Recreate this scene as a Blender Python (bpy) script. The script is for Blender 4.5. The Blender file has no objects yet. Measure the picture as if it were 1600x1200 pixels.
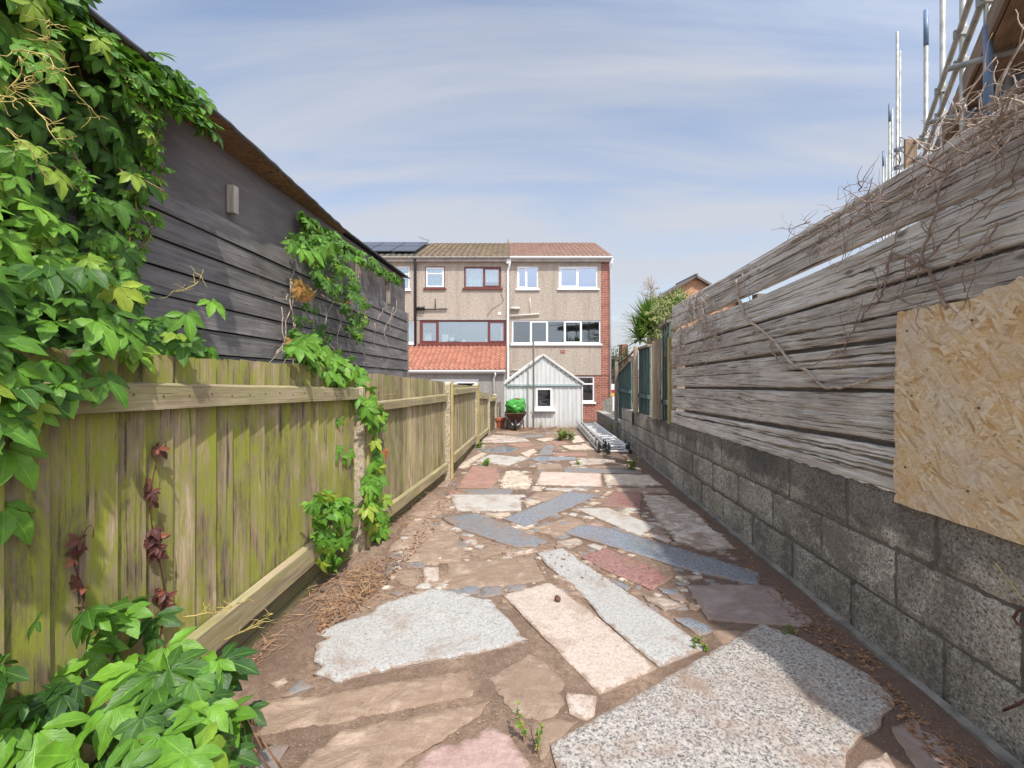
import bpy, math, random
import numpy as np
from mathutils import Vector, Matrix, noise as mnoise
R = math.radians
random.seed(7)
RNG = np.random.default_rng(11)
scene = bpy.context.scene
COL = scene.collection

# ------------------------------------------------------------------ camera
F = 711.0; H = 1.6; HZ = 572.0; GV = 579.0; SL = 0.0549
cam_d = bpy.data.cameras.new("camera"); cam = bpy.data.objects.new("camera", cam_d)
COL.objects.link(cam); scene.camera = cam
cam.location = (0, 0, H); cam.rotation_euler = (R(90), 0, 0)
cam_d.sensor_width = 36; cam_d.lens = 36 * F / 1600.0
cam_d.shift_y = -(600 - HZ) / 1600.0
cam_d.clip_start = 0.05; cam_d.clip_end = 2000

# ------------------------------------------------------------------ light
SUN_EL, SUN_AZ = R(57), R(155)          # azimuth clockwise from +Y
sd = Vector((math.sin(SUN_AZ) * math.cos(SUN_EL), math.cos(SUN_AZ) * math.cos(SUN_EL), math.sin(SUN_EL)))
sl = bpy.data.lights.new("sun", 'SUN'); sun = bpy.data.objects.new("sun", sl); COL.objects.link(sun)
sl.energy = 3.3; sl.angle = R(1.2); sl.color = (1.0, 0.955, 0.89)
sun.rotation_euler = sd.to_track_quat('Z', 'Y').to_euler()
sun.location = sd * 30
w = bpy.data.worlds.new("World"); scene.world = w; w.use_nodes = True
nt = w.node_tree; N = nt.nodes; L = nt.links
for n in list(N): N.remove(n)
out = N.new("ShaderNodeOutputWorld"); bg = N.new("ShaderNodeBackground"); bg2 = N.new("ShaderNodeBackground")
sky = N.new("ShaderNodeTexSky"); sky.sky_type = 'NISHITA'; sky.sun_disc = False
sky.sun_elevation = SUN_EL; sky.sun_rotation = SUN_AZ
sky.air_density = 1.0; sky.dust_density = 1.2; sky.ozone_density = 2.0
tc = N.new("ShaderNodeTexCoord"); sep = N.new("ShaderNodeSeparateXYZ"); L.new(tc.outputs['Generated'], sep.inputs[0])
def wm(op, a, b=None):
    n = N.new("ShaderNodeMath"); n.operation = op
    for i, q in enumerate((a, b)):
        if q is None: continue
        if isinstance(q, (int, float)): n.inputs[i].default_value = q
        else: L.new(q, n.inputs[i])
    return n.outputs[0]
zz = wm('ADD', wm('MAXIMUM', sep.outputs[2], 0.0), 0.22)
cx = wm('DIVIDE', sep.outputs[0], zz); cy = wm('DIVIDE', sep.outputs[1], zz)
comb = N.new("ShaderNodeCombineXYZ"); L.new(wm('ADD', wm('MULTIPLY', cx, 0.34), wm('MULTIPLY', cy, 0.12)), comb.inputs[0]); L.new(wm('MULTIPLY', cy, 1.35), comb.inputs[1])
no = N.new("ShaderNodeTexNoise"); no.inputs['Scale'].default_value = 1.9; no.inputs['Detail'].default_value = 7; no.inputs['Roughness'].default_value = 0.55
no.inputs['Distortion'].default_value = 0.5
L.new(comb.outputs[0], no.inputs['Vector'])
no2 = N.new("ShaderNodeTexNoise"); no2.inputs['Scale'].default_value = 0.55; no2.inputs['Detail'].default_value = 2
L.new(comb.outputs[0], no2.inputs['Vector'])
amt = wm('ADD', wm('MULTIPLY', no.outputs['Fac'], 0.78), wm('MULTIPLY', no2.outputs['Fac'], 0.50))
# more cloud towards the horizon
hz = wm('SUBTRACT', 1.0, wm('MINIMUM', wm('MULTIPLY', wm('MAXIMUM', sep.outputs[2], 0.0), 1.7), 1.0))
amt = wm('ADD', amt, wm('MULTIPLY', hz, 0.19))
# extra cloud brightness toward the sun, unseen behind the camera, added as ambient fill
dt = N.new('ShaderNodeVectorMath'); dt.operation = 'DOT_PRODUCT'; L.new(tc.outputs['Generated'], dt.inputs[0]); dt.inputs[1].default_value = tuple(sd)
fill_glow = wm('MULTIPLY', wm('MAXIMUM', wm('SUBTRACT', dt.outputs['Value'], 0.12), 0.0), 2.0)
rp = N.new("ShaderNodeValToRGB"); rp.color_ramp.elements[0].position = 0.56; rp.color_ramp.elements[1].position = 0.80
rp.color_ramp.elements[0].color = (0.22, 0.22, 0.22, 1); rp.color_ramp.elements[1].color = (0.88, 0.88, 0.88, 1)
L.new(amt, rp.inputs[0])
bg.inputs[1].default_value = 0.15; L.new(sky.outputs[0], bg.inputs[0])
bg2.inputs[0].default_value = (0.71, 0.73, 0.785, 1); L.new(wm('ADD', fill_glow, 0.66), bg2.inputs[1])
mx = N.new("ShaderNodeMixShader"); L.new(rp.outputs[0], mx.inputs[0]); L.new(bg.outputs[0], mx.inputs[1]); L.new(bg2.outputs[0], mx.inputs[2])
L.new(mx.outputs[0], out.inputs[0])
scene.view_settings.view_transform = 'Standard'; scene.view_settings.look = 'None'
scene.view_settings.gamma = 1; scene.view_settings.exposure = 0.5
scene.render.engine = 'CYCLES'

# ------------------------------------------------------------------ projection helpers (reading the photo's layout)
def P(x, y, Y): return Vector(((x - 800) / F * Y, Y, H - (y - HZ) / F * Y))
def depth_at(x, D, slope=SL): return D / ((x - 800) / F - slope)
def PL(x, y, D, slope=SL): return P(x, y, depth_at(x, D, slope))
def G(x, y, dz=0.0):
    Y = F * H / (y - GV); return Vector(((x - 800) / F * Y, Y, -0.00985 * Y + dz))
def gz(Y):
    if Y < 13.4: return -0.00985 * Y
    if Y < 19: return -0.132 + (Y - 13.4) / 5.6 * (-0.54)
    return -0.672

# ------------------------------------------------------------------ materials
class NB:
    def __init__(s, name):
        s.m = bpy.data.materials.new(name); s.m.use_nodes = True
        s.t = s.m.node_tree; s.N = s.t.nodes; s.L = s.t.links
        s.b = s.N['Principled BSDF']; s.out = s.N['Material Output']
        s._tc = None
    def tc(s, k='Object'):
        if s._tc is None: s._tc = s.N.new('ShaderNodeTexCoord')
        return s._tc.outputs[k]
    def inp(s, sock, v):
        if isinstance(v, (int, float)): sock.default_value = v
        elif isinstance(v, tuple): sock.default_value = v if len(v) == 4 or sock.type == 'VECTOR' else (*v, 1)
        else: s.L.new(v, sock)
    def map(s, vec, scale=(1, 1, 1), rot=(0, 0, 0), loc=(0, 0, 0)):
        n = s.N.new('ShaderNodeMapping'); s.L.new(vec, n.inputs[0])
        n.inputs['Scale'].default_value = scale; n.inputs['Rotation'].default_value = rot; n.inputs['Location'].default_value = loc
        return n.outputs[0]
    def noise(s, vec, sc, det=4, ro=0.55, dist=0.0, out='Fac'):
        n = s.N.new('ShaderNodeTexNoise'); s.L.new(vec, n.inputs['Vector'])
        n.inputs['Scale'].default_value = sc; n.inputs['Detail'].default_value = det
        n.inputs['Roughness'].default_value = ro; n.inputs['Distortion'].default_value = dist
        return n.outputs[out]
    def voro(s, vec, sc, feat='F1', out='Distance', rnd=1.0):
        n = s.N.new('ShaderNodeTexVoronoi'); n.feature = feat; s.L.new(vec, n.inputs['Vector'])
        n.inputs['Scale'].default_value = sc; n.inputs['Randomness'].default_value = rnd
        return n.outputs[out]
    def ramp(s, fac, stops, interp='LINEAR'):
        n = s.N.new('ShaderNodeValToRGB'); cr = n.color_ramp; cr.interpolation = interp
        while len(cr.elements) < len(stops): cr.elements.new(0.5)
        for e, (p, c) in zip(cr.elements, stops):
            e.position = p; e.color = (c, c, c, 1) if isinstance(c, (int, float)) else (*c, 1)
        s.L.new(fac, n.inputs[0]); return n.outputs[0]
    def mix(s, f, a, b, mode='MIX'):
        n = s.N.new('ShaderNodeMix'); n.data_type = 'RGBA'; n.blend_type = mode
        s.inp(n.inputs[0], f); s.inp(n.inputs[6], a); s.inp(n.inputs[7], b); return n.outputs[2]
    def math(s, op, a, b=0.0, c=None):
        n = s.N.new('ShaderNodeMath'); n.operation = op
        s.inp(n.inputs[0], a); s.inp(n.inputs[1], b)
        if c is not None: s.inp(n.inputs[2], c)
        return n.outputs[0]
    def attr(s, name, out='Fac'):
        n = s.N.new('ShaderNodeAttribute'); n.attribute_name = name; return n.outputs[out]
    def sep(s, v):
        n = s.N.new('ShaderNodeSeparateXYZ'); s.L.new(v, n.inputs[0]); return n.outputs
    def bump(s, h, st=0.5, d=0.01, nrm=None):
        n = s.N.new('ShaderNodeBump'); n.inputs['Strength'].default_value = st; n.inputs['Distance'].default_value = d
        s.L.new(h, n.inputs['Height'])
        if nrm is not None: s.L.new(nrm, n.inputs['Normal'])
        return n.outputs[0]
    def fin(s, col, rough=0.8, bump=None, metal=0.0, spec=None):
        s.inp(s.b.inputs['Base Color'], col); s.inp(s.b.inputs['Roughness'], rough); s.inp(s.b.inputs['Metallic'], metal)
        if spec is not None: s.b.inputs['Specular IOR Level'].default_value = spec
        if bump is not None: s.L.new(bump, s.b.inputs['Normal'])
        return s.m

def m_plain(name, col, rough=0.6, var=0.15, sc=6.0, metal=0.0, bump=0.0):
    b = NB(name); v = b.tc(); n = b.noise(v, sc, 5, 0.6)
    dk = tuple(c * (1 - var) for c in col); lt = tuple(min(1, c * (1 + var)) for c in col)
    c = b.ramp(n, [(0.3, dk), (0.7, lt)])
    bp = b.bump(b.noise(v, sc * 12, 4), 0.4, bump) if bump else None
    return b.fin(c, rough, bp, metal)

def m_granite(name, base, dark, sc=140, dust=0.25, rough=0.6, tint=None, darkpos=0.42):
    b = NB(name); v = b.tc()
    a = b.noise(v, sc, 3, 0.7); a2 = b.noise(b.map(v, loc=(7, 3, 1)), sc * 0.45, 3, 0.65)
    f = b.math('ADD', b.math('MULTIPLY', a, 0.6), b.math('MULTIPLY', a2, 0.4))
    mid = tuple((p + q) / 2 for p, q in zip(base, dark))
    c = b.ramp(f, [(darkpos - 0.05, dark), (darkpos + 0.03, mid), (0.50, base), (0.62, tuple(min(1, q * 1.18) for q in base))])
    if tint: c = b.mix(b.ramp(b.noise(b.map(v, loc=(2, 9, 4)), sc * 0.6, 2), [(0.5, 0.0), (0.6, 0.75)]), c, tint)
    c = b.mix(b.math('MULTIPLY', b.ramp(b.noise(v, 5, 5, 0.6), [(0.3, 0.0), (0.75, 1.0)]), 0.35), c, tuple(q * 0.72 for q in base))
    dn = b.ramp(b.noise(b.map(v, loc=(5, 5, 0)), 3.2, 9, 0.68, 0.4), [(0.62 - dust * 0.6, 0.0), (0.80 - dust * 0.45, 1.0)])
    ed = b.math('ADD', b.attr('edge'), b.math('MULTIPLY', b.math('SUBTRACT', b.noise(b.map(v, loc=(1, 5, 8)), 16, 6, 0.7), 0.5), 0.16)); dn = b.math('MAXIMUM', dn, b.ramp(ed, [(0.0, 0.95), (0.022, 0.0)]))
    c = b.mix(b.math('MULTIPLY', dn, 0.85), c, (0.25, 0.168, 0.115))
    rg = b.math('ADD', b.math('MULTIPLY', dn, 0.35), rough)
    return b.fin(c, rg, b.bump(f, 0.35 if rough > 0.3 else 0.06, 0.003))

def m_stone(name, c1, c2, dust=0.5, rough=0.75, riven=0.015):
    b = NB(name); v = b.tc()
    w1 = b.noise(v, 2.6, 8, 0.62, 1.4); w2 = b.noise(b.map(v, scale=(1, 3.0, 1)), 7, 9, 0.7, 0.8)
    f = b.math('ADD', b.math('MULTIPLY', w1, 0.55), b.math('MULTIPLY', w2, 0.45))
    c = b.ramp(f, [(0.34, tuple(q * 0.72 for q in c1)), (0.45, c1), (0.56, c2), (0.70, tuple(min(1, q * 1.2) for q in c2))])
    fine = b.noise(v, 160, 3, 0.7)
    c = b.mix(0.35, c, b.ramp(fine, [(0.3, 0.25), (0.7, 0.75)]), 'OVERLAY')
    dn = b.ramp(b.noise(b.map(v, loc=(15, 5, 0)), 4.5, 10, 0.72, 0.3), [(0.68 - dust * 0.55, 0.0), (0.78 - dust * 0.35, 1.0)])
    ed = b.math('ADD', b.attr('edge'), b.math('MULTIPLY', b.math('SUBTRACT', b.noise(b.map(v, loc=(1, 5, 8)), 14, 6, 0.7), 0.5), 0.22)); dn = b.math('MAXIMUM', dn, b.ramp(ed, [(0.0, 1.0), (0.035, 0.0)]))
    c = b.mix(b.math('MULTIPLY', dn, 0.82), c, (0.245, 0.165, 0.113))
    h = b.ramp(w1, [(0.3, 0.0), (0.42, 0.35), (0.47, 0.4), (0.52, 0.7), (0.7, 1.0)])
    bp = b.bump(b.math('ADD', h, b.math('MULTIPLY', w2, 0.5)), 0.7, riven)
    return b.fin(c, rough, b.bump(fine, 0.3, 0.002, bp))

def m_wood(name, cols, rough=0.85, green=None, gr=0.4, grain=26, bump=0.004, knots=True, rndv=0.3, dark=0.45, checks=0.5, dist=0.6, lo=0.33, hi=0.63, brown=None):
    """cols light..dark; uses the UV map: u along the grain in metres, v across"""
    b = NB(name); uv = b.tc('UV')
    g1 = b.noise(b.map(uv, scale=(2.0, grain * 2.2, 1)), 1.0, 9, 0.74, dist)
    g2 = b.noise(b.map(uv, scale=(4, grain * 8, 1)), 1.0, 5, 0.7, 0.2)
    st = b.noise(b.map(uv, scale=(1.2, 3.5, 1), loc=(3, 8, 0)), 1.6, 6, 0.6, 0.5)
    f = b.math('ADD', b.math('MULTIPLY', g1, 0.6), b.math('MULTIPLY', g2, 0.4))
    k = len(cols)
    c = b.ramp(f, [(lo + (hi - lo) * i / (k - 1), cc) for i, cc in enumerate(cols)])
    if brown:
        bn = b.noise(b.map(uv, scale=(0.9, 16, 1), loc=(5, 1, 0)), 1.5, 6, 0.65, 0.3); c = b.mix(b.ramp(bn, [(0.55, 0.0), (0.68, 0.75)]), c, brown)
    c = b.mix(b.math('MULTIPLY', b.ramp(st, [(0.38, 1.0), (0.62, 0.0)]), dark), c, tuple(q * 0.45 for q in cols[0]))
    rn = b.attr('rnd')
    c = b.mix(rndv, c, b.ramp(rn, [(0.0, 0.22), (1.0, 0.78)]), 'OVERLAY')
    if knots:
        kd = b.voro(b.map(uv, scale=(2.2, 5.5, 1)), 1.0)
        c = b.mix(b.ramp(kd, [(0.05, 0.75), (0.12, 0.0)]), c, tuple(q * 0.35 for q in cols[0]))
    ck = b.noise(b.map(uv, scale=(1.7, grain * 3.2, 1), loc=(11, 4, 0)), 1.0, 3, 0.5, 0.4)
    c = b.mix(b.ramp(ck, [(0.35, checks), (0.40, 0.0)]), c, tuple(q * 0.28 for q in cols[0]))
    if green:
        gn = b.noise(b.map(uv, scale=(1.5, 8, 1), loc=(1, 2, 0)), 1.5, 10, 0.78, 0.3)
        c = b.mix(b.math('MULTIPLY', b.ramp(gn, [(0.43, 0.0), (0.58, 1.0)]), gr), c, green)
    h = b.math('ADD', f, b.math('MULTIPLY', g2, 0.4))
    return b.fin(c, rough, b.bump(h, 0.8, bump))

def m_block():
    b = NB('concrete_block'); v = b.tc()
    big = b.noise(v, 1.7, 7, 0.65, 0.5); fine = b.noise(v, 75, 4, 0.75); pit = b.voro(v, 62); pit2 = b.noise(b.map(v, loc=(4, 4, 4)), 26, 7, 0.8)
    c = b.ramp(fine, [(0.36, (0.08, 0.065, 0.05)), (0.45, (0.37, 0.335, 0.28)), (0.58, (0.58, 0.54, 0.465)), (0.68, (0.84, 0.80, 0.73))])
    c = b.mix(b.ramp(b.voro(b.map(v, loc=(3, 3, 3)), 34), [(0.16, 0.85), (0.24, 0.0)]), c, (0.05, 0.04, 0.035))
    st = b.math('ADD', b.math('MULTIPLY', big, 0.55), b.math('MULTIPLY', pit2, 0.45))
    c = b.mix(b.ramp(b.noise(b.map(v, loc=(1, 8, 2)), 4, 8, 0.75), [(0.44, 0.0), (0.64, 0.4)]), c, (0.33, 0.27, 0.19))
    c = b.mix(b.math('MULTIPLY', b.ramp(st, [(0.43, 0.0), (0.56, 1.0)]), 0.78), c, (0.115, 0.10, 0.082))
    zc = b.sep(v)[2]
    topd = b.ramp(b.math('ADD', zc, b.math('MULTIPLY', big, 0.5)), [(0.95, 0.0), (1.2, 0.5)])
    c = b.mix(topd, c, (0.06, 0.052, 0.045))
    c = b.mix(0.5, c, b.ramp(b.attr('rnd'), [(0.0, 0.35), (1.0, 0.68)]), 'OVERLAY')
    lich = b.ramp(b.noise(b.map(v, loc=(9, 1, 4)), 11, 6, 0.7), [(0.63, 0.0), (0.70, 0.6)])
    c = b.mix(lich, c, (0.36, 0.34, 0.26))
    hh = b.math('ADD', b.math('MULTIPLY', fine, 1.0), b.math('MULTIPLY', b.ramp(pit, [(0.1, 0.0), (0.4, 1.0)]), 0.6))
    return b.fin(c, 0.95, b.bump(hh, 1.0, 0.007))

def m_dirt():
    b = NB('soil'); v = b.tc()
    n1 = b.noise(v, 1.3, 8, 0.6, 0.4); n2 = b.noise(v, 24, 6, 0.7); n3 = b.noise(v, 130, 3, 0.7)
    c = b.ramp(n2, [(0.30, (0.14, 0.088, 0.058)), (0.5, (0.255, 0.172, 0.118)), (0.72, (0.37, 0.265, 0.19))])
    c = b.mix(b.ramp(n1, [(0.42, 0.0), (0.58, 0.72)]), c, (0.13, 0.082, 0.056))
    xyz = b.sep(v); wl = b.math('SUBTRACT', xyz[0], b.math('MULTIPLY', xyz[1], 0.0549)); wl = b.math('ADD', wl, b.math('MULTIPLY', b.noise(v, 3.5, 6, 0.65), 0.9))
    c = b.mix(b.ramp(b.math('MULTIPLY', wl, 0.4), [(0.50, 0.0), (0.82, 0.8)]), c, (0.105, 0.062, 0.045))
    c = b.mix(0.5, c, b.ramp(n3, [(0.3, 0.22), (0.7, 0.78)]), 'OVERLAY')
    c = b.mix(b.ramp(b.noise(v, 60, 3, 0.8), [(0.60, 0.0), (0.70, 0.5)]), c, (0.10, 0.065, 0.045))
    pb = b.voro(v, 55); c = b.mix(b.ramp(pb, [(0.10, 0.8), (0.15, 0.0)]), c, (0.42, 0.36, 0.30))
    rg = b.ramp(n1, [(0.46, 0.9), (0.62, 0.6)])
    return b.fin(c, rg, b.bump(b.math('ADD', n2, b.math('MULTIPLY', n3, 0.5)), 0.8, 0.012))

def m_osb(name, cols, sc=1.0):
    b = NB(name); uv = b.tc('UV')
    lay = None
    f = None
    for i, rot in enumerate((0.3, 1.0, -0.45, 2.3, -1.1)):
        w = b.noise(uv, 9, 2, 0.5, 0, 'Color')
        mp = b.map(b.map(b.mix(0.012, uv, b.noise(uv, 14, 2, 0.5, 0, 'Color'), 'ADD'), rot=(0, 0, rot)), scale=(11 * sc, 52 * sc, 1), loc=(i * 3.3, i * 7.1, 0))
        vo = b.N.new('ShaderNodeTexVoronoi'); b.L.new(mp, vo.inputs['Vector']); vo.inputs['Scale'].default_value = 1.0
        cc = b.sep(vo.outputs['Color'])
        if f is None: f = cc[0]; ed = vo.outputs['Distance']
        else:
            th_ = i / (i + 1.0); sel = b.ramp(cc[1], [(th_, 0.0), (th_ + 0.01, 1.0)])
            f = b.mix(sel, f, cc[0]); ed = b.mix(sel, ed, vo.outputs['Distance'])
    k = len(cols)
    c = b.ramp(f, [(i / (k - 1), cc) for i, cc in enumerate(cols)])
    c = b.mix(b.ramp(ed, [(0.5, 0.0), (0.9, 0.35)]), c, tuple(q * 0.45 for q in cols[0]))
    gr = b.noise(b.map(uv, scale=(20, 120, 1), rot=(0, 0, 0.6)), 1.0, 4, 0.6)
    c = b.mix(0.3, c, b.ramp(gr, [(0.3, 0.2), (0.7, 0.8)]), 'OVERLAY')
    wd = b.noise(uv, 2.6, 7, 0.65, 0.3)
    c = b.mix(b.ramp(b.noise(uv, 3.5, 6, 0.7, 0.5), [(0.5, 0.0), (0.68, 0.55)]), c, (0.62, 0.36, 0.14) if cols[0][0] > 0.3 else (0.2, 0.1, 0.04))
    c = b.mix(b.ramp(wd, [(0.46, 0.0), (0.64, 0.6)]), c, (0.60, 0.51, 0.41) if cols[0][0] > 0.3 else (0.2, 0.13, 0.07))
    hh = b.math('ADD', f, b.math('MULTIPLY', gr, 0.4))
    return b.fin(c, 0.8, b.bump(hh, 0.7, 0.004))

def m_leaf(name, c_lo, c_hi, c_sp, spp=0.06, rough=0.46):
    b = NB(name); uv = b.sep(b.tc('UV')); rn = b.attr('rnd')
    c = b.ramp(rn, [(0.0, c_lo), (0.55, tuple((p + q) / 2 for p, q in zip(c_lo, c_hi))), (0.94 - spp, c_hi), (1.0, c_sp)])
    s_ = b.math('ABSOLUTE', uv[0]); vein = b.math('FRACT', b.math('SUBTRACT', b.math('MULTIPLY', uv[1], 7.0), b.math('MULTIPLY', s_, 2.6)))
    vl = b.ramp(vein, [(0.0, 1.0), (0.10, 0.0), (0.90, 0.0), (1.0, 1.0)])
    mr = b.ramp(s_, [(0.03, 1.0), (0.09, 0.0)])
    vv = b.math('MAXIMUM', b.math('MULTIPLY', vl, 0.5), mr)
    c = b.mix(b.math('MULTIPLY', vv, 0.45), c, tuple(min(1, q * 1.7 + 0.03) for q in c_hi))
    sp = b.noise(b.tc('Object'), 48, 3, 0.6); c = b.mix(b.math('MULTIPLY', b.ramp(sp, [(0.68, 0.0), (0.71, 0.8)]), b.ramp(rn, [(0.5, 0.0), (0.7, 1.0)])), c, (0.16, 0.09, 0.03))
    nz = b.noise(b.tc('Object'), 22, 4); c = b.mix(0.55, c, b.ramp(nz, [(0.3, 0.3), (0.7, 0.7)]), 'OVERLAY')
    bp = b.bump(b.math('SUBTRACT', b.math('MULTIPLY', b.noise(b.tc('Object'), 60, 2), 0.4), vv), 0.5, 0.004)
    b.fin(c, rough, bp)
    tr = b.N.new('ShaderNodeBsdfTranslucent'); b.L.new(b.mix(0.5, c, (0.16, 0.34, 0.02), 'MIX'), tr.inputs[0])
    ms = b.N.new('ShaderNodeMixShader'); ms.inputs[0].default_value = 0.20; b.b.inputs['Specular IOR Level'].default_value = 0.38
    b.L.new(b.b.outputs[0], ms.inputs[1]); b.L.new(tr.outputs[0], ms.inputs[2]); b.L.new(ms.outputs[0], b.out.inputs[0])
    return b.m

def m_glass(name, tint=(0.5, 0.56, 0.6), f=0.42):
    b = NB(name)
    gl = b.N.new('ShaderNodeBsdfGlossy'); gl.inputs['Roughness'].default_value = 0.03; gl.inputs[0].default_value = (0.85, 0.92, 1.0, 1)
    b.L.new(b.bump(b.noise(b.tc(), 1.5, 2), 0.15, 0.01), gl.inputs['Normal'])
    tp = b.N.new('ShaderNodeBsdfTransparent'); tp.inputs[0].default_value = (*tint, 1)
    ms = b.N.new('ShaderNodeMixShader'); ms.inputs[0].default_value = f
    b.L.new(tp.outputs[0], ms.inputs[1]); b.L.new(gl.outputs[0], ms.inputs[2]); b.L.new(ms.outputs[0], b.out.inputs[0])
    return b.m

def m_brick(name, c1, c2, mortar, sc=1.0):
    b = NB(name); v = b.tc('UV')
    n = b.N.new('ShaderNodeTexBrick'); b.L.new(v, n.inputs['Vector'])
    n.inputs['Color1'].default_value = (*c1, 1); n.inputs['Color2'].default_value = (*c2, 1); n.inputs['Mortar'].default_value = (*mortar, 1)
    n.inputs['Scale'].default_value = 1.0; n.inputs['Brick Width'].default_value = 0.225 * sc; n.inputs['Row Height'].default_value = 0.075 * sc
    n.inputs['Mortar Size'].default_value = 0.009 * sc; n.inputs['Mortar Smooth'].default_value = 0.2
    c = b.mix(0.55, n.outputs['Color'], b.ramp(b.noise(v, 3, 8, 0.7), [(0.3, 0.2), (0.7, 0.8)]), 'OVERLAY')
    return b.fin(c, 0.85, b.bump(b.math('SUBTRACT', 1.0, n.outputs['Fac']), 0.6, 0.006))

def m_dash(name, c1, c2):
    b = NB(name); v = b.tc()
    f1 = b.noise(v, 19, 5, 0.85); st = b.noise(b.map(v, scale=(2.6, 2.6, 0.35)), 1.1, 8, 0.68, 0.3)
    c = b.ramp(f1, [(0.36, tuple(q * 0.55 for q in c1)), (0.5, c1), (0.63, c2)])
    c = b.mix(b.ramp(st, [(0.46, 0.0), (0.66, 0.42)]), c, tuple(q * 0.52 for q in c1))
    return b.fin(c, 0.95, b.bump(f1, 0.7, 0.012))

def m_tile(name, c1, c2, moss=None, mossf=0.5):
    b = NB(name); v = b.tc()
    c = b.ramp(b.attr('rnd'), [(0.0, c1), (1.0, c2)])
    c = b.mix(0.4, c, b.ramp(b.noise(v, 9, 5, 0.7), [(0.3, 0.25), (0.7, 0.75)]), 'OVERLAY')
    if moss: c = b.mix(b.math('MULTIPLY', b.ramp(b.noise(v, 5, 8, 0.75), [(0.42, 0.0), (0.6, 1.0)]), mossf), c, moss)
    return b.fin(c, 0.85)

MT = {}
def mats():
    M = MT
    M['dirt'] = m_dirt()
    M['white_granite'] = m_granite('white_granite', (0.44, 0.425, 0.40), (0.13, 0.13, 0.135), 120, 0.16, darkpos=0.40)
    M['pale_granite'] = m_granite('pale_granite', (0.50, 0.47, 0.42), (0.25, 0.23, 0.21), 150, 0.22, darkpos=0.38)
    M['pink_granite'] = m_granite('pink_granite', (0.52, 0.42, 0.35), (0.16, 0.13, 0.12), 100, 0.18, tint=(0.58, 0.51, 0.45), darkpos=0.37)
    M['grey_granite'] = m_granite('grey_granite', (0.37, 0.335, 0.30), (0.04, 0.048, 0.060), 115, 0.2, rough=0.42, tint=(0.58, 0.53, 0.47), darkpos=0.455)
    M['blue_granite'] = m_granite('blue_granite', (0.245, 0.265, 0.295), (0.09, 0.10, 0.12), 130, 0.12, rough=0.16, darkpos=0.46)
    M['grey_slate'] = m_granite('grey_slate', (0.22, 0.225, 0.235), (0.12, 0.12, 0.13), 60, 0.26, rough=0.28, darkpos=0.42)
    M['red_granite'] = m_granite('red_granite', (0.35, 0.17, 0.145), (0.10, 0.055, 0.05), 75, 0.2, rough=0.2, darkpos=0.45)
    M['sand'] = m_stone('dusty_sandstone', (0.30, 0.21, 0.15), (0.44, 0.325, 0.24), 0.5)
    M['sand_dusty'] = m_stone('buried_sandstone', (0.32, 0.23, 0.165), (0.54, 0.45, 0.36), 0.8)
    M['cream'] = m_stone('cream_sandstone', (0.46, 0.37, 0.28), (0.66, 0.56, 0.45), 0.22, riven=0.02)
    M['pinkcream'] = m_stone('pink_cream_sandstone', (0.50, 0.38, 0.31), (0.60, 0.49, 0.41), 0.12, riven=0.006)
    M['rough_white'] = m_stone('flaking_pale_sandstone', (0.40, 0.31, 0.25), (0.66, 0.59, 0.52), 0.42, riven=0.035)
    M['red_stone'] = m_stone('red_sandstone', (0.30, 0.165, 0.125), (0.37, 0.215, 0.165), 0.15, riven=0.006)
    M['mauve'] = m_stone('mauve_sandstone', (0.24, 0.18, 0.16), (0.33, 0.26, 0.235), 0.3, riven=0.008, rough=0.5)
    M['plum'] = m_stone('pink_plum_sandstone', (0.36, 0.235, 0.21), (0.47, 0.34, 0.30), 0.25, riven=0.01)
    M['block'] = m_block()
    M['mortar'] = m_plain('mortar', (0.12, 0.11, 0.09), 0.95, 0.4, 14, bump=0.006)
    M['footing'] = m_plain('concrete_footing', (0.20, 0.185, 0.16), 0.95, 0.45, 10, bump=0.006)
    M['plank'] = m_wood('weathered_plank', [(0.25, 0.19, 0.15), (0.55, 0.485, 0.42), (0.73, 0.675, 0.615), (0.86, 0.825, 0.77)], grain=30, bump=0.008, rndv=0.3, dark=0.35, checks=0.95, dist=0.22, lo=0.38, hi=0.60, brown=(0.27, 0.175, 0.12))
    M['fence'] = m_wood('mossy_fence_board', [(0.12, 0.08, 0.045), (0.32, 0.24, 0.145), (0.46, 0.37, 0.245)], green=(0.245, 0.26, 0.03), gr=1.0, grain=18, knots=True, rndv=0.55, dark=0.7, checks=0.8)
    M['fence_far'] = m_wood('brown_fence_board', [(0.20, 0.135, 0.08), (0.36, 0.27, 0.175), (0.48, 0.38, 0.265)], green=(0.25, 0.28, 0.05), gr=0.45, grain=18, knots=False, rndv=0.6, dark=0.65, checks=0.8)
    M['rail'] = m_wood('fence_rail', [(0.22, 0.15, 0.085), (0.40, 0.31, 0.19), (0.52, 0.43, 0.29)], green=(0.25, 0.28, 0.06), gr=0.45, grain=24)
    M['gravel'] = m_wood('gravel_board', [(0.10, 0.075, 0.045), (0.20, 0.16, 0.10), (0.27, 0.22, 0.14)], green=(0.12, 0.15, 0.03), gr=0.6)
    M['strip'] = m_wood('yellow_timber', [(0.30, 0.20, 0.09), (0.50, 0.37, 0.18), (0.58, 0.45, 0.24)], green=(0.34, 0.36, 0.05), gr=0.5)
    M['clad'] = m_wood('charcoal_cladding', [(0.095, 0.084, 0.078), (0.205, 0.185, 0.172), (0.33, 0.30, 0.28)], grain=20, rndv=0.3, rough=0.7, dark=0.5)
    M['cladtop'] = m_wood('charcoal_panel', [(0.125, 0.104, 0.098), (0.155, 0.132, 0.125), (0.19, 0.165, 0.156)], grain=1.5, knots=False, rndv=0.0, dark=0.3, checks=0.0, bump=0.0015)
    M['felt'] = m_plain('roofing_felt', (0.07, 0.068, 0.07), 0.9, 0.4, 14, bump=0.004)
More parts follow.
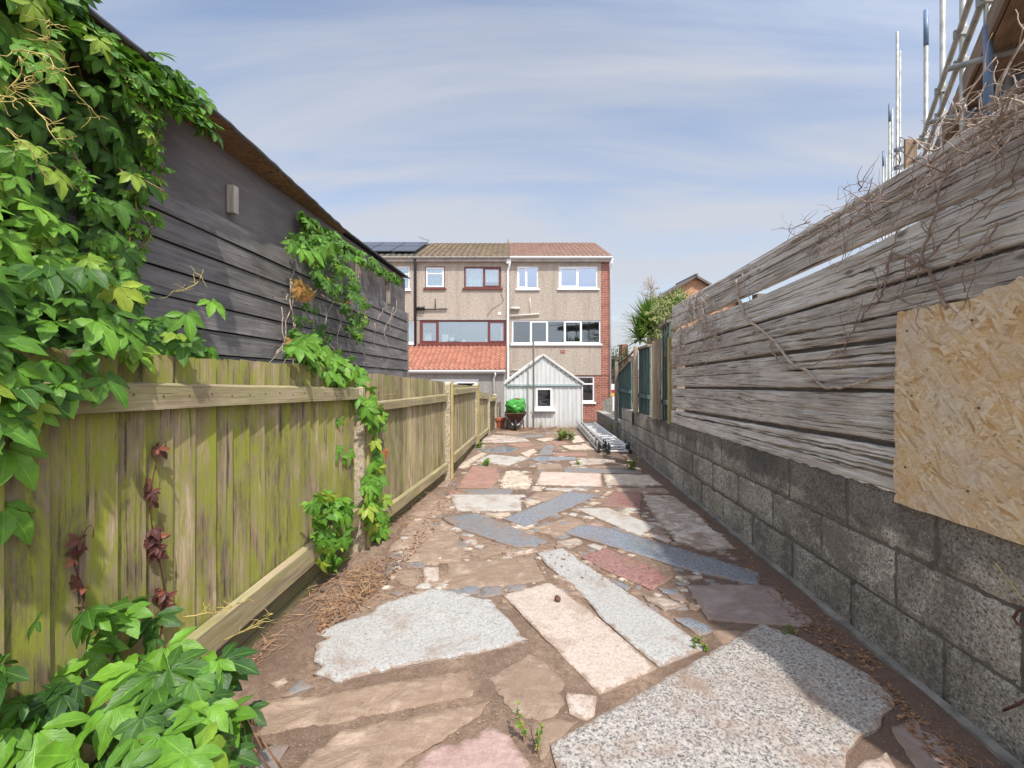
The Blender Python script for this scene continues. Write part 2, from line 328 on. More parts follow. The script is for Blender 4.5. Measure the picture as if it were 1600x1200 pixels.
    M['osb'] = m_osb('osb_board', [(0.42, 0.24, 0.09), (0.66, 0.43, 0.20), (0.72, 0.55, 0.34), (0.76, 0.62, 0.44), (0.62, 0.40, 0.18), (0.79, 0.67, 0.50)], 1.2)
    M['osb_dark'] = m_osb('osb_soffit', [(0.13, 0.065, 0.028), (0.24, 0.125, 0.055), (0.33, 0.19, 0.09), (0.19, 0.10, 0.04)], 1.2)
    M['pale_batten'] = m_wood('pale_batten', [(0.30, 0.25, 0.20), (0.46, 0.40, 0.34), (0.60, 0.54, 0.47)])
    M['concrete'] = m_plain('aggregate_post', (0.45, 0.375, 0.265), 0.95, 0.5, 38, bump=0.006)
    M['pole'] = m_wood('grey_pole', [(0.10, 0.085, 0.06), (0.20, 0.17, 0.13), (0.28, 0.24, 0.18)])
    M['dash'] = m_dash('pebbledash', (0.41, 0.345, 0.28), (0.58, 0.50, 0.42))
    M['dashgrey'] = m_dash('grey_render', (0.33, 0.31, 0.28), (0.40, 0.375, 0.34))
    M['brick'] = m_brick('red_brick', (0.33, 0.095, 0.06), (0.23, 0.065, 0.045), (0.36, 0.28, 0.22))
    M['brick_or'] = m_brick('orange_brick', (0.50, 0.25, 0.12), (0.40, 0.19, 0.09), (0.42, 0.33, 0.24))
    M['tile_red'] = m_tile('orange_pantile', (0.32, 0.12, 0.075), (0.45, 0.19, 0.12), (0.30, 0.20, 0.15), 0.3)
    M['tile_new'] = m_tile('terracotta_tile', (0.25, 0.145, 0.105), (0.32, 0.20, 0.15), (0.38, 0.28, 0.22), 0.4)
    M['tile_old'] = m_tile('mossy_tile', (0.17, 0.125, 0.08), (0.27, 0.20, 0.14), (0.17, 0.135, 0.065), 0.5)
    M['tile_grey'] = m_tile('dark_tile', (0.10, 0.09, 0.075), (0.15, 0.13, 0.11))
    M['upvc'] = m_plain('white_upvc', (0.80, 0.80, 0.79), 0.35, 0.04, 3)
    M['upvc_cream'] = m_plain('cream_pipe', (0.62, 0.58, 0.50), 0.45, 0.12, 3)
    M['soffit'] = m_plain('grey_fascia', (0.44, 0.42, 0.40), 0.6, 0.2, 3)
    M['redframe'] = m_plain('mahogany_frame', (0.15, 0.035, 0.028), 0.4, 0.2, 5)
    M['black'] = m_plain('black_plastic', (0.025, 0.025, 0.027), 0.45, 0.3, 4)
    M['interior'] = m_plain('room_interior', (0.055, 0.06, 0.055), 0.9, 0.5, 1.3)
    M['interior2'] = m_plain('dim_room', (0.13, 0.16, 0.155), 0.9, 0.45, 1.2)
    M['net'] = m_plain('net_curtain', (0.62, 0.66, 0.60), 0.9, 0.15, 9)
    M['blind'] = m_plain('cream_blind', (0.50, 0.42, 0.30), 0.9, 0.1, 6)
    M['glass'] = m_glass('window_glass', (0.82, 0.86, 0.86), 0.26)
    M['glass_dark'] = m_glass('dark_window_glass', (0.5, 0.52, 0.5), 0.16)
    M['glass_sky'] = m_glass('obscure_glass', (0.5, 0.6, 0.8), 0.34)
    b = NB('corrugated_sheet'); v = b.tc()
    c = b.ramp(b.noise(b.map(v, scale=(6, 6, 1.0)), 1.4, 8, 0.65), [(0.3, (0.48, 0.485, 0.47)), (0.5, (0.59, 0.59, 0.575)), (0.7, (0.66, 0.655, 0.635))])
    c = b.mix(b.ramp(b.math('ADD', b.sep(v)[2], b.math('MULTIPLY', b.noise(v, 6, 5), 0.3)), [(0.05, 0.6), (0.4, 0.0)]), c, (0.36, 0.32, 0.26))
    M['corr'] = b.fin(c, 0.45)
    M['trim'] = m_plain('painted_trim', (0.62, 0.61, 0.57), 0.5, 0.12, 5)
    M['bluetrim'] = m_plain('pale_blue_fascia', (0.36, 0.44, 0.45), 0.5, 0.15, 5)
    M['alu'] = m_plain('aluminium', (0.84, 0.84, 0.83), 0.35, 0.06, 8)
    M['alu_old'] = m_plain('dull_aluminium', (0.50, 0.48, 0.44), 0.45, 0.25, 8, metal=0.2)
    M['galv'] = m_plain('galvanised_tube', (0.34, 0.345, 0.32), 0.5, 0.35, 7, metal=0.35)
    M['bluepaint'] = m_plain('blue_paint', (0.13, 0.20, 0.31), 0.45, 0.3, 7)
    M['deck'] = m_wood('scaffold_board', [(0.13, 0.085, 0.05), (0.27, 0.185, 0.115), (0.36, 0.26, 0.17)], rndv=0.4)
    M['green'] = m_wood('green_painted_board', [(0.035, 0.085, 0.080), (0.055, 0.125, 0.115), (0.11, 0.18, 0.165), (0.30, 0.34, 0.30)], grain=16, rndv=0.3)
    M['newpost'] = m_wood('new_timber_post', [(0.36, 0.26, 0.16), (0.55, 0.43, 0.28), (0.64, 0.52, 0.36)], knots=True)
    M['oldpost'] = m_wood('grey_timber_post', [(0.16, 0.135, 0.10), (0.29, 0.25, 0.19), (0.36, 0.32, 0.25)])
    M['terra'] = m_plain('terracotta', (0.42, 0.12, 0.06), 0.8, 0.2, 9)
    M['bag'] = m_plain('green_plastic', (0.055, 0.30, 0.04), 0.35, 0.2, 6, bump=0.006)
    M['rust'] = m_plain('rusty_steel', (0.10, 0.045, 0.032), 0.8, 0.5, 12, bump=0.004)
    M['rubber'] = m_plain('rubber', (0.018, 0.018, 0.018), 0.8, 0.3, 9)
    M['solar'] = m_plain('solar_cell', (0.012, 0.016, 0.035), 0.18, 0.2, 2)
    M['solar_rim'] = m_plain('solar_rim', (0.10, 0.11, 0.13), 0.3, 0.1, 3, metal=0.5)
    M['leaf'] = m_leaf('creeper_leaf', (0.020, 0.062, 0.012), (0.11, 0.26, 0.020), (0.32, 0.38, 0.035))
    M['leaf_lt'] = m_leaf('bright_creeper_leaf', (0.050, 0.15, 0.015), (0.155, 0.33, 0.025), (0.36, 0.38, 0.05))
    M['leaf_red'] = m_leaf('red_creeper_leaf', (0.075, 0.022, 0.022), (0.15, 0.045, 0.035), (0.30, 0.10, 0.05), 0.1)
    M['leaf_or'] = m_leaf('orange_creeper_leaf', (0.26, 0.20, 0.03), (0.42, 0.16, 0.05), (0.5, 0.12, 0.06), 0.2)
    M['weed'] = m_leaf('weed_leaf', (0.06, 0.15, 0.02), (0.20, 0.30, 0.04), (0.38, 0.30, 0.05), 0.25)
    M['palm'] = m_leaf('cordyline_leaf', (0.05, 0.13, 0.025), (0.17, 0.29, 0.04), (0.38, 0.40, 0.10), 0.2)
    M['conif'] = m_leaf('conifer_leaf', (0.11, 0.15, 0.03), (0.22, 0.26, 0.07), (0.30, 0.28, 0.12), 0.2)
    M['tree'] = m_leaf('tree_leaf', (0.018, 0.05, 0.014), (0.045, 0.10, 0.02), (0.08, 0.13, 0.03))
    M['stem'] = m_plain('vine_stem', (0.34, 0.19, 0.10), 0.7, 0.3, 20)
    M['tend'] = m_plain('yellow_tendril', (0.46, 0.36, 0.11), 0.6, 0.3, 20)
    M['dead'] = m_plain('dead_vine_bark', (0.42, 0.33, 0.26), 0.9, 0.4, 22, bump=0.003)
    M['dead_dk'] = m_plain('dark_vine_bark', (0.17, 0.105, 0.085), 0.9, 0.4, 22, bump=0.003)
    M['dead_mid'] = m_plain('brown_vine_bark', (0.27, 0.19, 0.15), 0.9, 0.4, 22, bump=0.003)
    M['straw'] = m_plain('dry_straw', (0.34, 0.21, 0.115), 0.85, 0.35, 25)
    M['litter'] = m_plain('dead_leaf', (0.24, 0.13, 0.07), 0.9, 0.5, 30)
    M['pebble'] = m_plain('pebble', (0.34, 0.27, 0.21), 0.85, 0.5, 30)
    M['lead'] = m_plain('stone_render', (0.34, 0.32, 0.28), 0.9, 0.3, 12)
    M['red'] = m_plain('red_paint', (0.5, 0.03, 0.02), 0.5, 0.1, 4)
    M['yellow'] = m_plain('yellow_paint', (0.7, 0.45, 0.03), 0.5, 0.1, 4)
mats()

# ------------------------------------------------------------------ mesh builder
class MB:
    def __init__(s): s.v = []; s.f = []; s.uv = []; s.r = []
    def face(s, pts, uvs=None, r=0.5):
        i = len(s.v); s.v += [tuple(p) for p in pts]; s.f.append(tuple(range(i, i + len(pts))))
        s.uv += list(uvs) if uvs is not None else [(p[0], p[2]) for p in pts]; s.r.append(r)
    def hexa(s, c, r=None, off=None):
        """c: 8 corners, bottom 0-3 ccw, top 4-7"""
        c = [Vector(p) for p in c]
        if r is None: r = random.random()
        if off is None: off = (random.random() * 30, random.random() * 30)
        e = [c[1] - c[0], c[3] - c[0], c[4] - c[0]]; ln = [q.length for q in e]
        k = ln.index(max(ln)); Lg = e[k].normalized()
        for idx in ((0, 3, 2, 1), (4, 5, 6, 7), (0, 1, 5, 4), (1, 2, 6, 5), (2, 3, 7, 6), (3, 0, 4, 7)):
            q = [c[i] for i in idx]; n = (q[1] - q[0]).cross(q[2] - q[1])
            if n.length < 1e-12: n = (q[2] - q[1]).cross(q[3] - q[2])
            if n.length < 1e-12: n = Vector((0, 0, 1))
            n.normalize(); a = Lg
            if abs(n.dot(a)) > 0.7: a = (q[1] - q[0]).normalized()
            b = n.cross(a)
            s.face(q, [((p - c[0]).dot(a) + off[0], (p - c[0]).dot(b) + off[1]) for p in q], r)
    def box(s, x0, x1, y0, y1, z0, z1, **k):
        s.hexa([(x0, y0, z0), (x1, y0, z0), (x1, y1, z0), (x0, y1, z0), (x0, y0, z1), (x1, y0, z1), (x1, y1, z1), (x0, y1, z1)], **k)
    def bar(s, p0, p1, wdt, hgt, up=(0, 0, 1), **k):
        p0 = Vector(p0); p1 = Vector(p1); d = (p1 - p0).normalized(); sd_ = d.cross(Vector(up)).normalized(); u = sd_.cross(d).normalized()
        a = sd_ * wdt / 2; b = u * hgt / 2
        s.hexa([p0 - a - b, p0 + a - b, p1 + a - b, p1 - a - b, p0 - a + b, p0 + a + b, p1 + a + b, p1 - a + b], **k)
    def tube(s, pts, r0, r1=None, n=6, r=0.5, cap=True):
        pts = [Vector(p) for p in pts]; r1 = r0 if r1 is None else r1; m = len(pts); rings = []
        ref = Vector((0.31, 0.17, 0.93)); acc = 0
        for i, p in enumerate(pts):
            d = (pts[min(i + 1, m - 1)] - pts[max(i - 1, 0)])
            d = d.normalized() if d.length > 1e-9 else Vector((0, 0, 1))
            a = d.cross(ref)
            if a.length < 0.05: a = d.cross(Vector((1, 0, 0)))
            a.normalize(); b = d.cross(a); rr = r0 + (r1 - r0) * i / max(1, m - 1)
            rings.append([p + (a * math.cos(2 * math.pi * k / n) + b * math.sin(2 * math.pi * k / n)) * rr for k in range(n)])
        i0 = len(s.v)
        for rg in rings: s.v += [tuple(q) for q in rg]
        for i in range(m - 1):
            for k in range(n):
                k2 = (k + 1) % n
                s.f.append((i0 + i * n + k, i0 + i * n + k2, i0 + (i + 1) * n + k2, i0 + (i + 1) * n + k))
                s.uv += [(i * .1, k / n * .1), (i * .1, (k + 1) / n * .1), (i * .1 + .1, (k + 1) / n * .1), (i * .1 + .1, k / n * .1)]; s.r.append(r)
        if cap:
            s.f.append(tuple(i0 + k for k in range(n))[::-1]); s.uv += [(0, 0)] * n; s.r.append(r)
            s.f.append(tuple(i0 + (m - 1) * n + k for k in range(n))); s.uv += [(0, 0)] * n; s.r.append(r)
    def lathe(s, c, prof, n=24, r=0.5):
        i0 = len(s.v); c = Vector(c)
        for (rr, z) in prof:
            for k in range(n): s.v.append((c.x + rr * math.cos(2 * math.pi * k / n), c.y + rr * math.sin(2 * math.pi * k / n), c.z + z))
        for i in range(len(prof) - 1):
            for k in range(n):
                k2 = (k + 1) % n; s.f.append((i0 + i * n + k, i0 + i * n + k2, i0 + (i + 1) * n + k2, i0 + (i + 1) * n + k)); s.uv += [(0, 0)] * 4; s.r.append(r)
    def grid(s, fn, us, vs, r=None, flip=False):
        """fn(u,v)->point ; us, vs lists ; r optional fn(i,j)"""
        i0 = len(s.v); nv = len(vs)
        for u in us:
            for v_ in vs: s.v.append(tuple(fn(u, v_)))
        for i in range(len(us) - 1):
            for j in range(nv - 1):
                q = (i0 + i * nv + j, i0 + (i + 1) * nv + j, i0 + (i + 1) * nv + j + 1, i0 + i * nv + j + 1)
                uvq = [(us[i], vs[j]), (us[i + 1], vs[j]), (us[i + 1], vs[j + 1]), (us[i], vs[j + 1])]
                if flip: q = q[::-1]; uvq = uvq[::-1]
                s.f.append(q); s.uv += uvq; s.r.append(0.5 if r is None else (r(i, j) if callable(r) else r))

def obj(name, mb, mat, parent=None, smooth=False, bevel=0.0, base=None):
    me = bpy.data.meshes.new(name); V = np.array(mb.v, dtype=float)
    if parent is not None:
        q = parent; off = Vector((0, 0, 0))
        while q is not None: off += q.location; q = q.parent
        V = V - np.array(off)[None, :]
    elif base is not None: V = V - np.array(base)[None, :]
    me.from_pydata([tuple(a) for a in V], [], mb.f)
    uvl = me.uv_layers.new(name='UVMap')
    if len(mb.uv) == len(me.loops): uvl.data.foreach_set('uv', np.array(mb.uv, dtype=np.float32).ravel())
    at = me.attributes.new('rnd', 'FLOAT', 'FACE')
    if len(mb.r) == len(me.polygons): at.data.foreach_set('value', np.array(mb.r, dtype=np.float32))
    me.materials.append(MT[mat] if isinstance(mat, str) else mat)
    if smooth: me.polygons.foreach_set('use_smooth', [True] * len(me.polygons))
    me.update()
    o = bpy.data.objects.new(name, me); COL.objects.link(o)
    if parent is not None: o.parent = parent
    elif base is not None: o.location = base
    if bevel > 0:
        import bmesh
        bm = bmesh.new(); bm.from_mesh(me); bmesh.ops.remove_doubles(bm, verts=bm.verts, dist=1e-5); bm.to_mesh(me); bm.free()
        md = o.modifiers.new('bevel', 'BEVEL'); md.width = bevel; md.segments = 2; md.limit_method = 'ANGLE'
    return o
def tag(o, label, cat, group=None, kind=None):
    if label: o['label'] = label
    if cat: o['category'] = cat
    if group: o['group'] = group
    if kind: o['kind'] = kind
    return o
def thing(name, label, cat, loc=(0, 0, 0), group=None):
    o = bpy.data.objects.new(name, None); COL.objects.link(o); o.location = loc; o.empty_display_size = 0.1
    return tag(o, label, cat, group)
def copy_tree(o, parent=None):
    c = o.copy(); COL.objects.link(c); c.parent = parent
    for ch in list(o.children): copy_tree(ch, c)
    return c
def nz(x, y=0.0, z=0.0): return mnoise.noise(Vector((x, y, z)))
# ================================================================== GROUND
def build_ground():
    xs = [-120, -60, -30, -15, -8, -5, -3.5] + list(np.arange(-2.6, 2.9, 0.028)) + [3.5, 5, 8, 15, 30, 60, 120]
    ys = [-30, -10, -3, 0.2] + list(np.arange(1.0, 6.0, 0.026)) + list(np.arange(6.0, 13.4, 0.06)) + [14, 16, 19, 22, 30, 50, 90, 160, 300]
    def f(x, y):
        z = gz(y)
        if -3 < x < 3 and 0.9 < y < 13.5:
            z += 0.008 * nz(x * 2.2, y * 2.2) + 0.007 * nz(x * 8, y * 8, 3) + 0.004 * nz(x * 26, y * 26, 5)
            # soil heaped along both edges of the path
            for D in (-1.52, 1.88):
                dd = abs(x - (SL * y + D)); z += 0.035 * math.exp(-(dd / 0.16) ** 2) * (0.7 + 0.6 * nz(x * 3, y * 3, 9))
        return (x, y, z)
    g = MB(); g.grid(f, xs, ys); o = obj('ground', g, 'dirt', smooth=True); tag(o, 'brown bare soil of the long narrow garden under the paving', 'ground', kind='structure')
build_ground()

# ================================================================== PAVING
SLABS = [
 # material, jag, pts, height, label
 ('white_granite', .012, [(674,921),(768,940),(801,977),(827,1003),(730,1026),(662,1038),(602,1050),(531,1069),(516,1064),(490,1056),(501,1045),(490,1030),(494,1008),(509,1002),(492,992),(516,981),(550,969),(580,960),(587,949),(640,932)], .022, 'large white granite slab with one ragged edge beside the left fence'),
 ('pink_granite', .003, [(785,931),(858,912),(880,925),(945,975),(1027,1047),(937,1088)], .020, 'long pink speckled granite slab with a small stone lying on it'),
 ('white_granite', .003, [(838,865),(880,858),(911,880),(1000,940),(1106,1015),(1030,1045),(985,1008),(938,966),(918,940),(880,905),(855,885)], .019, 'long tapering white granite slab right of the pink speckled one'),
 ('grey_granite', .0035, [(1189,977),(1253,1001),(1358,1058),(1396,1094),(1398,1108),(1379,1122),(1377,1139),(1343,1155),(1325,1179),(1319,1205),(1345,1300),(900,1300),(859,1167)], .034, 'biggest slab, coarse grey speckled granite at the bottom right of the path'),
 ('sand', .01, [(389,1152),(400,1118),(415,1096),(483,1090),(600,1069),(730,1049),(739,1088),(647,1107),(550,1127),(415,1150)], .010, 'long dusty brown sandstone slab below the ragged white granite one'),
 ('sand', .01, [(533,1142),(677,1112),(769,1096),(749,1120),(700,1150),(677,1165),(621,1200),(560,1260),(400,1260),(467,1200)], .011, 'dusty brown sandstone slab at the bottom edge beside the plum coloured one'),
 ('plum', .008, [(646,1200),(677,1169),(715,1165),(764,1137),(790,1150),(831,1200),(850,1260),(600,1260)], .014, 'plum pink sandstone slab at the bottom centre of the path'),
 ('sand_dusty', .016, [(764,1060),(816,1030),(824,1021),(842,1030),(880,1064),(882,1101),(865,1120),(820,1124),(777,1086)], .010, 'rounded riven slab half buried in soil left of the pink granite'),
 ('pink_granite', .008, [(886,1084),(932,1090),(929,1120),(917,1129),(891,1118)], .017, 'small pink granite chip above the corner of the biggest slab'),
 ('grey_slate', .01, [(362,1176),(452,1167),(434,1200),(420,1225),(340,1225),(345,1195)], .012, 'dark grey slate piece by the creeper at the bottom left'),
 ('cream', .006, [(420,1070),(445,1062),(450,1068),(435,1076)], .018, 'tiny pale triangular chip left of the long dusty slab'),
 ('grey_slate', .006, [(440,1092),(460,1070),(475,1062),(492,1076)], .013, 'small grey triangular piece left of the ragged white slab'),
 ('pink_granite', .003, [(661,888),(685,888),(686,909),(662,912)], .020, 'small square pink granite piece left of the dusty broad slab'),
 ('sand_dusty', .01, [(698,880),(832,870),(854,908),(752,920),(700,920)], .012, 'broad dusty slab with white scuffs above the ragged white slab'),
 ('sand', .01, [(600,895),(652,890),(655,912),(640,918)], .012, 'small brown piece left of the square pink chip'),
 ('grey_slate', .004, [(752,918),(784,917),(788,930),(752,936)], .013, 'small dusty slate square above the ragged white slab'),
 ('grey_slate', .004, [(790,917),(822,914),(826,921),(794,927)], .013, 'small slate strip above the head of the pink granite slab'),
 ('pinkcream', .003, [(789,865),(832,859),(837,865),(792,872)], .020, 'thin pale strip at the head of the long white granite slab'),
 ('sand', .012, [(620,840),(712,828),(726,868),(720,880),(636,880),(606,862)], .010, 'broad brown sandstone slab beside the first fence post'),
 ('sand_dusty', .01, [(740,860),(784,852),(812,860),(752,872),(736,868)], .012, 'dusty pale fragment below the dark grey pointed slab'),
 ('red_stone', .005, [(714,836),(742,842),(726,848)], .014, 'tiny red chip below the dark grey pointed slab'),
 ('pinkcream', .004, [(730,850),(749,846),(742,855)], .020, 'tiny cream chip beside the tiny red one'),
 ('grey_slate', .006, [(690,810),(744,802),(770,812),(858,848),(836,856),(804,856),(720,828)], .016, 'dark grey pointed slate slab left of the wet blue one'),
 ('blue_granite', .003, [(786,812),(892,769),(936,775),(820,825)], .022, 'wet blue granite strip lying diagonally in mid path'),
 ('pale_granite', .003, [(702,774),(813,774),(815,800),(714,800)], .020, 'oblong off white granite slab left of the diagonal blue strip'),
 ('cream', .008, [(756,804),(796,801),(800,807),(776,812)], .018, 'thin cream sliver under the oblong off white slab'),
 ('sand', .01, [(828,828),(892,807),(920,820),(880,840),(864,838)], .014, 'brown sandstone piece right of the tip of the blue strip'),
 ('blue_granite', .004, [(880,834),(908,822),(950,826),(1080,864),(1190,898),(1184,917),(1080,894),(960,857)], .024, 'longest blue granite slab running toward the block wall'),
 ('pale_granite', .003, [(898,796),(950,795),(1026,823),(1000,840)], .022, 'off white granite slab pointing at the long blue one'),
 ('red_granite', .003, [(956,770),(1004,770),(1000,796),(944,792)], .022, 'wet square red granite slab right of the diagonal blue strip'),
 ('rough_white', .022, [(1004,774),(1052,776),(1100,812),(1152,860),(1104,864),(1056,848),(1028,816),(1010,790)], .026, 'flaking pale slab beside the block wall in mid path'),
 ('red_granite', .005, [(908,872),(948,858),(1054,904),(1020,923),(960,900)], .022, 'glossy red granite slab right of the long white granite one'),
 ('pink_granite', .004, [(1012,838),(1024,835),(1050,846),(1044,851)], .020, 'small pale chip between the long blue slab and the flaking one'),
 ('pale_granite', .004, [(916,854),(928,851),(943,856),(938,863)], .020, 'small off white chip above the glossy red slab'),
 ('pinkcream', .006, [(1070,902),(1092,900),(1100,905),(1084,909)], .020, 'small cream chip right of the glossy red slab tip'),
 ('mauve', .006, [(1074,917),(1180,914),(1230,922),(1275,970),(1262,982),(1106,971)], .016, 'shaded mauve grey slab above the biggest granite slab'),
 ('blue_granite', .005, [(952,902),(988,919),(980,925),(954,908)], .016, 'small blue sliver left of the glossy red slab'),
 ('blue_granite', .008, [(1054,968),(1078,966),(1096,974),(1116,987),(1092,996)], .018, 'small blue granite fragment above the biggest slab corner'),
 ('blue_granite', .005, [(1028,921),(1060,922),(1060,934),(1036,928)], .016, 'small wet blue piece under the tip of the glossy red slab'),
 ('rough_white', .014, [(1004,932),(1040,936),(1076,948),(1040,956),(1016,944)], .020, 'small flaking piece between the white granite and mauve slabs'),
 ('mauve', .008, [(1392,1140),(1429,1125),(1480,1160),(1520,1240),(1440,1230)], .014, 'mauve fragment in the bottom right corner by the wall'),
 ('pink_granite', .008, [(1345,1196),(1385,1178),(1404,1215),(1345,1230)], .016, 'pink granite fragment right of the biggest slab'),
 ('red_stone', .004, [(737,729),(776,732),(783,746),(769,764),(712,763)], .022, 'flat red sandstone slab near the second fence post'),
 ('cream', .018, [(790,737),(811,736),(833,749),(828,766),(779,764),(782,751)], .024, 'crumbly cream sandstone right of the flat red slab'),
 ('pinkcream', .007, [(845,738),(939,741),(942,762),(836,759)], .023, 'smooth pinkish cream slab in the middle of the path'),
 ('cream', .006, [(943,742),(1015,743),(1036,760),(946,759)], .021, 'cream sandstone slab right of the smooth pinkish one'),
 ('grey_slate', .004, [(880,731),(994,735.5),(1006,741),(881,739)], .024, 'long grey polished strip above the cream sandstone slab'),
 ('grey_slate', .004, [(729,766),(803,765),(797,773.5),(727,773)], .020, 'narrow grey strip above the oblong off white slab'),
 ('cream', .004, [(830,761),(847,761),(847,768.5),(829,768.5)], .020, 'small cream block below the smooth pinkish slab'),
 ('pale_granite', .004, [(854,763.5),(902,764),(889,770),(850,766)], .020, 'thin white strip below the smooth pinkish slab'),
 ('sand', .008, [(840,770),(871,767),(885,772),(850,785),(826,777)], .016, 'brown slab at the upper end of the diagonal blue strip'),
 ('cream', .006, [(816,784),(834,781),(849,785),(824,794)], .022, 'cream chip left of the diagonal blue strip'),
 ('cream', .006, [(913,788),(929,784),(942,787),(923,792)], .018, 'cream chip left of the wet square red slab'),
 ('cream', .005, [(938,775),(947,771),(956,772),(944,777)], .018, 'tiny cream chip above the wet square red slab'),
 ('sand', .006, [(960,763),(1038,763),(1052,772),(965,769)], .016, 'brown strip along the foot of the cream sandstone slab'),
 ('pale_granite', .004, [(742,722),(766,711),(827,717),(795,729)], .024, 'white slab with pointed ends above the flat red slab'),
 ('blue_granite', .004, [(750,704),(787,698),(811,701),(797,708),(758,708)], .024, 'wet dark slab reflecting the sky near the third fence post'),
 ('red_stone', .004, [(790,695),(829,692),(834,697),(812,700)], .020, 'thin red slab behind the wet dark one'),
 ('cream', .008, [(812,709),(834,701.5),(840,707),(824,716)], .022, 'yellowish cream slab right of the wet dark one'),
 ('grey_slate', .003, [(850,697),(867,697),(862,711),(840,712)], .022, 'grey slab standing lengthwise left of the weed'),
 ('blue_granite', .004, [(826,718),(845,714),(900,715),(902,719),(839,722)], .022, 'thin blue grey slab at the foot of the lengthwise grey one'),
 ('red_stone', .004, [(868,708.5),(918,708.5),(918,713.5),(866,713)], .022, 'thin red slab left of the ladder foot'),
 ('cream', .008, [(875,697),(918,696),(929,703),(890,704)], .022, 'whitish slab just in front of the weed'),
 ('red_stone', .004, [(857,690),(881,690),(892,694),(868,696)], .020, 'small dull red slab under the weed'),
 ('rough_white', .014, [(889,722),(929,717),(963,720),(950,725),(892,730)], .026, 'pale flaking slab in front of the ladder foot'),
 ('sand', .006, [(839,726),(876,725),(878,732),(839,734)], .020, 'pinkish brown slab above the smooth pinkish cream one'),
 ('cream', .010, [(719,725),(753,707),(762,710),(737,725),(730,733),(711,733)], .018, 'cream slab against the second fence post'),
 ('rough_white', .008, [(752,687),(770,680),(818,684),(828,690),(785,693),(752,692)], .022, 'far pale slab left of the weed near the wheelbarrow'),
 ('grey_slate', .006, [(797,682),(850,679),(845,683.5),(810,685)], .020, 'far grey slab in front of the wheelbarrow'),
 ('cream', .008, [(835,687),(864,684),(866,688),(850,691)], .020, 'far cream slab left of the weed'),
 ('sand', .008, [(925,730),(994,725),(1006,733),(945,731.5)], .018, 'brown slab between the ladder foot and the wall'),
 ('sand', .012, [(648,788),(700,777),(708,796),(676,809),(636,806)], .014, 'brown broken slab left of the oblong off white one'),
 ('cream', .008, [(890,684),(905,680),(915,690),(895,693)], .018, 'far cream slab behind the weed by the ladder'),
 ('mauve', .006, [(850,676.5),(900,676),(903,679),(852,679)], .018, 'far mauve strip near the shed'),
 ('sand', .006, [(770,676),(800,673.5),(838,674.5),(800,679)], .018, 'far brown slab under the wheelbarrow'),
 ('rough_white', .010, [(858,790),(890,783),(905,788),(880,800)], .012, 'small pale scrap beside the off white slab pointing right'),
 ('sand_dusty', .010, [(690,745),(712,738),(700,760),(672,762)], .012, 'dusty slab left of the flat red one by the fence'),
 ('rough_white', .012, [(868,846),(900,842),(912,850),(890,858),(872,856)], .018, 'crumbled white fragment above the long white granite slab'),
 ('sand', .008, [(742,884),(700,926),(660,930),(640,925),(690,917)], .012, 'low brown fragment between the broad dusty slab and the ragged white one'),
 ('red_stone', .006, [(866,852),(900,866),(896,873),(870,864)], .012, 'small reddish fragment beside the head of the long white granite slab'),
 ('sand', .008, [(640,812),(690,812),(712,826),(650,838),(622,836)], .012, 'brown piece left of the dark grey pointed slab'),
 ('mauve', .006, [(1040,925),(1068,930),(1078,945),(1050,938)], .012, 'narrow mauve sliver left of the shaded mauve grey slab'),
 ('sand', .008, [(1110,986),(1150,985),(1165,990),(1130,1008)], .012, 'brown wedge between the small blue fragment and the biggest slab'),
 ('sand_dusty', .01, [(832,1128),(872,1124),(905,1130),(868,1160),(845,1190),(835,1160)], .010, 'dusty wedge left of the corner of the biggest slab'),
 ('sand', .01, [(845,935),(0,0)] if False else [(1020,862),(1060,872),(1072,884),(1040,878)], .012, 'brown sliver below the longest blue slab'),
 ('red_stone', .006, [(700,768),(712,766),(722,772),(700,776)], .012, 'small red piece left of the narrow grey strip'),
 ('plum', .006, [(905,829),(925,817),(945,822),(930,827)], .012, 'small plum fragment above the longest blue slab'),
]
def poly_area(p): return 0.5 * sum(p[i][0] * p[(i + 1) % len(p)][1] - p[(i + 1) % len(p)][0] * p[i][1] for i in range(len(p)))
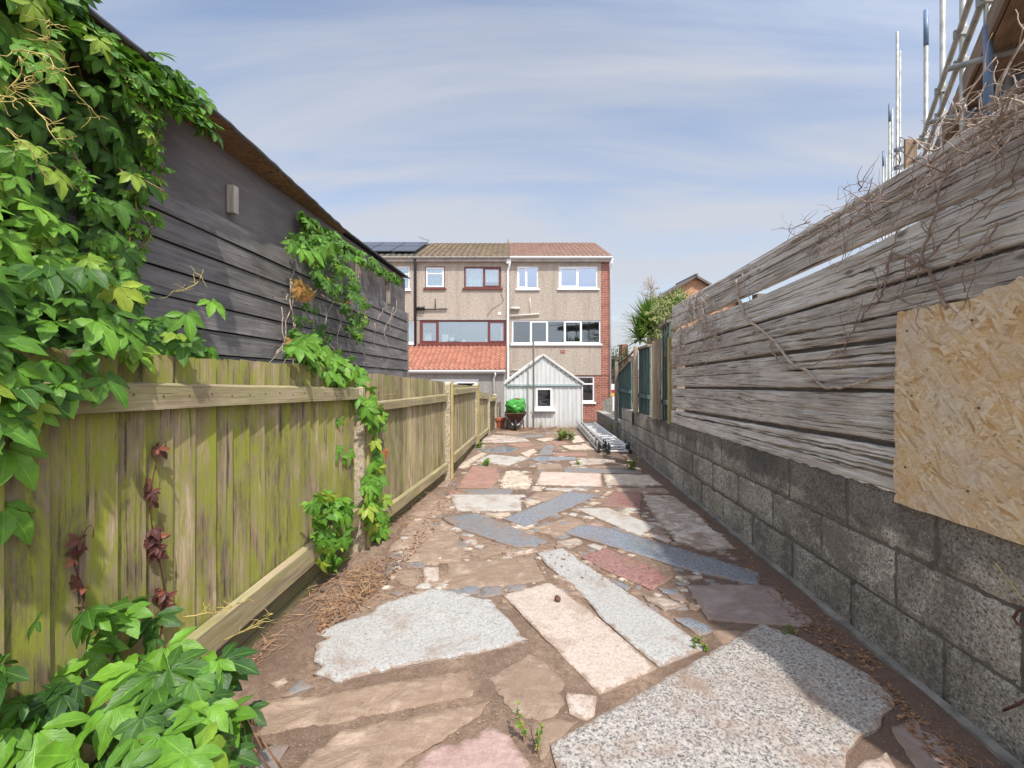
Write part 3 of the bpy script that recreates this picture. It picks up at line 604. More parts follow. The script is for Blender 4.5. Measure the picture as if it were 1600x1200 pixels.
def slab_mesh(pts, h, jag, seed, z_of=None, step=0.03):
    q = []
    n = len(pts)
    for i in range(n):
        a = Vector(pts[i]); b = Vector(pts[(i + 1) % n]); ln = (b - a).length; k = max(1, int(ln / step)); nr = Vector((b.y - a.y, a.x - b.x)).normalized()
        for j in range(k):
            p = a.lerp(b, j / k)
            amp = jag * (1 if j else 0.4)
            p = p + nr * (amp * 1.6 * nz(p.x * 9, p.y * 9, seed) + amp * 1.2 * nz(p.x * 35, p.y * 35, seed + 5))
            q.append((p.x, p.y))
    if poly_area(q) < 0: q = q[::-1]
    m = len(q); mb = MB()
    def ins(d):
        r = []
        for i in range(m):
            a = Vector(q[i - 1]); b = Vector(q[i]); c = Vector(q[(i + 1) % m]); t = (c - a)
            if t.length < 1e-9: t = Vector((1, 0))
            t.normalize(); r.append((b.x - t.y * d, b.y + t.x * d))
        return r
    z0 = (lambda x, y: -0.00985 * y) if z_of is None else z_of
    bnd = [Vector(p) for p in q]; A_ = np.array(q); B_ = np.roll(A_, -1, 0); AB = B_ - A_; L2 = (AB ** 2).sum(1) + 1e-12
    def dist(x, y):
        t = np.clip(((x - A_[:, 0]) * AB[:, 0] + (y - A_[:, 1]) * AB[:, 1]) / L2, 0, 1)
        return float(np.sqrt(((A_[:, 0] + t * AB[:, 0] - x) ** 2 + (A_[:, 1] + t * AB[:, 1] - y) ** 2).min()))
    x0_, x1_ = A_[:, 0].min(), A_[:, 0].max(); y0_, y1_ = A_[:, 1].min(), A_[:, 1].max()
    pts_ = list(bnd); xs_ = x0_
    gs = max(.02, min(.035, (x1_ - x0_) / 4))
    for gx in np.arange(x0_ + gs * .4, x1_, gs):
        for gy in np.arange(y0_ + gs * .4, y1_, gs):
            if inside_(gx, gy, q) and dist(gx, gy) > .010: pts_.append(Vector((gx + .004 * nz(gx * 90, gy * 90), gy)))
    # a ring just inside the rim
    for (x, y) in ins(.006)[::1]:
        if inside_(x, y, q) and dist(x, y) > .004: pts_.append(Vector((x, y)))
    from mathutils.geometry import delaunay_2d_cdt
    vo, eo, fo, *_r = delaunay_2d_cdt(pts_, [], [list(range(m))], 1, 1e-5)
    rv = {0: 0}
    for p in vo:
        dd = dist(p.x, p.y); zz = h - .006 * math.exp(-dd / .004) + jag * .18 * nz(p.x * 5, p.y * 5, seed) + jag * .12 * nz(p.x * 18, p.y * 18, seed)
        mb.v.append((p.x, p.y, z0(p.x, p.y) + zz)); mb.edge = getattr(mb, 'edge', []); mb.edge.append(dd)
    for f in fo: mb.f.append(tuple(f)); mb.uv += [(vo[i].x, vo[i].y) for i in f]; mb.r.append(.5)
    k0 = len(mb.v)
    for (x, y) in q: mb.v.append((x, y, z0(x, y) + h - .006)); mb.edge.append(0)
    for (x, y) in q: mb.v.append((x, y, z0(x, y) - .02)); mb.edge.append(0)
    for i in range(m):
        j = (i + 1) % m; mb.f.append((k0 + m + i, k0 + m + j, k0 + j, k0 + i)); mb.uv += [(0, 0)] * 4; mb.r.append(.5)
    return mb
def inside_(x, y, poly):
    c = False; j = len(poly) - 1
    for i in range(len(poly)):
        if (poly[i][1] > y) != (poly[j][1] > y) and x < (poly[j][0] - poly[i][0]) * (y - poly[i][1]) / (poly[j][1] - poly[i][1]) + poly[i][0]: c = not c
        j = i
    return c
def edge_attr(o, mb):
    a = o.data.attributes.new('edge', 'FLOAT', 'POINT'); a.data.foreach_set('value', np.array(mb.edge, dtype=np.float32)); o.data.polygons.foreach_set('use_smooth', [True] * len(o.data.polygons))
def build_slabs():
    for i, (mt, jag, px, h, lab) in enumerate(SLABS):
        pts = [G(x, y) for x, y in px]; pts = [(p.x, p.y) for p in pts]
        cx_ = sum(p[0] for p in pts) / len(pts); cy_ = sum(p[1] for p in pts) / len(pts)
        h = (.0075 if mt in ('sand', 'sand_dusty') else .0085 + .28 * h); mb = slab_mesh(pts, h + 0.0003 * (i % 7), jag * 1.15, i * 3.7)
        o = obj('paving_slab', mb, mt, base=(cx_, cy_, -0.00985 * cy_)); edge_attr(o, mb); o.rotation_euler = (RNG.uniform(-.001, .001), RNG.uniform(-.001, .001), 0)
        tag(o, lab, 'paving slab', 'crazy paving slabs set in the garden soil')
build_slabs()
def build_chips():
    regs = [([(640, 900), (690, 780), (740, 700), (780, 672), (905, 672), (1000, 720), (1130, 830), (1240, 930), (1180, 960), (1000, 930), (840, 930)], 460, (.02, .07)), ([(700, 790), (760, 690), (900, 690), (1020, 760), (1100, 830), (900, 840)], 260, (.05, .13)), ([(600, 890), (620, 830), (700, 790), (740, 860), (690, 920), (620, 930)], 60, (.04, .12))]
    for mt in ('cream', 'sand', 'pale_granite', 'grey_slate'):
        mb = MB()
        for poly, n, (s0, s1) in regs:
            for (x, y) in [(RNG.uniform(min(p[0] for p in poly), max(p[0] for p in poly)), RNG.uniform(min(p[1] for p in poly), max(p[1] for p in poly))) for _ in range(n // 3)]:
                g = G(x, y); k = int(RNG.integers(4, 6)); a0 = RNG.uniform(0, 6); s = RNG.uniform(s0, s1)
                if abs(g.x - SL * g.y - .2) > 1.5: continue
                pts = [(g.x + math.cos(a0 + q * 6.283 / k) * s * RNG.uniform(.6, 1.2), g.y + math.sin(a0 + q * 6.283 / k) * s * RNG.uniform(.5, 1.0)) for q in range(k)]
                c = slab_mesh(pts, .0085 + RNG.uniform(-.001, .0012), .004, s * 90, step=.04); o0 = len(mb.v); mb.v += c.v; mb.f += [tuple(i + o0 for i in f) for f in c.f]; mb.uv += c.uv; mb.r += c.r; mb.edge = getattr(mb, 'edge', []) + c.edge
        o = obj('stone_fragments', mb, mt, base=(0, 5, 0)); edge_attr(o, mb); tag(o, {'cream': 'small cream stone fragments', 'sand': 'small brown stone fragments', 'pale_granite': 'small off white granite fragments', 'grey_slate': 'small grey slate fragments'}[mt] + ' scattered in the soil joints of the paving', 'stone fragments', kind='stuff')
build_chips()

# ================================================================== BLOCK WALL (right)
DW = 1.925
def ztop(Y): return (0.994 - 0.033 * Y)
def build_block_wall():
    t = thing('block_wall', 'low grey concrete block wall along the right side of the path, carrying the old plank fence', 'wall', (SL * 5 + DW, 5, gz(5)))
    core = MB(); Ya, Yb = 0.55, 10.37
    def W(Y, d, z): return Vector((SL * Y + DW + d, Y, z))
    def slabq(mb, Y0, Y1, za0, zb0, za1, zb1, d0, d1, **k):
        mb.hexa([W(Y0, d0, za0), W(Y1, d0, zb0), W(Y1, d1, zb0), W(Y0, d1, za0), W(Y0, d0, za1), W(Y1, d0, zb1), W(Y1, d1, zb1), W(Y0, d1, za1)], **k)
    slabq(core, Ya, Yb - .004, gz(Ya) - .1, gz(Yb) - .1, ztop(Ya) - .012, ztop(Yb) - .012, 0.010, 0.19)
    obj('mortar_core', core, 'mortar', t)
    mb = MB(); fr = [0.0, 0.345, 0.675, 1.0]; bl = 0.64; m = .008
    joints = {2: 2.84, 1: 3.09 - .64 * 2, 0: 2.80}
    for k in range(3):
        y0 = joints[k] - bl * 6
        while y0 < Yb:
            a = max(y0 + m, Ya); b = min(y0 + bl - m, Yb)
            if b - a > 0.05:
                def zz_(Y, f_): return gz(Y) + (ztop(Y) - gz(Y)) * f_
                off = random.uniform(-.004, .004); r = random.random()
                # subdivided block face with worn edges
                za = lambda Y: zz_(Y, fr[k]) + (m if k else -0.05); zb = lambda Y: zz_(Y, fr[k + 1]) - (m if k < 2 else 0)
                nu = 18; nv = 9
                us = [a + (b - a) * i / nu for i in range(nu + 1)]; vs = [j / nv for j in range(nv + 1)]
                def fn(u, v_):
                    z = za(u) + (zb(u) - za(u)) * v_
                    e = min(u - a, b - u, (zb(u) - za(u)) * min(v_, 1 - v_))
                    rnd_ = max(0, 1 - e / 0.012)
                    d = off + 0.009 * rnd_ ** 2 + 0.004 * nz(u * 7, z * 7, k) + 0.006 * nz(u * 30, z * 30, k)
                    if k == 2 and v_ == 1: z += 0.010 * nz(u * 14, 3.3)
                    return W(u, d, z)
                mb.grid(fn, us, vs, r=r, flip=True)
                # top, ends
                if k == 2:
                    mb.grid(lambda u, v_: (lambda p: (p[0] + v_ * .2, p[1], p[2] - .002 + 0.004 * nz(u * 20, v_ * 9)))(fn(u, 1.0)), us, [0, .25, .5, .75, 1.0], r=r, flip=True)
                p = [fn(b, 0), fn(b, 1)]; mb.face([p[0], p[0] + Vector((.2, 0, 0)), p[1] + Vector((.2, 0, 0)), p[1]], r=r)
                p = [fn(a, 0), fn(a, 1)]; mb.face([p[1], p[1] + Vector((.2, 0, 0)), p[0] + Vector((.2, 0, 0)), p[0]], r=r)
                mb.face([W(a, .2, za(a)), W(a, .2, zb(a)), W(b, .2, zb(b)), W(b, .2, za(b))], r=r)
            y0 += bl
    obj('blockwork', mb, 'block', t, smooth=False)
    ft = MB(); us = list(np.arange(0.55, 10.2, 0.08))
    ft.grid(lambda u, v_: W(u, [-0.004, -0.045 - .008 * nz(u * 2), -0.05 - .008 * nz(u * 2)][v_], gz(u) + [0.045 + .006 * nz(u * 4), 0.038 + .008 * nz(u * 5, 3), -0.03][v_]), us, [0, 1, 2])
    obj('footing', ft, 'footing', t)
    # low far wall beyond
    t2 = thing('low_wall', 'very low concrete wall beyond the taller block wall, beside the ladders', 'wall', (SL * 12 + DW, 12, gz(12)))
    lw = MB(); slabq(lw, 10.38, 14.6, gz(10.3) - .1, gz(14.6) - .1, 0.28, 0.14, 0.0, .2); obj('kerb_course', lw, 'footing', t2, bevel=.01)
    cp = MB()
    y = 10.4
    while y < 14.5:
        slabq(cp, y, y + .41, .281 + (10.4 - y) * .033, .281 + (10.4 - y - .41) * .033, .315 + (10.4 - y) * .033, .315 + (10.4 - y - .41) * .033, -.02, .22); y += .425
    obj('coping', cp, 'lead', t2, bevel=.008)
    # cement-filled bag / pale pad hanging over wall
    mp = MB(); Y0 = 9.05
    mp.grid(lambda u, v_: W(Y0 + u * (0.36 - .12 * abs(v_)), -0.03 - 0.012 * math.sin(u * 3.1 * 1.0), ztop(Y0 + u * .36) + 0.012 - v_ * .28), [i / 8 for i in range(9)], [i / 8 for i in range(9)], flip=True)
    mp.grid(lambda u, v_: W(Y0 + u * .36, -0.03 + v_ * .25, ztop(Y0 + u * .36) + .012 + .006 * nz(u * 4, v_ * 4)), [i / 8 for i in range(9)], [i / 8 for i in range(9)], flip=True)
    o = obj('hanging_cloth', mp, 'lead', base=W(Y0, 0, ztop(Y0))); sm = o.modifiers.new('thick', 'SOLIDIFY'); sm.thickness = .014
    tag(o, 'pale grey cloth hanging over the far end of the block wall', 'cloth')
build_block_wall()

# ================================================================== OLD PLANK FENCE (right)
def WP(Y, d, z): return Vector((SL * Y + 1.95 + d, Y, z))
LN = [(2.754, .0515), (2.459, .0538), (2.17, .0487), (1.858, .044), (1.573, .042), (1.289, .046), (0.990, .0325)]
def zl(k, Y): a, b = LN[k]; return a - b * Y
def plank(parent, k, Ya, Yb, top, bot, cracks, seed, th=.034, lean=0.0, wob=.004):
    """thick weathered board whose face carries real splits"""
    nv = 54
    us = []; y = Ya
    while y < Yb: us.append(y); y += 0.007 + 0.0030 * y
    us.append(Yb); mb = MB()
    def edge(Y, s): return wob * nz(Y * 1.3, s, seed) + wob * 0.8 * nz(Y * 7, s, seed) + .0035 * nz(Y * 40, s, seed)
    def fn(u, v_):
        zt = top(u) + edge(u, 1.0); zb = bot(u) + edge(u, 7.0); z = zb + (zt - zb) * v_
        d = 0.0
        g = nz(u * 0.9, z * 48, seed); g2 = nz(u * 3, z * 130, seed + 2)
        d += 0.0022 * g + 0.0016 * g2
        rr = nz(u * 3.2, z * 34, seed + 4)
        if rr > 0.34: d += 0.05 * (rr - 0.34)           # weathered hollows
        for (c0, slope, u0, u1, wd, dp) in cracks:
            if u0 < u < u1:
                cv = c0 + slope * (u - u0) + 0.035 * nz(u * 1.1, c0 * 9, seed) + .02 * nz(u * 11, c0 * 9, seed)
                e = min(1, (u - u0) / .25, (u1 - u) / .25); dist = abs(v_ - cv) * (zt - zb)
                ww = wd * .62 * (0.35 + 2.2 * abs(nz(u * 3, 5, seed + c0))) * e
                if dist < ww: d = max(d, dp * 1.9 * (1 - (dist / ww) ** 4))
        # rounded edges
        ed = min(v_, 1 - v_) * (zt - zb)
        if ed < .012: d += .010 * (1 - ed / .012) ** 2
        # end grain raggedness
        return WP(u, d + lean * v_ - th, z)
    vs = [j / nv for j in range(nv + 1)]
    vo = (random.random() * 20, random.random() * 20)
    i0 = len(mb.v)
    mb.grid(fn, us, vs, r=random.random(), flip=True)
    # uvs in metres
    hgt = top(Ya) - bot(Ya); mb.uv = [(a + vo[0], b * hgt + vo[1]) for a, b in mb.uv]
    r = mb.r[0]
    n = len(us)
    def q(a, b, c, d_, L_=1):
        mb.face([a, b, c, d_], [(a[1] + vo[0], 0), (b[1] + vo[0], 0), (c[1] + vo[0], .03), (d_[1] + vo[0], .03)], r)
    for i in range(n - 1):
        a, b = fn(us[i], 1.0), fn(us[i + 1], 1.0); q(a, b, b + Vector((th, 0, 0)), a + Vector((th, 0, 0)))
        a, b = fn(us[i], 0.0), fn(us[i + 1], 0.0); q(b, a, a + Vector((th, 0, 0)), b + Vector((th, 0, 0)))
    for u in (us[0], us[-1]):
        a, b = fn(u, 0), fn(u, 1); mb.face([a, b, b + Vector((th, 0, 0)), a + Vector((th, 0, 0))], r=r)
    a, b, c, d_ = fn(us[0], 0), fn(us[0], 1), fn(us[-1], 1), fn(us[-1], 0); w_ = Vector((th + .006, 0, 0))
    mb.face([a + w_, d_ + w_, c + w_, b + w_], [(0, 0), (5, 0), (5, .3), (0, .3)], r)
    return obj('plank', mb, 'plank', parent, smooth=True)
def build_plank_fence():
    t = thing('plank_fence', 'tall fence of thick grey weathered horizontal planks standing on the block wall', 'fence', (SL * 4 + 1.95, 4, .86))
    Ya, Yb = 1.3, 6.48
    pl = [
     (lambda Y: zl(0, Y) + .02 * math.sin(Y * 1.3), lambda Y: zl(0, Y) * .52 + zl(1, Y) * .48 + .006, [(.30, .07, 1.3, 4.8, .013, .02), (.62, .02, 1.6, 3.6, .012, .016), (.8, -.03, 2.5, 6.0, .008, .012)]),
     (lambda Y: zl(0, Y) * .52 + zl(1, Y) * .48 - .003, lambda Y: zl(1, Y) + .012, [(.55, .02, 2.0, 5.0, .006, .012)]),
     (lambda Y: zl(1, Y) - .010 - (.036 * max(0, 1 - ((Y - 3.75) / 1.45) ** 2)) - (.035 if Y > 5.4 else 0) * min(1, (Y - 5.4) / .2), lambda Y: zl(2, Y) + .008, [(.35, .05, 1.3, 4.2, .007, .013), (.72, -.02, 1.8, 5.8, .006, .011), (.12, .02, 1.3, 3.0, .008, .014)]),
     (lambda Y: zl(2, Y) - .014, lambda Y: zl(3, Y) + .012, [(.38, .03, 1.3, 6.4, .012, .024), (.70, 0, 2.0, 4.5, .006, .012), (.12, .05, 1.3, 3.4, .013, .02)]),
     (lambda Y: zl(3, Y) - .018, lambda Y: zl(4, Y) + .010, [(.52, 0, 1.4, 3.6, .014, .024), (.50, .01, 3.9, 6.3, .008, .016), (.8, -.03, 1.3, 3.4, .010, .02)]),
     (lambda Y: zl(4, Y) - .018, lambda Y: zl(5, Y) + .016, [(.60, .0, 4.4, 6.45, .009, .016), (.2, .02, 2.2, 4.5, .005, .010)]),
     (lambda Y: zl(5, Y) - .020, lambda Y: zl(6, Y) + .014, [(.62, .03, 1.3, 5.8, .018, .026), (.30, .03, 1.3, 4.6, .015, .022), (.8, -.02, 2.4, 6.4, .013, .02), (.45, 0, 1.6, 3.4, .010, .018)]),
    ]
    for i, (tp, bt, ck) in enumerate(pl): plank(t, i, Ya, Yb + random.uniform(-.03, .05), tp, bt, ck, i * 13.7)
    for Y in (1.7, 4.05, 6.42):
        p = MB(); p.hexa([WP(Y, .012, .8), WP(Y + .1, .012, .8), WP(Y + .1, .11, .8), WP(Y, .11, .8), WP(Y, .012, zl(0, Y) - .30), WP(Y + .1, .012, zl(0, Y) - .30), WP(Y + .1, .11, zl(0, Y) - .30), WP(Y, .11, zl(0, Y) - .30)])
        obj('fence_support', p, 'oldpost', t)
    for k in (2, 3, 4, 5):
        bb = MB(); bb.hexa([WP(1.3, .014, zl(k, 1.3) - .09), WP(6.05, .014, zl(k, 6.05) - .09), WP(6.05, .03, zl(k, 6.05) - .09), WP(1.3, .03, zl(k, 1.3) - .09), WP(1.3, .014, zl(k, 1.3) + .10), WP(6.05, .014, zl(k, 6.05) + .10), WP(6.05, .03, zl(k, 6.05) + .10), WP(1.3, .03, zl(k, 1.3) + .10)])
        obj('backing_board', bb, 'clad', t)
    for i in range(7):
        for Y in (1.75, 4.1, 6.38):
            zc_ = (pl[i][0](Y) + pl[i][1](Y)) / 2
            for s in (-.05, .05):
                nl = MB(); c = WP(Y + random.uniform(-.015, .015), -.036, zc_ + s); nl.tube([c, c + Vector((-.004, 0, 0))], .005, n=6); obj('nail', nl, 'rust', t)
    # end board (yellowish edge batten at the far end)
    e = MB(); Y = 6.56; e.hexa([WP(Y, -.05, .76), WP(Y + .07, -.05, .76), WP(Y + .07, .02, .76), WP(Y, .02, .76), WP(Y, -.05, 2.02), WP(Y + .07, -.05, 2.02), WP(Y + .07, .02, 2.02), WP(Y, .02, 2.02)])
    obj('end_batten', e, 'strip', t, bevel=.004)
    # OSB sheet
    mb = MB(); d = -.052; us = [1.05 + (2.40 - 1.05) * i / 60 for i in range(61)]; vs = [j / 40 for j in range(41)]
    def fo(u, v_):
        zb = ztop(u) + .004 if False else 0.994 - .033 * u - .035 + .006 * nz(u * 9, 2); zt = 1.905 - 0.035 * (u - 1.8) + .022 * nz(u * 6, 5) + .016 * nz(u * 22, 5) + .012 * nz(u * 50, 5) + (.03 if u < 1.93 else 0)
        uu = u
        if u > 2.3: uu = u - (u - 2.3) / .1 * (.02 * nz(v_ * 9, 1) + .012 * nz(v_ * 30, 2) + .035 * max(0, v_ - .2) ** 2 - .02)
        return WP(uu, d + .005 * nz(u * 2, v_ * 2), zb + (zt - zb) * v_)
    mb.grid(fo, us, vs, flip=True); mb.uv = [(a, b * 1.05) for a, b in mb.uv]
    o = obj('osb_sheet', mb, 'osb', base=WP(1.8, d, .9)); so = o.modifiers.new('thick', 'SOLIDIFY'); so.thickness = .012; so.offset = -1
    for (Y, z) in ((2.33, 1.78), (2.30, 1.45), (2.34, 1.08), (1.98, 1.80), (1.95, 1.42), (2.0, 1.05)):
        s_ = MB(); c = WP(Y, d - .004, z); s_.tube([c, c + Vector((-.003, 0, 0))], .005, n=8); obj('screw', s_, 'rust', o)
    tag(o, 'pale strandboard sheet with a ragged top fixed over the near end of the plank fence', 'board')
build_plank_fence()

# ================================================================== LEFT FENCE
def lerp(a, b, t): return a + (b - a) * t
def build_left_fence():
    # (Xa,Ya)->(Xb,Yb), top za/zb, rails list of ((bottom,top) at a, (bottom,top) at b), mat, label
    pans = [
     ((-1.367 - .09 * 3.15, .90), (-1.40, 3.94), (1.685, 1.580), [((1.47, 1.59), (1.315, 1.415)), ((.16, .31), (.23, .38))], 'fence', 'nearest green stained fence panel, covered in algae, left of the path'),
     ((-1.31, 4.16), (-1.005, 6.60), (1.535, 1.375), [((1.19, 1.275), (1.095, 1.195)), ((.12, .24), (.095, .20))], 'fence_far', 'brown fence panel behind the creeper covered post'),
     ((-.925, 6.80), (-.815, 9.60), (1.33, 1.17), [((1.17, 1.27), (1.06, 1.16)), ((.16, .29), (.03, .155))], 'fence_far', 'fence panel between the second and third concrete posts'),
     ((-.775, 9.84), (-.645, 11.40), (1.07, .90), [((.90, 1.0), (.78, .87)), ((.0, .10), (-.03, .06))], 'fence_far', 'short fence panel past the third concrete post'),
     ((-.60, 11.60), (-.50, 12.60), (.86, .80), [((.70, .78), (.66, .74))], 'fence_far', 'last and farthest short fence panel by the flower pot'),
    ]
    for pi, (A, B, tp, rails, mt, lab) in enumerate(pans):
        A = Vector(A); B = Vector(B); ln = (B - A).length; d = (B - A) / ln; nrm = Vector((d.y, -d.x))   # towards the path
        t = thing('board_fence', lab, 'fence panel', (*((A + B) / 2), gz((A.y + B.y) / 2)), 'left boundary fence panels')
        bd = MB(); x = 0.0; i = 0
        while x < ln - .01:
            wd = random.uniform(.118, .14); x1 = min(x + wd + .018, ln); zt0 = lerp(tp[0], tp[1], x / ln) + random.uniform(-.010, .010); zt1 = lerp(tp[0], tp[1], x1 / ln) + random.uniform(-.008, .008)
            zb0 = lerp(rails[-1][0][0], rails[-1][1][0], x / ln) - .02
            # feather-edge board: thin at start, thick at end, slightly curved grid
            vs = list(np.linspace(0, 1, 14)); ss = [0, .25, .5, .75, 1.0]; seed = pi * 50 + i
            def fb(s, v_):
                u = x + (x1 - x) * s; z = zb0 + (lerp(zt0, zt1, s) - zb0) * v_
                dd = .004 + .030 * s + .004 * nz(v_ * 1.5, seed) * s + .0025 * nz(s * 2, v_ * 6, seed)
                p = A + d * (u + .003 * nz(v_ * 3, seed, 4)) + nrm * dd; return Vector((p.x, p.y, z))
            r = random.random(); k0 = len(bd.uv)
            bd.grid(fb, ss, vs, r=r); 
            hh = zt0 - zb0; oo = (random.random() * 20, random.random() * 20)
            bd.uv[k0:] = [(b * hh + oo[0], a * .14 + oo[1]) for a, b in bd.uv[k0:]]
            for s in (0, 1.0):
                for j in range(len(vs) - 1):
                    a_, b_ = fb(s, vs[j]), fb(s, vs[j + 1]); w_ = Vector((nrm.x, nrm.y, 0)) * -(.03 if s else .012)
                    q = [a_, b_, b_ + w_, a_ + w_]; bd.face(q if not s else q[::-1], [(vs[j] * hh, 0), (vs[j + 1] * hh, 0), (vs[j + 1] * hh, .02), (vs[j] * hh, .02)], r)
            for j in range(4):
                a_, b_ = fb(ss[j], 1), fb(ss[j + 1], 1); w_ = Vector((nrm.x, nrm.y, 0)) * -.02; bd.face([a_, b_, b_ + w_, a_ + w_], r=r)
            a_, b_, c_, d_ = fb(0, 0), fb(1, 0), fb(1, 1), fb(0, 1); w_ = Vector((nrm.x, nrm.y, 0)) * -.02
            bd.face([b_ + w_, a_ + w_, d_ + w_, c_ + w_], [(0, 0), (0, .1), (1.3, .1), (1.3, 0)], r)
            x += wd; i += 1
        obj('boards', bd, mt, t)
        for ra, rb in rails:
            m = MB(); pts = []
            n = 12
            off = random.random() * 20
            def fr_(s, c):
                p = A + d * (ln * s) + nrm * (.034 if c in (0, 3) else .078); z = lerp(ra[0 if c in (0, 1) else 1], rb[0 if c in (0, 1) else 1], s)
                z += .004 * nz(s * 5, c) 
                if c == 2: z -= .012                # arris slope
                return Vector((p.x, p.y, z))
            for k in range(n):
                s0, s1 = k / n, (k + 1) / n
                for (ca, cb) in ((0, 1), (1, 2), (2, 3), (3, 0)):
                    q = [fr_(s0, ca), fr_(s1, ca), fr_(s1, cb), fr_(s0, cb)]; hh = (q[3] - q[0]).length
                    m.face(q[::-1], [(s0 * ln + off, hh + ca), (s1 * ln + off, hh + ca), (s1 * ln + off, ca), (s0 * ln + off, ca)], .5)
            for s in (0, 1):
                q = [fr_(s, c) for c in range(4)]; m.face(q if s else q[::-1])
            # (face order keeps outward normals)
            obj('rail', m, 'rail', t)
        # gravel board under the bottom rail
        g = MB(); ra, rb = rails[-1]
        za, zb = ra[0] + .0, rb[0] + .0
        for f0, f1 in ((0, .48), (.50, 1.0)):
            lo_a = gz(A.y) - .05; lo_b = gz(B.y) - .05
            def gp(s, o_, z): p = A + d * (ln * s) + nrm * o_; return (p.x, p.y, z)
            g.hexa([gp(0, .022, lerp(lo_a, za, f0)), gp(1, .022, lerp(lo_b, zb, f0)), gp(1, -.01, lerp(lo_b, zb, f0)), gp(0, -.01, lerp(lo_a, za, f0)),
                    gp(0, .022, lerp(lo_a, za, f1) - .003), gp(1, .022, lerp(lo_b, zb, f1) - .003), gp(1, -.01, lerp(lo_b, zb, f1) - .003), gp(0, -.01, lerp(lo_a, za, f1) - .003)])
        obj('gravel_board', g, 'gravel', t)
        for (ra, rb) in rails[:1]:
            for k in range(int(ln / .14)):
                s = (k + .5) * .14 / ln; p = A + d * (ln * s) + nrm * .079; z = lerp((ra[0] + ra[1]) / 2, (rb[0] + rb[1]) / 2, s) + random.uniform(-.01, .01)
                nl = MB(); nl.tube([(p.x, p.y, z), (p.x + nrm.x * .002, p.y + nrm.y * .002, z)], .004, n=6); obj('nail', nl, 'rust', t)
    posts = [(-1.375, 4.05, 1.41, .155, True, 'concrete fence post wrapped in creeper, nearest to the camera'),
             (-.965, 6.70, 1.33, .125, True, 'second concrete fence post, bare and pale brown'),
             (-.795, 9.72, 1.19, .125, True, 'third concrete fence post along the left side'),
             (-.62, 11.5, .83, .125, False, 'fourth concrete fence post, short and stained'),
             (-.485, 12.7, .80, .11, False, 'farthest fence post standing behind the flower pot')]
    for (x, y, zt, wd, strip, lab) in posts:
        t = thing('fence_post', lab, 'fence post', (x, y, gz(y)), 'concrete posts of the left fence'); h_ = wd / 2
        m = MB(); zs = list(np.linspace(gz(y) - .1, zt, 16)); pr = []
        for k in range(4):
            cs = [(-h_, -h_), (h_, -h_), (h_, h_), (-h_, h_)]; a, b = cs[k], cs[(k + 1) % 4]
            m.grid(lambda s, z: (x + lerp(a[0], b[0], s) + .003 * nz(z * 7, s * 3, y), y + lerp(a[1], b[1], s) + .003 * nz(z * 7, s * 3, y + 4), z), [0, .5, 1], zs)
        m.face([(x - h_, y - h_, zt), (x + h_, y - h_, zt), (x, y, zt + .03)]); m.face([(x + h_, y - h_, zt), (x + h_, y + h_, zt), (x, y, zt + .03)])
        m.face([(x + h_, y + h_, zt), (x - h_, y + h_, zt), (x, y, zt + .03)]); m.face([(x - h_, y + h_, zt), (x - h_, y - h_, zt), (x, y, zt + .03)])
        obj('concrete_post' if zt > .9 else 'post_shaft', m, 'concrete', t)
        if strip:
            s_ = MB(); s_.box(x + h_ + .004, x + h_ + .034, y - .02, y + .06, gz(y) - .02, zt + .05); obj('timber_strip', s_, 'strip', t, bevel=.003)
            bt = MB(); bt.tube([(x - .01, y - h_ - .014, zt - .14), (x - .01, y - h_ + .01, zt - .14)], .011, n=6); obj('bolt', bt, 'rust', t)
build_left_fence()
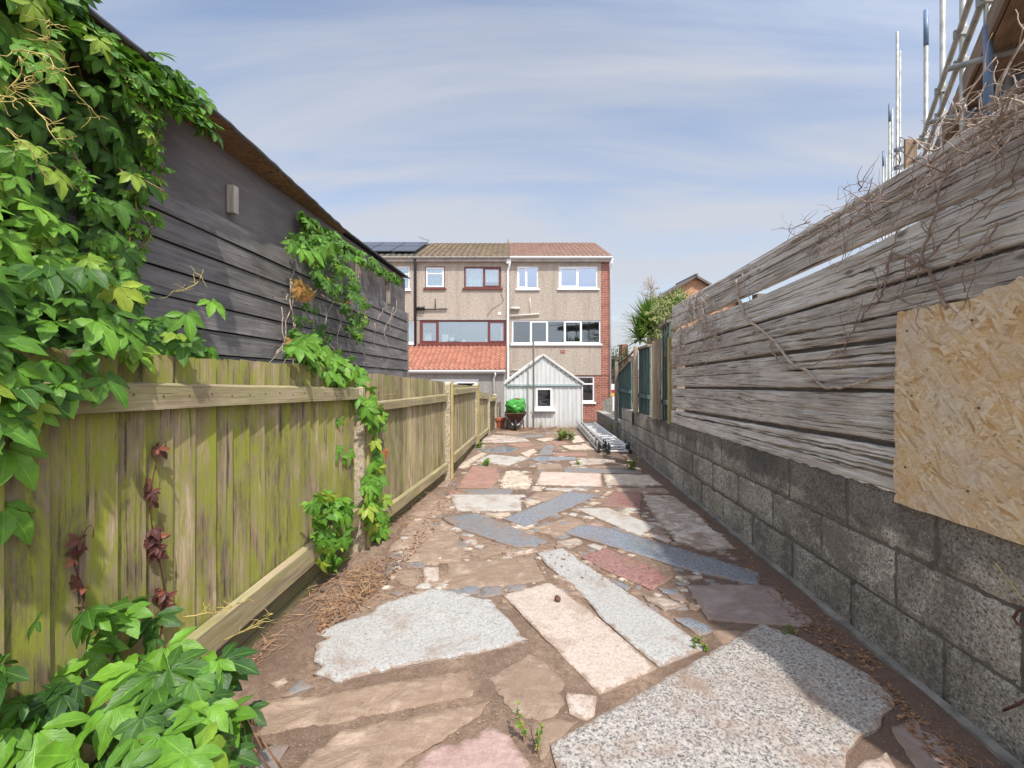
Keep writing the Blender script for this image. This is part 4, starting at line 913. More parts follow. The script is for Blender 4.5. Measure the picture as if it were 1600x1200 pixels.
# ================================================================== CHARCOAL OUTBUILDING (left)
DB = -2.2
def BP(Y, d, z): return Vector((SL * Y + DB + d, Y, z))
def zroof(Y): return 3.215 - .018 * Y
def build_outbuilding():
    t = thing('timber_outbuilding', 'long charcoal stained timber outbuilding with strandboard soffit behind the left fence', 'outbuilding', (SL * 5 + DB, 5, 0))
    Ya, Yb = .6, 7.72
    def zb(Y): return 2.75 - .032 * Y
    cl = MB(); rows = 17; hh = .163
    for k in range(rows):
        z1 = -k * hh; z0 = z1 - hh + .010; r = random.random(); oo = (random.random() * 30, random.random() * 30)
        us = list(np.linspace(Ya, Yb, 60)); k0 = len(cl.uv)
        # each board leans out at its lower edge (real overlap shadow line)
        def fn(u, v_): return BP(u, [-.006, -.001, .005][v_] + .002 * nz(u * 2, k), zb(u) + [z1, (z1 + z0) / 2, z0][v_] + .003 * nz(u * 1.5, k * 3.1))
        cl.grid(fn, us, [0, 1, 2], r=r, flip=True); cl.uv[k0:] = [(a + oo[0], b * .08 + oo[1]) for a, b in cl.uv[k0:]]
        for i in range(len(us) - 1):
            a, b = fn(us[i], 2), fn(us[i + 1], 2); w_ = Vector((-.03, 0, 0)); cl.face([a, a + w_, b + w_, b], r=r)
    obj('cladding', cl, 'clad', t)
    up = MB(); us = list(np.linspace(Ya, Yb - .02, 50))
    up.grid(lambda u, v_: BP(u, -.035 + .006 * nz(u * 2.2, v_ * 2), lerp(zb(u), zroof(u) - .01, v_)), us, [0, .33, .66, 1.0]); obj('upper_panel', up, 'cladtop', t)
    bd = MB(); bd.hexa([BP(Ya, -2.6, -.2), BP(Ya, -.05, -.2), BP(Yb - .01, -.05, -.2), BP(Yb - .01, -2.6, -.2), BP(Ya, -2.6, zroof(Ya) - .03), BP(Ya, -.05, zroof(Ya) - .03), BP(Yb - .01, -.05, zroof(Yb) - .03), BP(Yb - .01, -2.6, zroof(Yb) - .03)])
    obj('wall', bd, 'cladtop', t)
    co = MB(); co.hexa([BP(Yb - .01, -.05, 0), BP(Yb - .01, .016, 0), BP(Yb + .02, .016, 0), BP(Yb + .02, -.05, 0), BP(Yb - .01, -.05, zb(Yb)), BP(Yb - .01, .016, zb(Yb)), BP(Yb + .02, .016, zb(Yb)), BP(Yb + .02, -.05, zb(Yb))]); obj('corner_trim', co, 'clad', t)
    sf = MB(); us = list(np.linspace(Ya, 5.2, 70))
    def ov(u): return max(.0, .17 * min(1, (5.2 - u) / 2.2)) + .008 * nz(u * 5) + .02
    sf.grid(lambda u, v_: BP(u, lerp(-.03, ov(u), v_), zroof(u) - .012 + .02 * v_), us, [0, .5, 1.0], flip=True)
    sf.uv = [(a, b * .2) for a, b in sf.uv]; 
    for i in range(len(us) - 1):
        a, b = BP(us[i], ov(us[i]), zroof(us[i]) + .008), BP(us[i + 1], ov(us[i + 1]), zroof(us[i + 1]) + .008); u_ = Vector((0, 0, .016)); sf.face([a, b, b + u_, a + u_], [(us[i], 0), (us[i + 1], 0), (us[i + 1], .02), (us[i], .02)])
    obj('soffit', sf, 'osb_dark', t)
    rf = MB(); us = list(np.linspace(Ya, Yb + .06, 110))
    def ov2(u): return (ov(u) if u < 5.2 else .02) + .010
    def rfn(u, v_):
        w_ = ov2(u) + .008 * nz(u * 8, 3)
        return BP(u, [-2.6, -.3, w_, w_ + .002, w_ - .006][v_], zroof(u) + [.22, .045, .030 + .006 * nz(u * 6), .018, .006 + .004 * nz(u * 11)][v_])
    rf.grid(rfn, us, [0, 1, 2, 3, 4], flip=True); obj('roof_felt', rf, 'felt', t)
    for (x, y0, y1, w_, mt) in ((364, 291, 334, 11, 'pale_batten'), (486, 366, 384, 9, 'pale_batten'), (560, 405, 452, 7, 'oldpost'), (607, 432, 475, 5, 'oldpost')):
        Y = depth_at(x, DB); a = P(x, y0, Y).z; b = P(x, y1, Y).z
        m = MB(); m.box(SL * Y + DB - .03, SL * Y + DB + .025, Y - .03, Y + .03, b, a); obj('batten', m, mt, t, bevel=.003)
build_outbuilding()

# ================================================================== HOUSES
YH = 19.0
def hx(x): return (x - 800) / F * YH
def hzz(y): return H - (y - HZ) / F * YH
def wall_holes(x0, x1, z0, z1, holes, Y, mb, rev=.10):
    xs = sorted(set([x0, x1] + [h for q in holes for h in (q[0], q[1])])); zs = sorted(set([z0, z1] + [h for q in holes for h in (q[2], q[3])]))
    for i in range(len(xs) - 1):
        for j in range(len(zs) - 1):
            cx_, cz = (xs[i] + xs[i + 1]) / 2, (zs[j] + zs[j + 1]) / 2
            if any(q[0] < cx_ < q[1] and q[2] < cz < q[3] for q in holes): continue
            mb.face([(xs[i], Y, zs[j]), (xs[i + 1], Y, zs[j]), (xs[i + 1], Y, zs[j + 1]), (xs[i], Y, zs[j + 1])])
    for (a, b, c, d) in holes:
        mb.face([(a, Y, c), (b, Y, c), (b, Y + rev, c), (a, Y + rev, c)]); mb.face([(a, Y, d), (a, Y + rev, d), (b, Y + rev, d), (b, Y, d)])
        mb.face([(a, Y, c), (a, Y + rev, c), (a, Y + rev, d), (a, Y, d)]); mb.face([(b, Y, c), (b, Y, d), (b, Y + rev, d), (b, Y + rev, c)])
def window(parent, x0, x1, z0, z1, Y, frame, divs=(), cross=None, glass='glass', inside='interior', fr=.055, sill=None, casements=(), curtain=None, openfr=True, depth=.06):
    """frame (named window) with its panes and sill as sub-parts; stands in a real opening"""
    f = MB(); y0, y1 = Y + .03, Y + .03 + depth
    f.box(x0, x1, y0, y1, z0, z0 + fr); f.box(x0, x1, y0, y1, z1 - fr, z1)
    f.box(x0, x0 + fr, y0, y1, z0 + fr, z1 - fr); f.box(x1 - fr, x1, y0, y1, z0 + fr, z1 - fr)
    cuts = [x0 + fr] + [d for d in divs] + [x1 - fr]
    for d in divs: f.box(d - fr * .42, d + fr * .42, y0 - .002, y1, z0 + fr, z1 - fr)
    zc = None
    if cross is not None:
        f.box(x0 + fr, x1 - fr, y0 - .004, y1, cross - fr * .45, cross + fr * .45)
    for i in casements:                     # opening lights have a second, proud frame
        a = cuts[i] + (fr * .42 if i else 0); b = cuts[i + 1] - (fr * .42 if i < len(cuts) - 2 else 0); c, d = z0 + fr, z1 - fr; k = fr * .62
        if cross is not None: c = cross + fr * .45
        f.box(a, b, y0 - .014, y1 - .01, c, c + k); f.box(a, b, y0 - .014, y1 - .01, d - k, d)
        f.box(a, a + k, y0 - .014, y1 - .01, c + k, d - k); f.box(b - k, b, y0 - .014, y1 - .01, c + k, d - k)
    fo = obj('window', f, frame, parent)
    g = MB(); g.box(x0 + fr, x1 - fr, y0 + .03, y0 + .036, z0 + fr, z1 - fr); obj('pane', g, glass, fo)
    b_ = MB(); yb = Y + .75
    b_.box(x0 - .2, x1 + .2, yb, yb + .02, z0 - .2, z1 + .2); b_.box(x0 - .2, x0 - .18, Y + .12, yb, z0 - .2, z1 + .2); b_.box(x1 + .18, x1 + .2, Y + .12, yb, z0 - .2, z1 + .2)
    b_.box(x0 - .2, x1 + .2, Y + .12, yb, z0 - .22, z0 - .2); b_.box(x0 - .2, x1 + .2, Y + .12, yb, z1 + .2, z1 + .22); obj('room', b_, inside, fo)
    if curtain:
        for (a, b, mt, lo) in curtain:
            c = MB(); n = 40
            c.grid(lambda s, v_: (a + (b - a) * s, Y + .17 + .02 * math.sin(s * 60 * (b - a)), lerp(z0 + fr + lo, z1 - fr, v_)), list(np.linspace(0, 1, n)), [0, 1]); obj('curtain', c, mt, fo)
    if sill:
        s_ = MB(); s_.box(x0 - .06, x1 + .06, Y - .07, Y + .05, z0 - .075, z0 - .003); obj('sill', s_, sill, fo)
    return fo
def roof_tiles(parent, x0, x1, ya, za, yb, zb, mt, tw, th, amp, name='roof', xs_l=None, xs_r=None, soff=True):
    """corrugated, stepped tile surface from eave (ya,za) to ridge (yb,zb)"""
    n = int(math.hypot(yb - ya, zb - za) / th); nt_ = int((x1 - x0) / tw); m = MB(); L_ = math.hypot(yb - ya, zb - za); dy, dz = (yb - ya) / L_, (zb - za) / L_
    seg = 6; us = [i / (nt_ * seg) for i in range(nt_ * seg + 1)]
    for r_ in range(n):
        s0 = L_ * r_ / n; s1 = L_ * (r_ + 1) / n + .01
        def fn(u, v_):
            t_ = (s0, s0, s1)[v_]; lift = (-.01, .022, 0.0)[v_]; ph = u * nt_ * 2 * math.pi
            w_ = amp * (0.5 + 0.5 * math.cos(ph)) ** 1.5
            la = ((r_ + .0) / n); xl = x0 if xs_l is None else lerp(x0, xs_l, (t_ / L_)); xr = x1 if xs_r is None else lerp(x1, xs_r, t_ / L_)
            return (lerp(xl, xr, u), ya + dy * t_ - dz * (lift + w_), za + dz * t_ + dy * (lift + w_))
        m.grid(fn, us, [0, 1, 2], r=lambda i, j, r_=r_: (math.sin((i // seg) * 12.9898 + r_ * 78.233) * 43758.5453) % 1.0)
    # underside and back slope
    m.face([(x0, ya, za - .06), (x0, yb, zb - .06), (x1, yb, zb - .06), (x1, ya, za - .06)]); m.face([(x0, ya, za - .06), (x1, ya, za - .06), (x1, ya, za + .01), (x0, ya, za + .01)])
    m.face([(x1, ya, za - .06), (x1, yb, zb - .06), (x1, yb, zb + .02), (x1, ya, za + .02)]); m.face([(x0, ya, za - .06), (x0, ya, za + .02), (x0, yb, zb + .02), (x0, yb, zb - .06)])
    if soff: m.face([(x0, yb, zb), (x1, yb, zb), (x1, 2 * yb - ya, za), (x0, 2 * yb - ya, za)])
    return obj(name, m, mt, parent)
def gutter(parent, x0, x1, y, z, mt, name='gutter'):
    g = MB(); prof = [(-.055, .045), (-.052, 0), (-.03, -.035), (0.0, -.045), (.03, -.035), (.052, 0), (.055, .045)]
    g.grid(lambda u, v_: (u, y + prof[v_][0], z + prof[v_][1]), [x0, x1], list(range(7))); 
    for x in (x0, x1): g.face([(x, y + a, z + b) for a, b in prof])
    o = obj(name, g, mt, parent); s_ = o.modifiers.new('t', 'SOLIDIFY'); s_.thickness = .006; return o
def party(parent, name, x0, x1, z0, z1, mt='dash'): pass
YR, ZE = 22.9, 6.13; ZR = 7.80
def build_houses():
    zt = hzz(408); zb_ = -.9
    # ---------------- right house
    xl, xm, xr = hx(797), hx(939), hx(952.5)
    t = thing('terraced_house', 'end terraced house with new terracotta roof, white windows and red brick corner', 'house', ((xl + xr) / 2, YH, gz(YH)), 'three terraced houses closing the view')
    W1 = (hx(808), hx(841), hzz(451), hzz(416)); W2 = (hx(873), hx(934), hzz(450.5), hzz(416)); WB = (hx(800), hx(938.5), hzz(537), hzz(500.5)); WG = (hx(897), hx(929), hzz(628), hzz(588))
    m = MB(); wall_holes(xl + .002, xm, hzz(586), zt, [W1, W2, WB], YH, m); 
    m.face([(xl, YH, hzz(586)), (xm, YH, hzz(586)), (xm, YH + .03, hzz(586)), (xl, YH + .03, hzz(586))]); obj('wall', m, 'dash', t)
    m = MB(); wall_holes(xl + .002, xr, zb_, hzz(586), [(WG[0], WG[1], WG[2], WG[3] - .001)], YH + .03, m); m.face([(xm, YH + .01, hzz(586)), (xr, YH + .01, hzz(586)), (xr, YH + .01, zt), (xm, YH + .01, zt)])
    m.face([(xr, YH + .01, zb_), (xr, YH + 8, zb_), (xr, YH + 8, zt), (xr, YH + .01, zt)], [(0, 0), (8, 0), (8, 7), (0, 7)])
    m.face([(xr, YH + .01, zt), (xr, YH + 8, zt), (xr, YH + 4, ZR - .1)], [(0, 0), (8, 0), (4, 2)])
    m.face([(xm, YH, hzz(586)), (xm, YH, zt), (xm, YH + .01, zt), (xm, YH + .01, hzz(586))])
    for k in range(0): m.box(xr - .16, xr + .002, YH - .004, YH + .008, hzz(586) + k * .33, hzz(586) + k * .33 + .15) if False else None
    obj('brick_wall', m, 'brick', t)
    bk = MB(); bk.box(xl + .01, xr - .01, YH + .9, YH + 8, zb_, zt); obj('inner_shell', bk, 'interior', t)
    window(t, *W1, YH, 'upvc', divs=(hx(823),), casements=(0,), sill='upvc', glass='glass_sky', inside='interior2')
    window(t, *W2, YH, 'upvc', divs=(hx(903),), casements=(0,), sill='upvc', glass='glass_sky', inside='interior2', fr=.07)
    o = window(t, *WB, YH, 'upvc', divs=(hx(829), hx(855.5), hx(882), hx(908.5)), casements=(1, 3), sill='upvc', glass='glass_dark')
    it = MB(); it.box(hx(803), hx(809), YH + .4, YH + .45, hzz(526), hzz(508)); it.box(hx(811), hx(817), YH + .5, YH + .54, hzz(528), hzz(516)); obj('blind', it, 'blind', o)
    it = MB(); it.box(hx(926), hx(934), YH + .5, YH + .55, hzz(525), hzz(508)); obj('wooden_cupboard', it, 'strip', o)
    it = MB()
    for a, b, c, d in ((832, 515, 852, 512), (836, 524, 851, 506), (858, 512, 880, 505), (860, 526, 862, 504), (872, 528, 874, 506)): it.bar((hx(a), YH + .4, hzz(b)), (hx(c), YH + .42, hzz(d)), .02, .03)
    obj('clothes_airer', it, 'soffit', o)
    window(t, WG[0], WG[1], WG[2], WG[3], YH + .03, 'upvc', cross=hzz(600), sill='upvc', glass='glass_dark', fr=.06)
    m = MB(); m.box(hx(875.5), hx(883), YH - .012, YH + .02, hzz(552), hzz(547)); obj('air_brick', m, 'brick', t)
    roof_tiles(t, xl - .02, hx(954.5), YH - .22, ZE, YR, ZR, 'tile_new', .20, .24, .03)
    m = MB(); m.box(xl, xr + .02, YH - .17, YH - .15, ZE - .17, ZE - .02); m.box(xl, xr, YH - .17, YH + .02, ZE - .19, ZE - .171); obj('fascia', m, 'soffit', t)
    gutter(t, xl, hx(955), YH - .24, ZE - .05, 'upvc'); m = MB(); m.bar((hx(954.8), YH - .2, ZE - .06), (hx(954.8) , YR, ZR - .06), .03, .14); obj('verge_trim', m, 'upvc', t)
    m = MB(); m.tube([(hx(955), YH - .24, ZE - .08), (hx(954), YH - .15, ZE - .35), (hx(953.5), YH - .03, ZE - .5), (hx(953.5), YH - .03, gz(YH))], .035, n=8); obj('downpipe', m, 'upvc', t, smooth=True)
    m = MB(); X = hx(795); m.box(X - .09, X + .09, YH - .2, YH - .02, ZE - .28, ZE + .02); m.tube([(X + .03, YH - .18, ZE - .2), (X + .03, YH - .15, ZE - .35), (X - .04, YH - .07, ZE - .6), (X - .04, YH - .07, -.3)], .048, n=8); obj('white_downpipe', m, 'upvc', t, smooth=False)
    m = MB(); m.tube([(hx(797), YH - .06, hzz(494)), (hx(843), YH - .06, hzz(490.5))], .03, n=7); m.tube([(hx(828), YH - .06, hzz(491)), (hx(828), YH - .06, hzz(466))], .017, n=6); m.tube([(hx(798), YH - .07, hzz(482)), (hx(812), YH - .07, hzz(482))], .06, n=8); m.tube([(hx(798), YH - .05, hzz(578)), (hx(818), YH - .05, hzz(577))], .02, n=6); obj('waste_pipe', m, 'upvc_cream', t, smooth=True)
    # ---------------- middle house
    xa, xb = hx(651), hx(797) - .004
    t = thing('terraced_house', 'middle terraced house with mossy brown roof, dark red window frames and net curtain', 'house', ((xa + xb) / 2, YH, gz(YH)), 'three terraced houses closing the view')
    W3 = (hx(664), hx(695), hzz(450), hzz(416.5)); W4 = (hx(725), hx(783), hzz(450), hzz(416.5)); WB = (hx(655.5), hx(791), hzz(537), hzz(500))
    m = MB(); wall_holes(xa, xb, zb_, zt, [W3, W4, WB], YH, m); obj('wall', m, 'dash', t)
    bk = MB(); bk.box(xa + .01, xb - .01, YH + .9, YH + 8, zb_, zt); obj('inner_shell', bk, 'interior', t)
    fx = MB(); 
    window(t, W3[0], W3[1], W3[2], W3[3], YH, 'redframe', fr=.035, sill='redframe', curtain=[(W3[0] + .1, W3[1] - .1, 'blind', .0)])
    window(t, W3[0] + .04, W3[1] - .04, W3[2] + .04, W3[3] - .04, YH - .02, 'upvc', cross=hzz(427.5), fr=.06, inside='interior2')
    window(t, *W4, YH, 'redframe', divs=(hx(755.5),), casements=(1,), sill='redframe', fr=.065, curtain=[(W4[0] + .1, hx(754), 'net', 0), (hx(757), W4[1] - .1, 'net', .2)], inside='interior2')
    o = window(t, *WB, YH, 'redframe', divs=(hx(684), hx(763)), casements=(0, 2), sill='redframe', fr=.075, inside='interior2')
    it = MB(); 
    for (a, b, c, d) in ((661, 672, 533, 519), (689, 699, 533, 522), (701, 708, 534, 526), (721, 726, 534, 530), (757, 761, 534, 529)): it.box(hx(a), hx(b), YH + .3, YH + .34, hzz(c), hzz(d))
    obj('window_ornament', it, 'net', o)
    it = MB(); it.box(hx(782), hx(789), YH + .2, YH + .25, hzz(533), hzz(510)); obj('blind', it, 'blind', o)
    it = MB(); it.box(hx(717), hx(729), YH + .45, YH + .5, hzz(527), hzz(512)); obj('green_towel', it, 'weed', o)
    m = MB(); m.box(xa, xb, YH - .03, YH - .001, hzz(539.6), hzz(537.5)); m.box(xa, xb, YH - .02, YH - .001, hzz(500), hzz(498.5)); obj('string_course', m, 'lead', t)
    roof_tiles(t, xa - .02, xb - .02, YH - .22, ZE, YR, ZR - .02, 'tile_old', .24, .26, .028)
    m = MB(); m.box(xa, xb, YH - .17, YH - .15, ZE - .17, ZE - .02); m.box(xa, xb, YH - .17, YH - .0, ZE - .19, ZE - .171); obj('fascia', m, 'soffit', t)
    gutter(t, xa, xb, YH - .24, ZE - .05, 'lead')
    m = MB(); X = hx(649.5); m.tube([(X, YH - .2, ZE - .1), (X, YH - .08, ZE - .35), (X, YH - .08, .5)], .055, n=8); m.tube([(hx(650), YH - .06, hzz(484)), (hx(699), YH - .06, hzz(483))], .03, n=7)
    m.tube([(hx(680.5), YH - .06, hzz(484)), (hx(680.5), YH - .06, hzz(467))], .02, n=6); m.tube([(hx(651), YH - .07, hzz(482)), (hx(664), YH - .07, hzz(481))], .055, n=8)
    m.tube([(hx(651), YH - .05, hzz(489)), (hx(661), YH - .05, hzz(491)), (hx(664), YH - .05, hzz(484))], .012, n=5); obj('black_pipe', m, 'black', t, smooth=True)
    m = MB(); m.box(hx(778), hx(782.5), YH - .02, YH, hzz(492), hzz(488)); obj('outside_socket', m, 'upvc', t)
    m = MB(); a0 = Vector((hx(786), YH - .012, hzz(445))); pts = [a0]
    for (x, y) in ((783, 460), (787, 470), (780, 476), (768, 484), (760, 495)): pts.append(Vector((hx(x), YH - .012, hzz(y))))
    m.tube(pts, .008, n=5); obj('old_cable', m, 'dead_dk', t)
    m = MB(); b0 = P(670, 380, 22.6)
    m.tube([P(670, 385, 22.6), P(670, 372, 22.6)], .015, n=5); m.tube([P(654, 370.5, 22.6), P(672, 376.5, 22.6)], .012, n=5)
    for k in range(6): a = P(656 + k * 2.4, 371.3 + k * .8, 22.6); m.tube([a + Vector((0, -.25, 0)), a + Vector((0, .25, 0))], .006, n=4)
    o = obj('tv_aerial', m, 'galv', base=b0); tag(o, 'small television aerial above the roof between the solar panels and the mossy roof', 'aerial')
    m = MB(); c = P(796, 380, 22.7); m.lathe(c, [(.0, .22), (.09, .20), (.11, .05), (.10, -.1)], 10); o = obj('roof_vent', m, 'lead', base=c); tag(o, 'little grey vent on the ridge where the two right roofs meet', 'roof vent')
    # ---------------- left house
    xa, xb = hx(500), hx(651) - .004
    t = thing('terraced_house', 'left terraced house mostly hidden by the charcoal outbuilding, with solar panels on its roof', 'house', ((xa + xb) / 2, YH, gz(YH)), 'three terraced houses closing the view')
    W5 = (hx(607), hx(640), hzz(452), hzz(416)); W6 = (hx(612), hx(647), hzz(536), hzz(501)); W7 = (hx(520), hx(560), hzz(452), hzz(416))
    m = MB(); wall_holes(xa, xb, zb_, zt, [W5, W6, W7], YH, m); obj('wall', m, 'dash', t)
    bk = MB(); bk.box(xa + .01, xb - .01, YH + .9, YH + 8, zb_, zt); obj('inner_shell', bk, 'interior', t)
    window(t, *W5, YH, 'upvc', cross=hzz(428), sill='upvc', inside='interior2', curtain=[(W5[0] + .1, W5[1] - .1, 'net', 0)]); window(t, *W7, YH, 'upvc', sill='upvc')
    window(t, *W6, YH, 'upvc', divs=(hx(636),), inside='interior2', curtain=[(W6[0] + .1, W6[1] - .1, 'net', 0)], sill='upvc')
    roof_tiles(t, xa - .02, xb - .02, YH - .22, ZE, YR, ZR - .03, 'tile_grey', .24, .26, .025)
    m = MB(); m.box(xa, xb, YH - .17, YH - .15, ZE - .17, ZE - .02); m.box(xa, xb, YH - .17, YH - .0, ZE - .19, ZE - .171); obj('fascia', m, 'soffit', t)
    gutter(t, xa, xb, YH - .24, ZE - .05, 'lead')
    # solar panels on that roof
    dy, dz = YR - (YH - .22), (ZR - .03) - ZE; L_ = math.hypot(dy, dz); dy /= L_; dz /= L_
    X1 = hx(651) - .12; proto = None
    def panel():
        t_ = thing('solar_panel', 'black solar panel on the roof of the left house', 'solar panel', (0, 0, 0), 'solar panels on the left house roof')
        a = MB(); w2, l2 = .50, .80
        a.hexa([(-w2, -l2 * dy, -l2 * dz), (w2, -l2 * dy, -l2 * dz), (w2, l2 * dy, l2 * dz), (-w2, l2 * dy, l2 * dz)] + [(sx * w2, sy * l2 * dy - .03 * dz, sy * l2 * dz + .03 * dy) for sx, sy in ((-1, -1), (1, -1), (1, 1), (-1, 1))]); obj('rim', a, 'solar_rim', t_)
        a = MB(); w2, l2 = .475, .775
        a.hexa([(sx * w2, sy * l2 * dy - .031 * dz, sy * l2 * dz + .031 * dy) for sx, sy in ((-1, -1), (1, -1), (1, 1), (-1, 1))] + [(sx * w2, sy * l2 * dy - .034 * dz, sy * l2 * dz + .034 * dy) for sx, sy in ((-1, -1), (1, -1), (1, 1), (-1, 1))]); obj('cell_face', a, 'solar', t_)
        return t_
    for r_ in range(2):
        for c_ in range(4):
            s_ = 1.30 + r_ * 1.66; loc = (X1 - .5 - c_ * 1.04, YH - .22 + dy * s_ - dz * .12, ZE + dz * s_ + dy * .12)
            if proto is None: proto = panel(); q = proto
            else: q = copy_tree(proto)
            q.location = loc
    # ---------------- lean-to extension with orange pantiles
    YE = 16.8; exx = lambda x: (x - 800) / F * YE; exz = lambda y: H - (y - HZ) / F * YE
    t = thing('rear_extension', 'lean-to extension with bright orange pantiles behind the middle house', 'extension', (exx(720), YE, gz(YE)))
    x0, x1 = exx(560), exx(789) ; zc = exz(583)
    roof_tiles(t, x0, exx(789.8), YE - .1, exz(577.5), YH - .02, hzz(541), 'tile_red', .185, .175, .045, xs_l=x0, xs_r=hx(791.5), soff=False)
    m = MB(); wall_holes(x0, x1, -.8, zc, [(exx(672), exx(748), -.7, exz(592))], YE, m); m.face([(x1, YE, -.8), (x1, YH - .01, -.8), (x1, YH - .01, hzz(543)), (x1, YE, zc)]); obj('wall', m, 'dashgrey', t)
    window(t, exx(672), exx(748), -.7, exz(592), YE, 'upvc', divs=(exx(710),), casements=(0, 1), fr=.10)
    m = MB(); m.box(x0, exx(789.5), YE - .10, YE - .08, zc - .02, zc + .10); m.box(x0, exx(789), YE - .10, YE, zc - .03, zc - .021); obj('fascia', m, 'soffit', t)
    gutter(t, x0, exx(790), YE - .16, zc + .07, 'upvc'); X = exx(772)
    m = MB(); m.tube([(X + .05, YE - .16, zc + .03), (X + .05, YE - .14, zc - .06), (X, YE - .05, zc - .2), (X, YE - .05, -.5)], .035, n=8); obj('downpipe', m, 'upvc', t, smooth=True)
build_houses()

# ================================================================== METAL SHED, POLE
YS = 12.8
def sx_(x): return (x - 800) / F * YS
def sz_(y): return H - (y - HZ) / F * YS
def build_shed():
    t = thing('metal_shed', 'pale grey corrugated metal shed with gabled roof and one small window', 'shed', (sx_(848.5), YS, gz(YS)))
    x0, x1 = sx_(791), sx_(908.5); zf = sz_(602); za = sz_(555); xc = sx_(848.5); ze = sz_(598)
    def corr(mb, xa, xb, zlo, zhi, Y, pitch=.125, dep=.013):
        n = int((xb - xa) / pitch * 8); us = [xa + (xb - xa) * i / n for i in range(n + 1)]
        def prof(x):
            p = ((x / pitch) % 1.0); return dep * (0 if p < .55 else min(1, (p - .55) / .12) if p < .67 else 1 if p < .88 else max(0, 1 - (p - .88) / .12))
        for i in range(n):
            a, b = us[i], us[i + 1]; la, lb = zlo(a), zlo(b); ha, hb = zhi(a), zhi(b)
            if ha - la < .003 and hb - lb < .003: continue
            mb.face([(a, Y - prof(a), la), (b, Y - prof(b), lb), (b, Y - prof(b), hb), (a, Y - prof(a), ha)])
    wx0, wx1, wz0, wz1 = sx_(837), sx_(863), sz_(638), sz_(606)
    m = MB(); zb = gz(YS) - .03
    corr(m, x0, wx0, lambda x: zb, lambda x: zf, YS); corr(m, wx1, x1, lambda x: zb, lambda x: zf, YS); corr(m, wx0, wx1, lambda x: zb, lambda x: wz0, YS); corr(m, wx0, wx1, lambda x: wz1, lambda x: zf, YS)
    corr(m, sx_(791), sx_(907), lambda x: zf + .03, lambda x: za - (za - ze) * abs(x - xc) / (sx_(911) - xc) - .02, YS - .035)
    obj('front_panel', m, 'corr', t)
    m = MB(); YB = YS + 2.6
    for s, X in ((0, x0), (1, x1)):
        n = 120
        for i in range(n):
            a, b = YS + (YB - YS) * i / n, YS + (YB - YS) * (i + 1) / n; pr = lambda y: .02 * (1 if (y / .125) % 1 > .6 else 0) * (1 if s else -1)
            m.face([(X + pr(a), a, zb - .2), (X + pr(b), b, zb - .2), (X + pr(b), b, ze), (X + pr(a), a, ze)])
    m.face([(x0, YB, zb - .2), (x1, YB, zb - .2), (x1, YB, ze), (xc, YB, za), (x0, YB, ze)])
    obj('side_panels', m, 'corr', t)
    m = MB(); xl, xr = sx_(787.5), sx_(911.5)
    n = 130
    for s, xe in ((-1, xl), (1, xr)):
        for i in range(n):
            a, b = YS - .05 + (YB - YS + .1) * i / n, YS - .05 + (YB - YS + .1) * (i + 1) / n; pr = lambda y: .02 * (1 if (y / .125) % 1 > .6 else 0)
            m.face([(xe, a, ze - .03 + pr(a)), (xe, b, ze - .03 + pr(b)), (xc, b, za + .01 + pr(b)), (xc, a, za + .01 + pr(a))])
    obj('roof_sheets', m, 'corr', t)
    for s, xe in ((-1, xl), (1, xr)):
        m = MB(); m.bar((xe, YS - .075, ze - .02), (xc + s * .00, YS - .075, za + .015), .045, .06); obj('barge_board', m, 'trim', t, bevel=.004)
    m = MB(); m.box(sx_(792), sx_(907), YS - .062, YS - .040, zf - .012, zf + .035); obj('fascia', m, 'bluetrim', t)
    for xx in (789.2, 909.6):
        m = MB(); m.box(sx_(xx) - .018, sx_(xx) + .018, YS - .03, YS + .01, zb, ze - .02); obj('corner_trim', m, 'trim', t)
    f = window(t, wx0, wx1, wz0, wz1, YS - .05, 'upvc', fr=.055, sill='upvc', glass='glass_dark', openfr=False)
    m = MB()
    for k in range(7):
        x = 830 + k * 6.1
        if 831 < x < 836: continue
        m.tube([(sx_(x), YS - .03, sz_(644)), (sx_(x), YS + .0, sz_(644))], .012, n=8)
    for s in (-1, 1):
        for k in range(1, 9):
            q = k / 9.2; X = lerp(xc, xr if s > 0 else xl, q); m.tube([(X, YS - .062, lerp(za, ze, q) - .10), (X, YS - .03, lerp(za, ze, q) - .10)], .014, n=8)
    obj('bolts', m, 'black', t)
    # washing line pole
    Y = 12.45; m = MB(); X = (833.5 - 800) / F * Y; m.tube([(X, Y, gz(Y) - .05), (X + .005, Y, 1.3), (X - .004, Y, H + (HZ - 532) / F * Y)], .028, .024, n=10); o = obj('washing_line_pole', m, 'pole', base=(X, Y, gz(Y))); tag(o, 'thin dark wooden pole standing in front of the metal shed', 'pole')
    # leaning slab by the side gate
    Y = 14.3; g = lambda x, y: P(x, y, Y); m = MB(); a, b, c, d = g(941.5, 627), g(957, 618), g(957, 655), g(944, 657)
    th = Vector((.02, .07, 0)); m.hexa([d, c, c + th, d + th, a, b, b + th, a + th]); o = obj('concrete_panel', m, 'footing', base=d, bevel=.006); tag(o, 'grey concrete panel leaning behind the ladders beside the green fence', 'panel')
    # neighbour sign beyond the corner
    t = thing('roadside_banner', 'small white banner with red and yellow stripe glimpsed past the brick house corner', 'banner', P(957, 655, 23)); Y = 23
    m = MB(); a, b = P(954, 655, Y), P(966, 600, Y); m.box(a.x, b.x, Y, Y + .04, a.z, b.z); obj('board', m, 'upvc', t)
    a, b = P(954, 614, Y), P(966, 609, Y); m = MB(); m.box(a.x, b.x, Y - .006, Y - .001, a.z, b.z); obj('red_stripe', m, 'red', t)
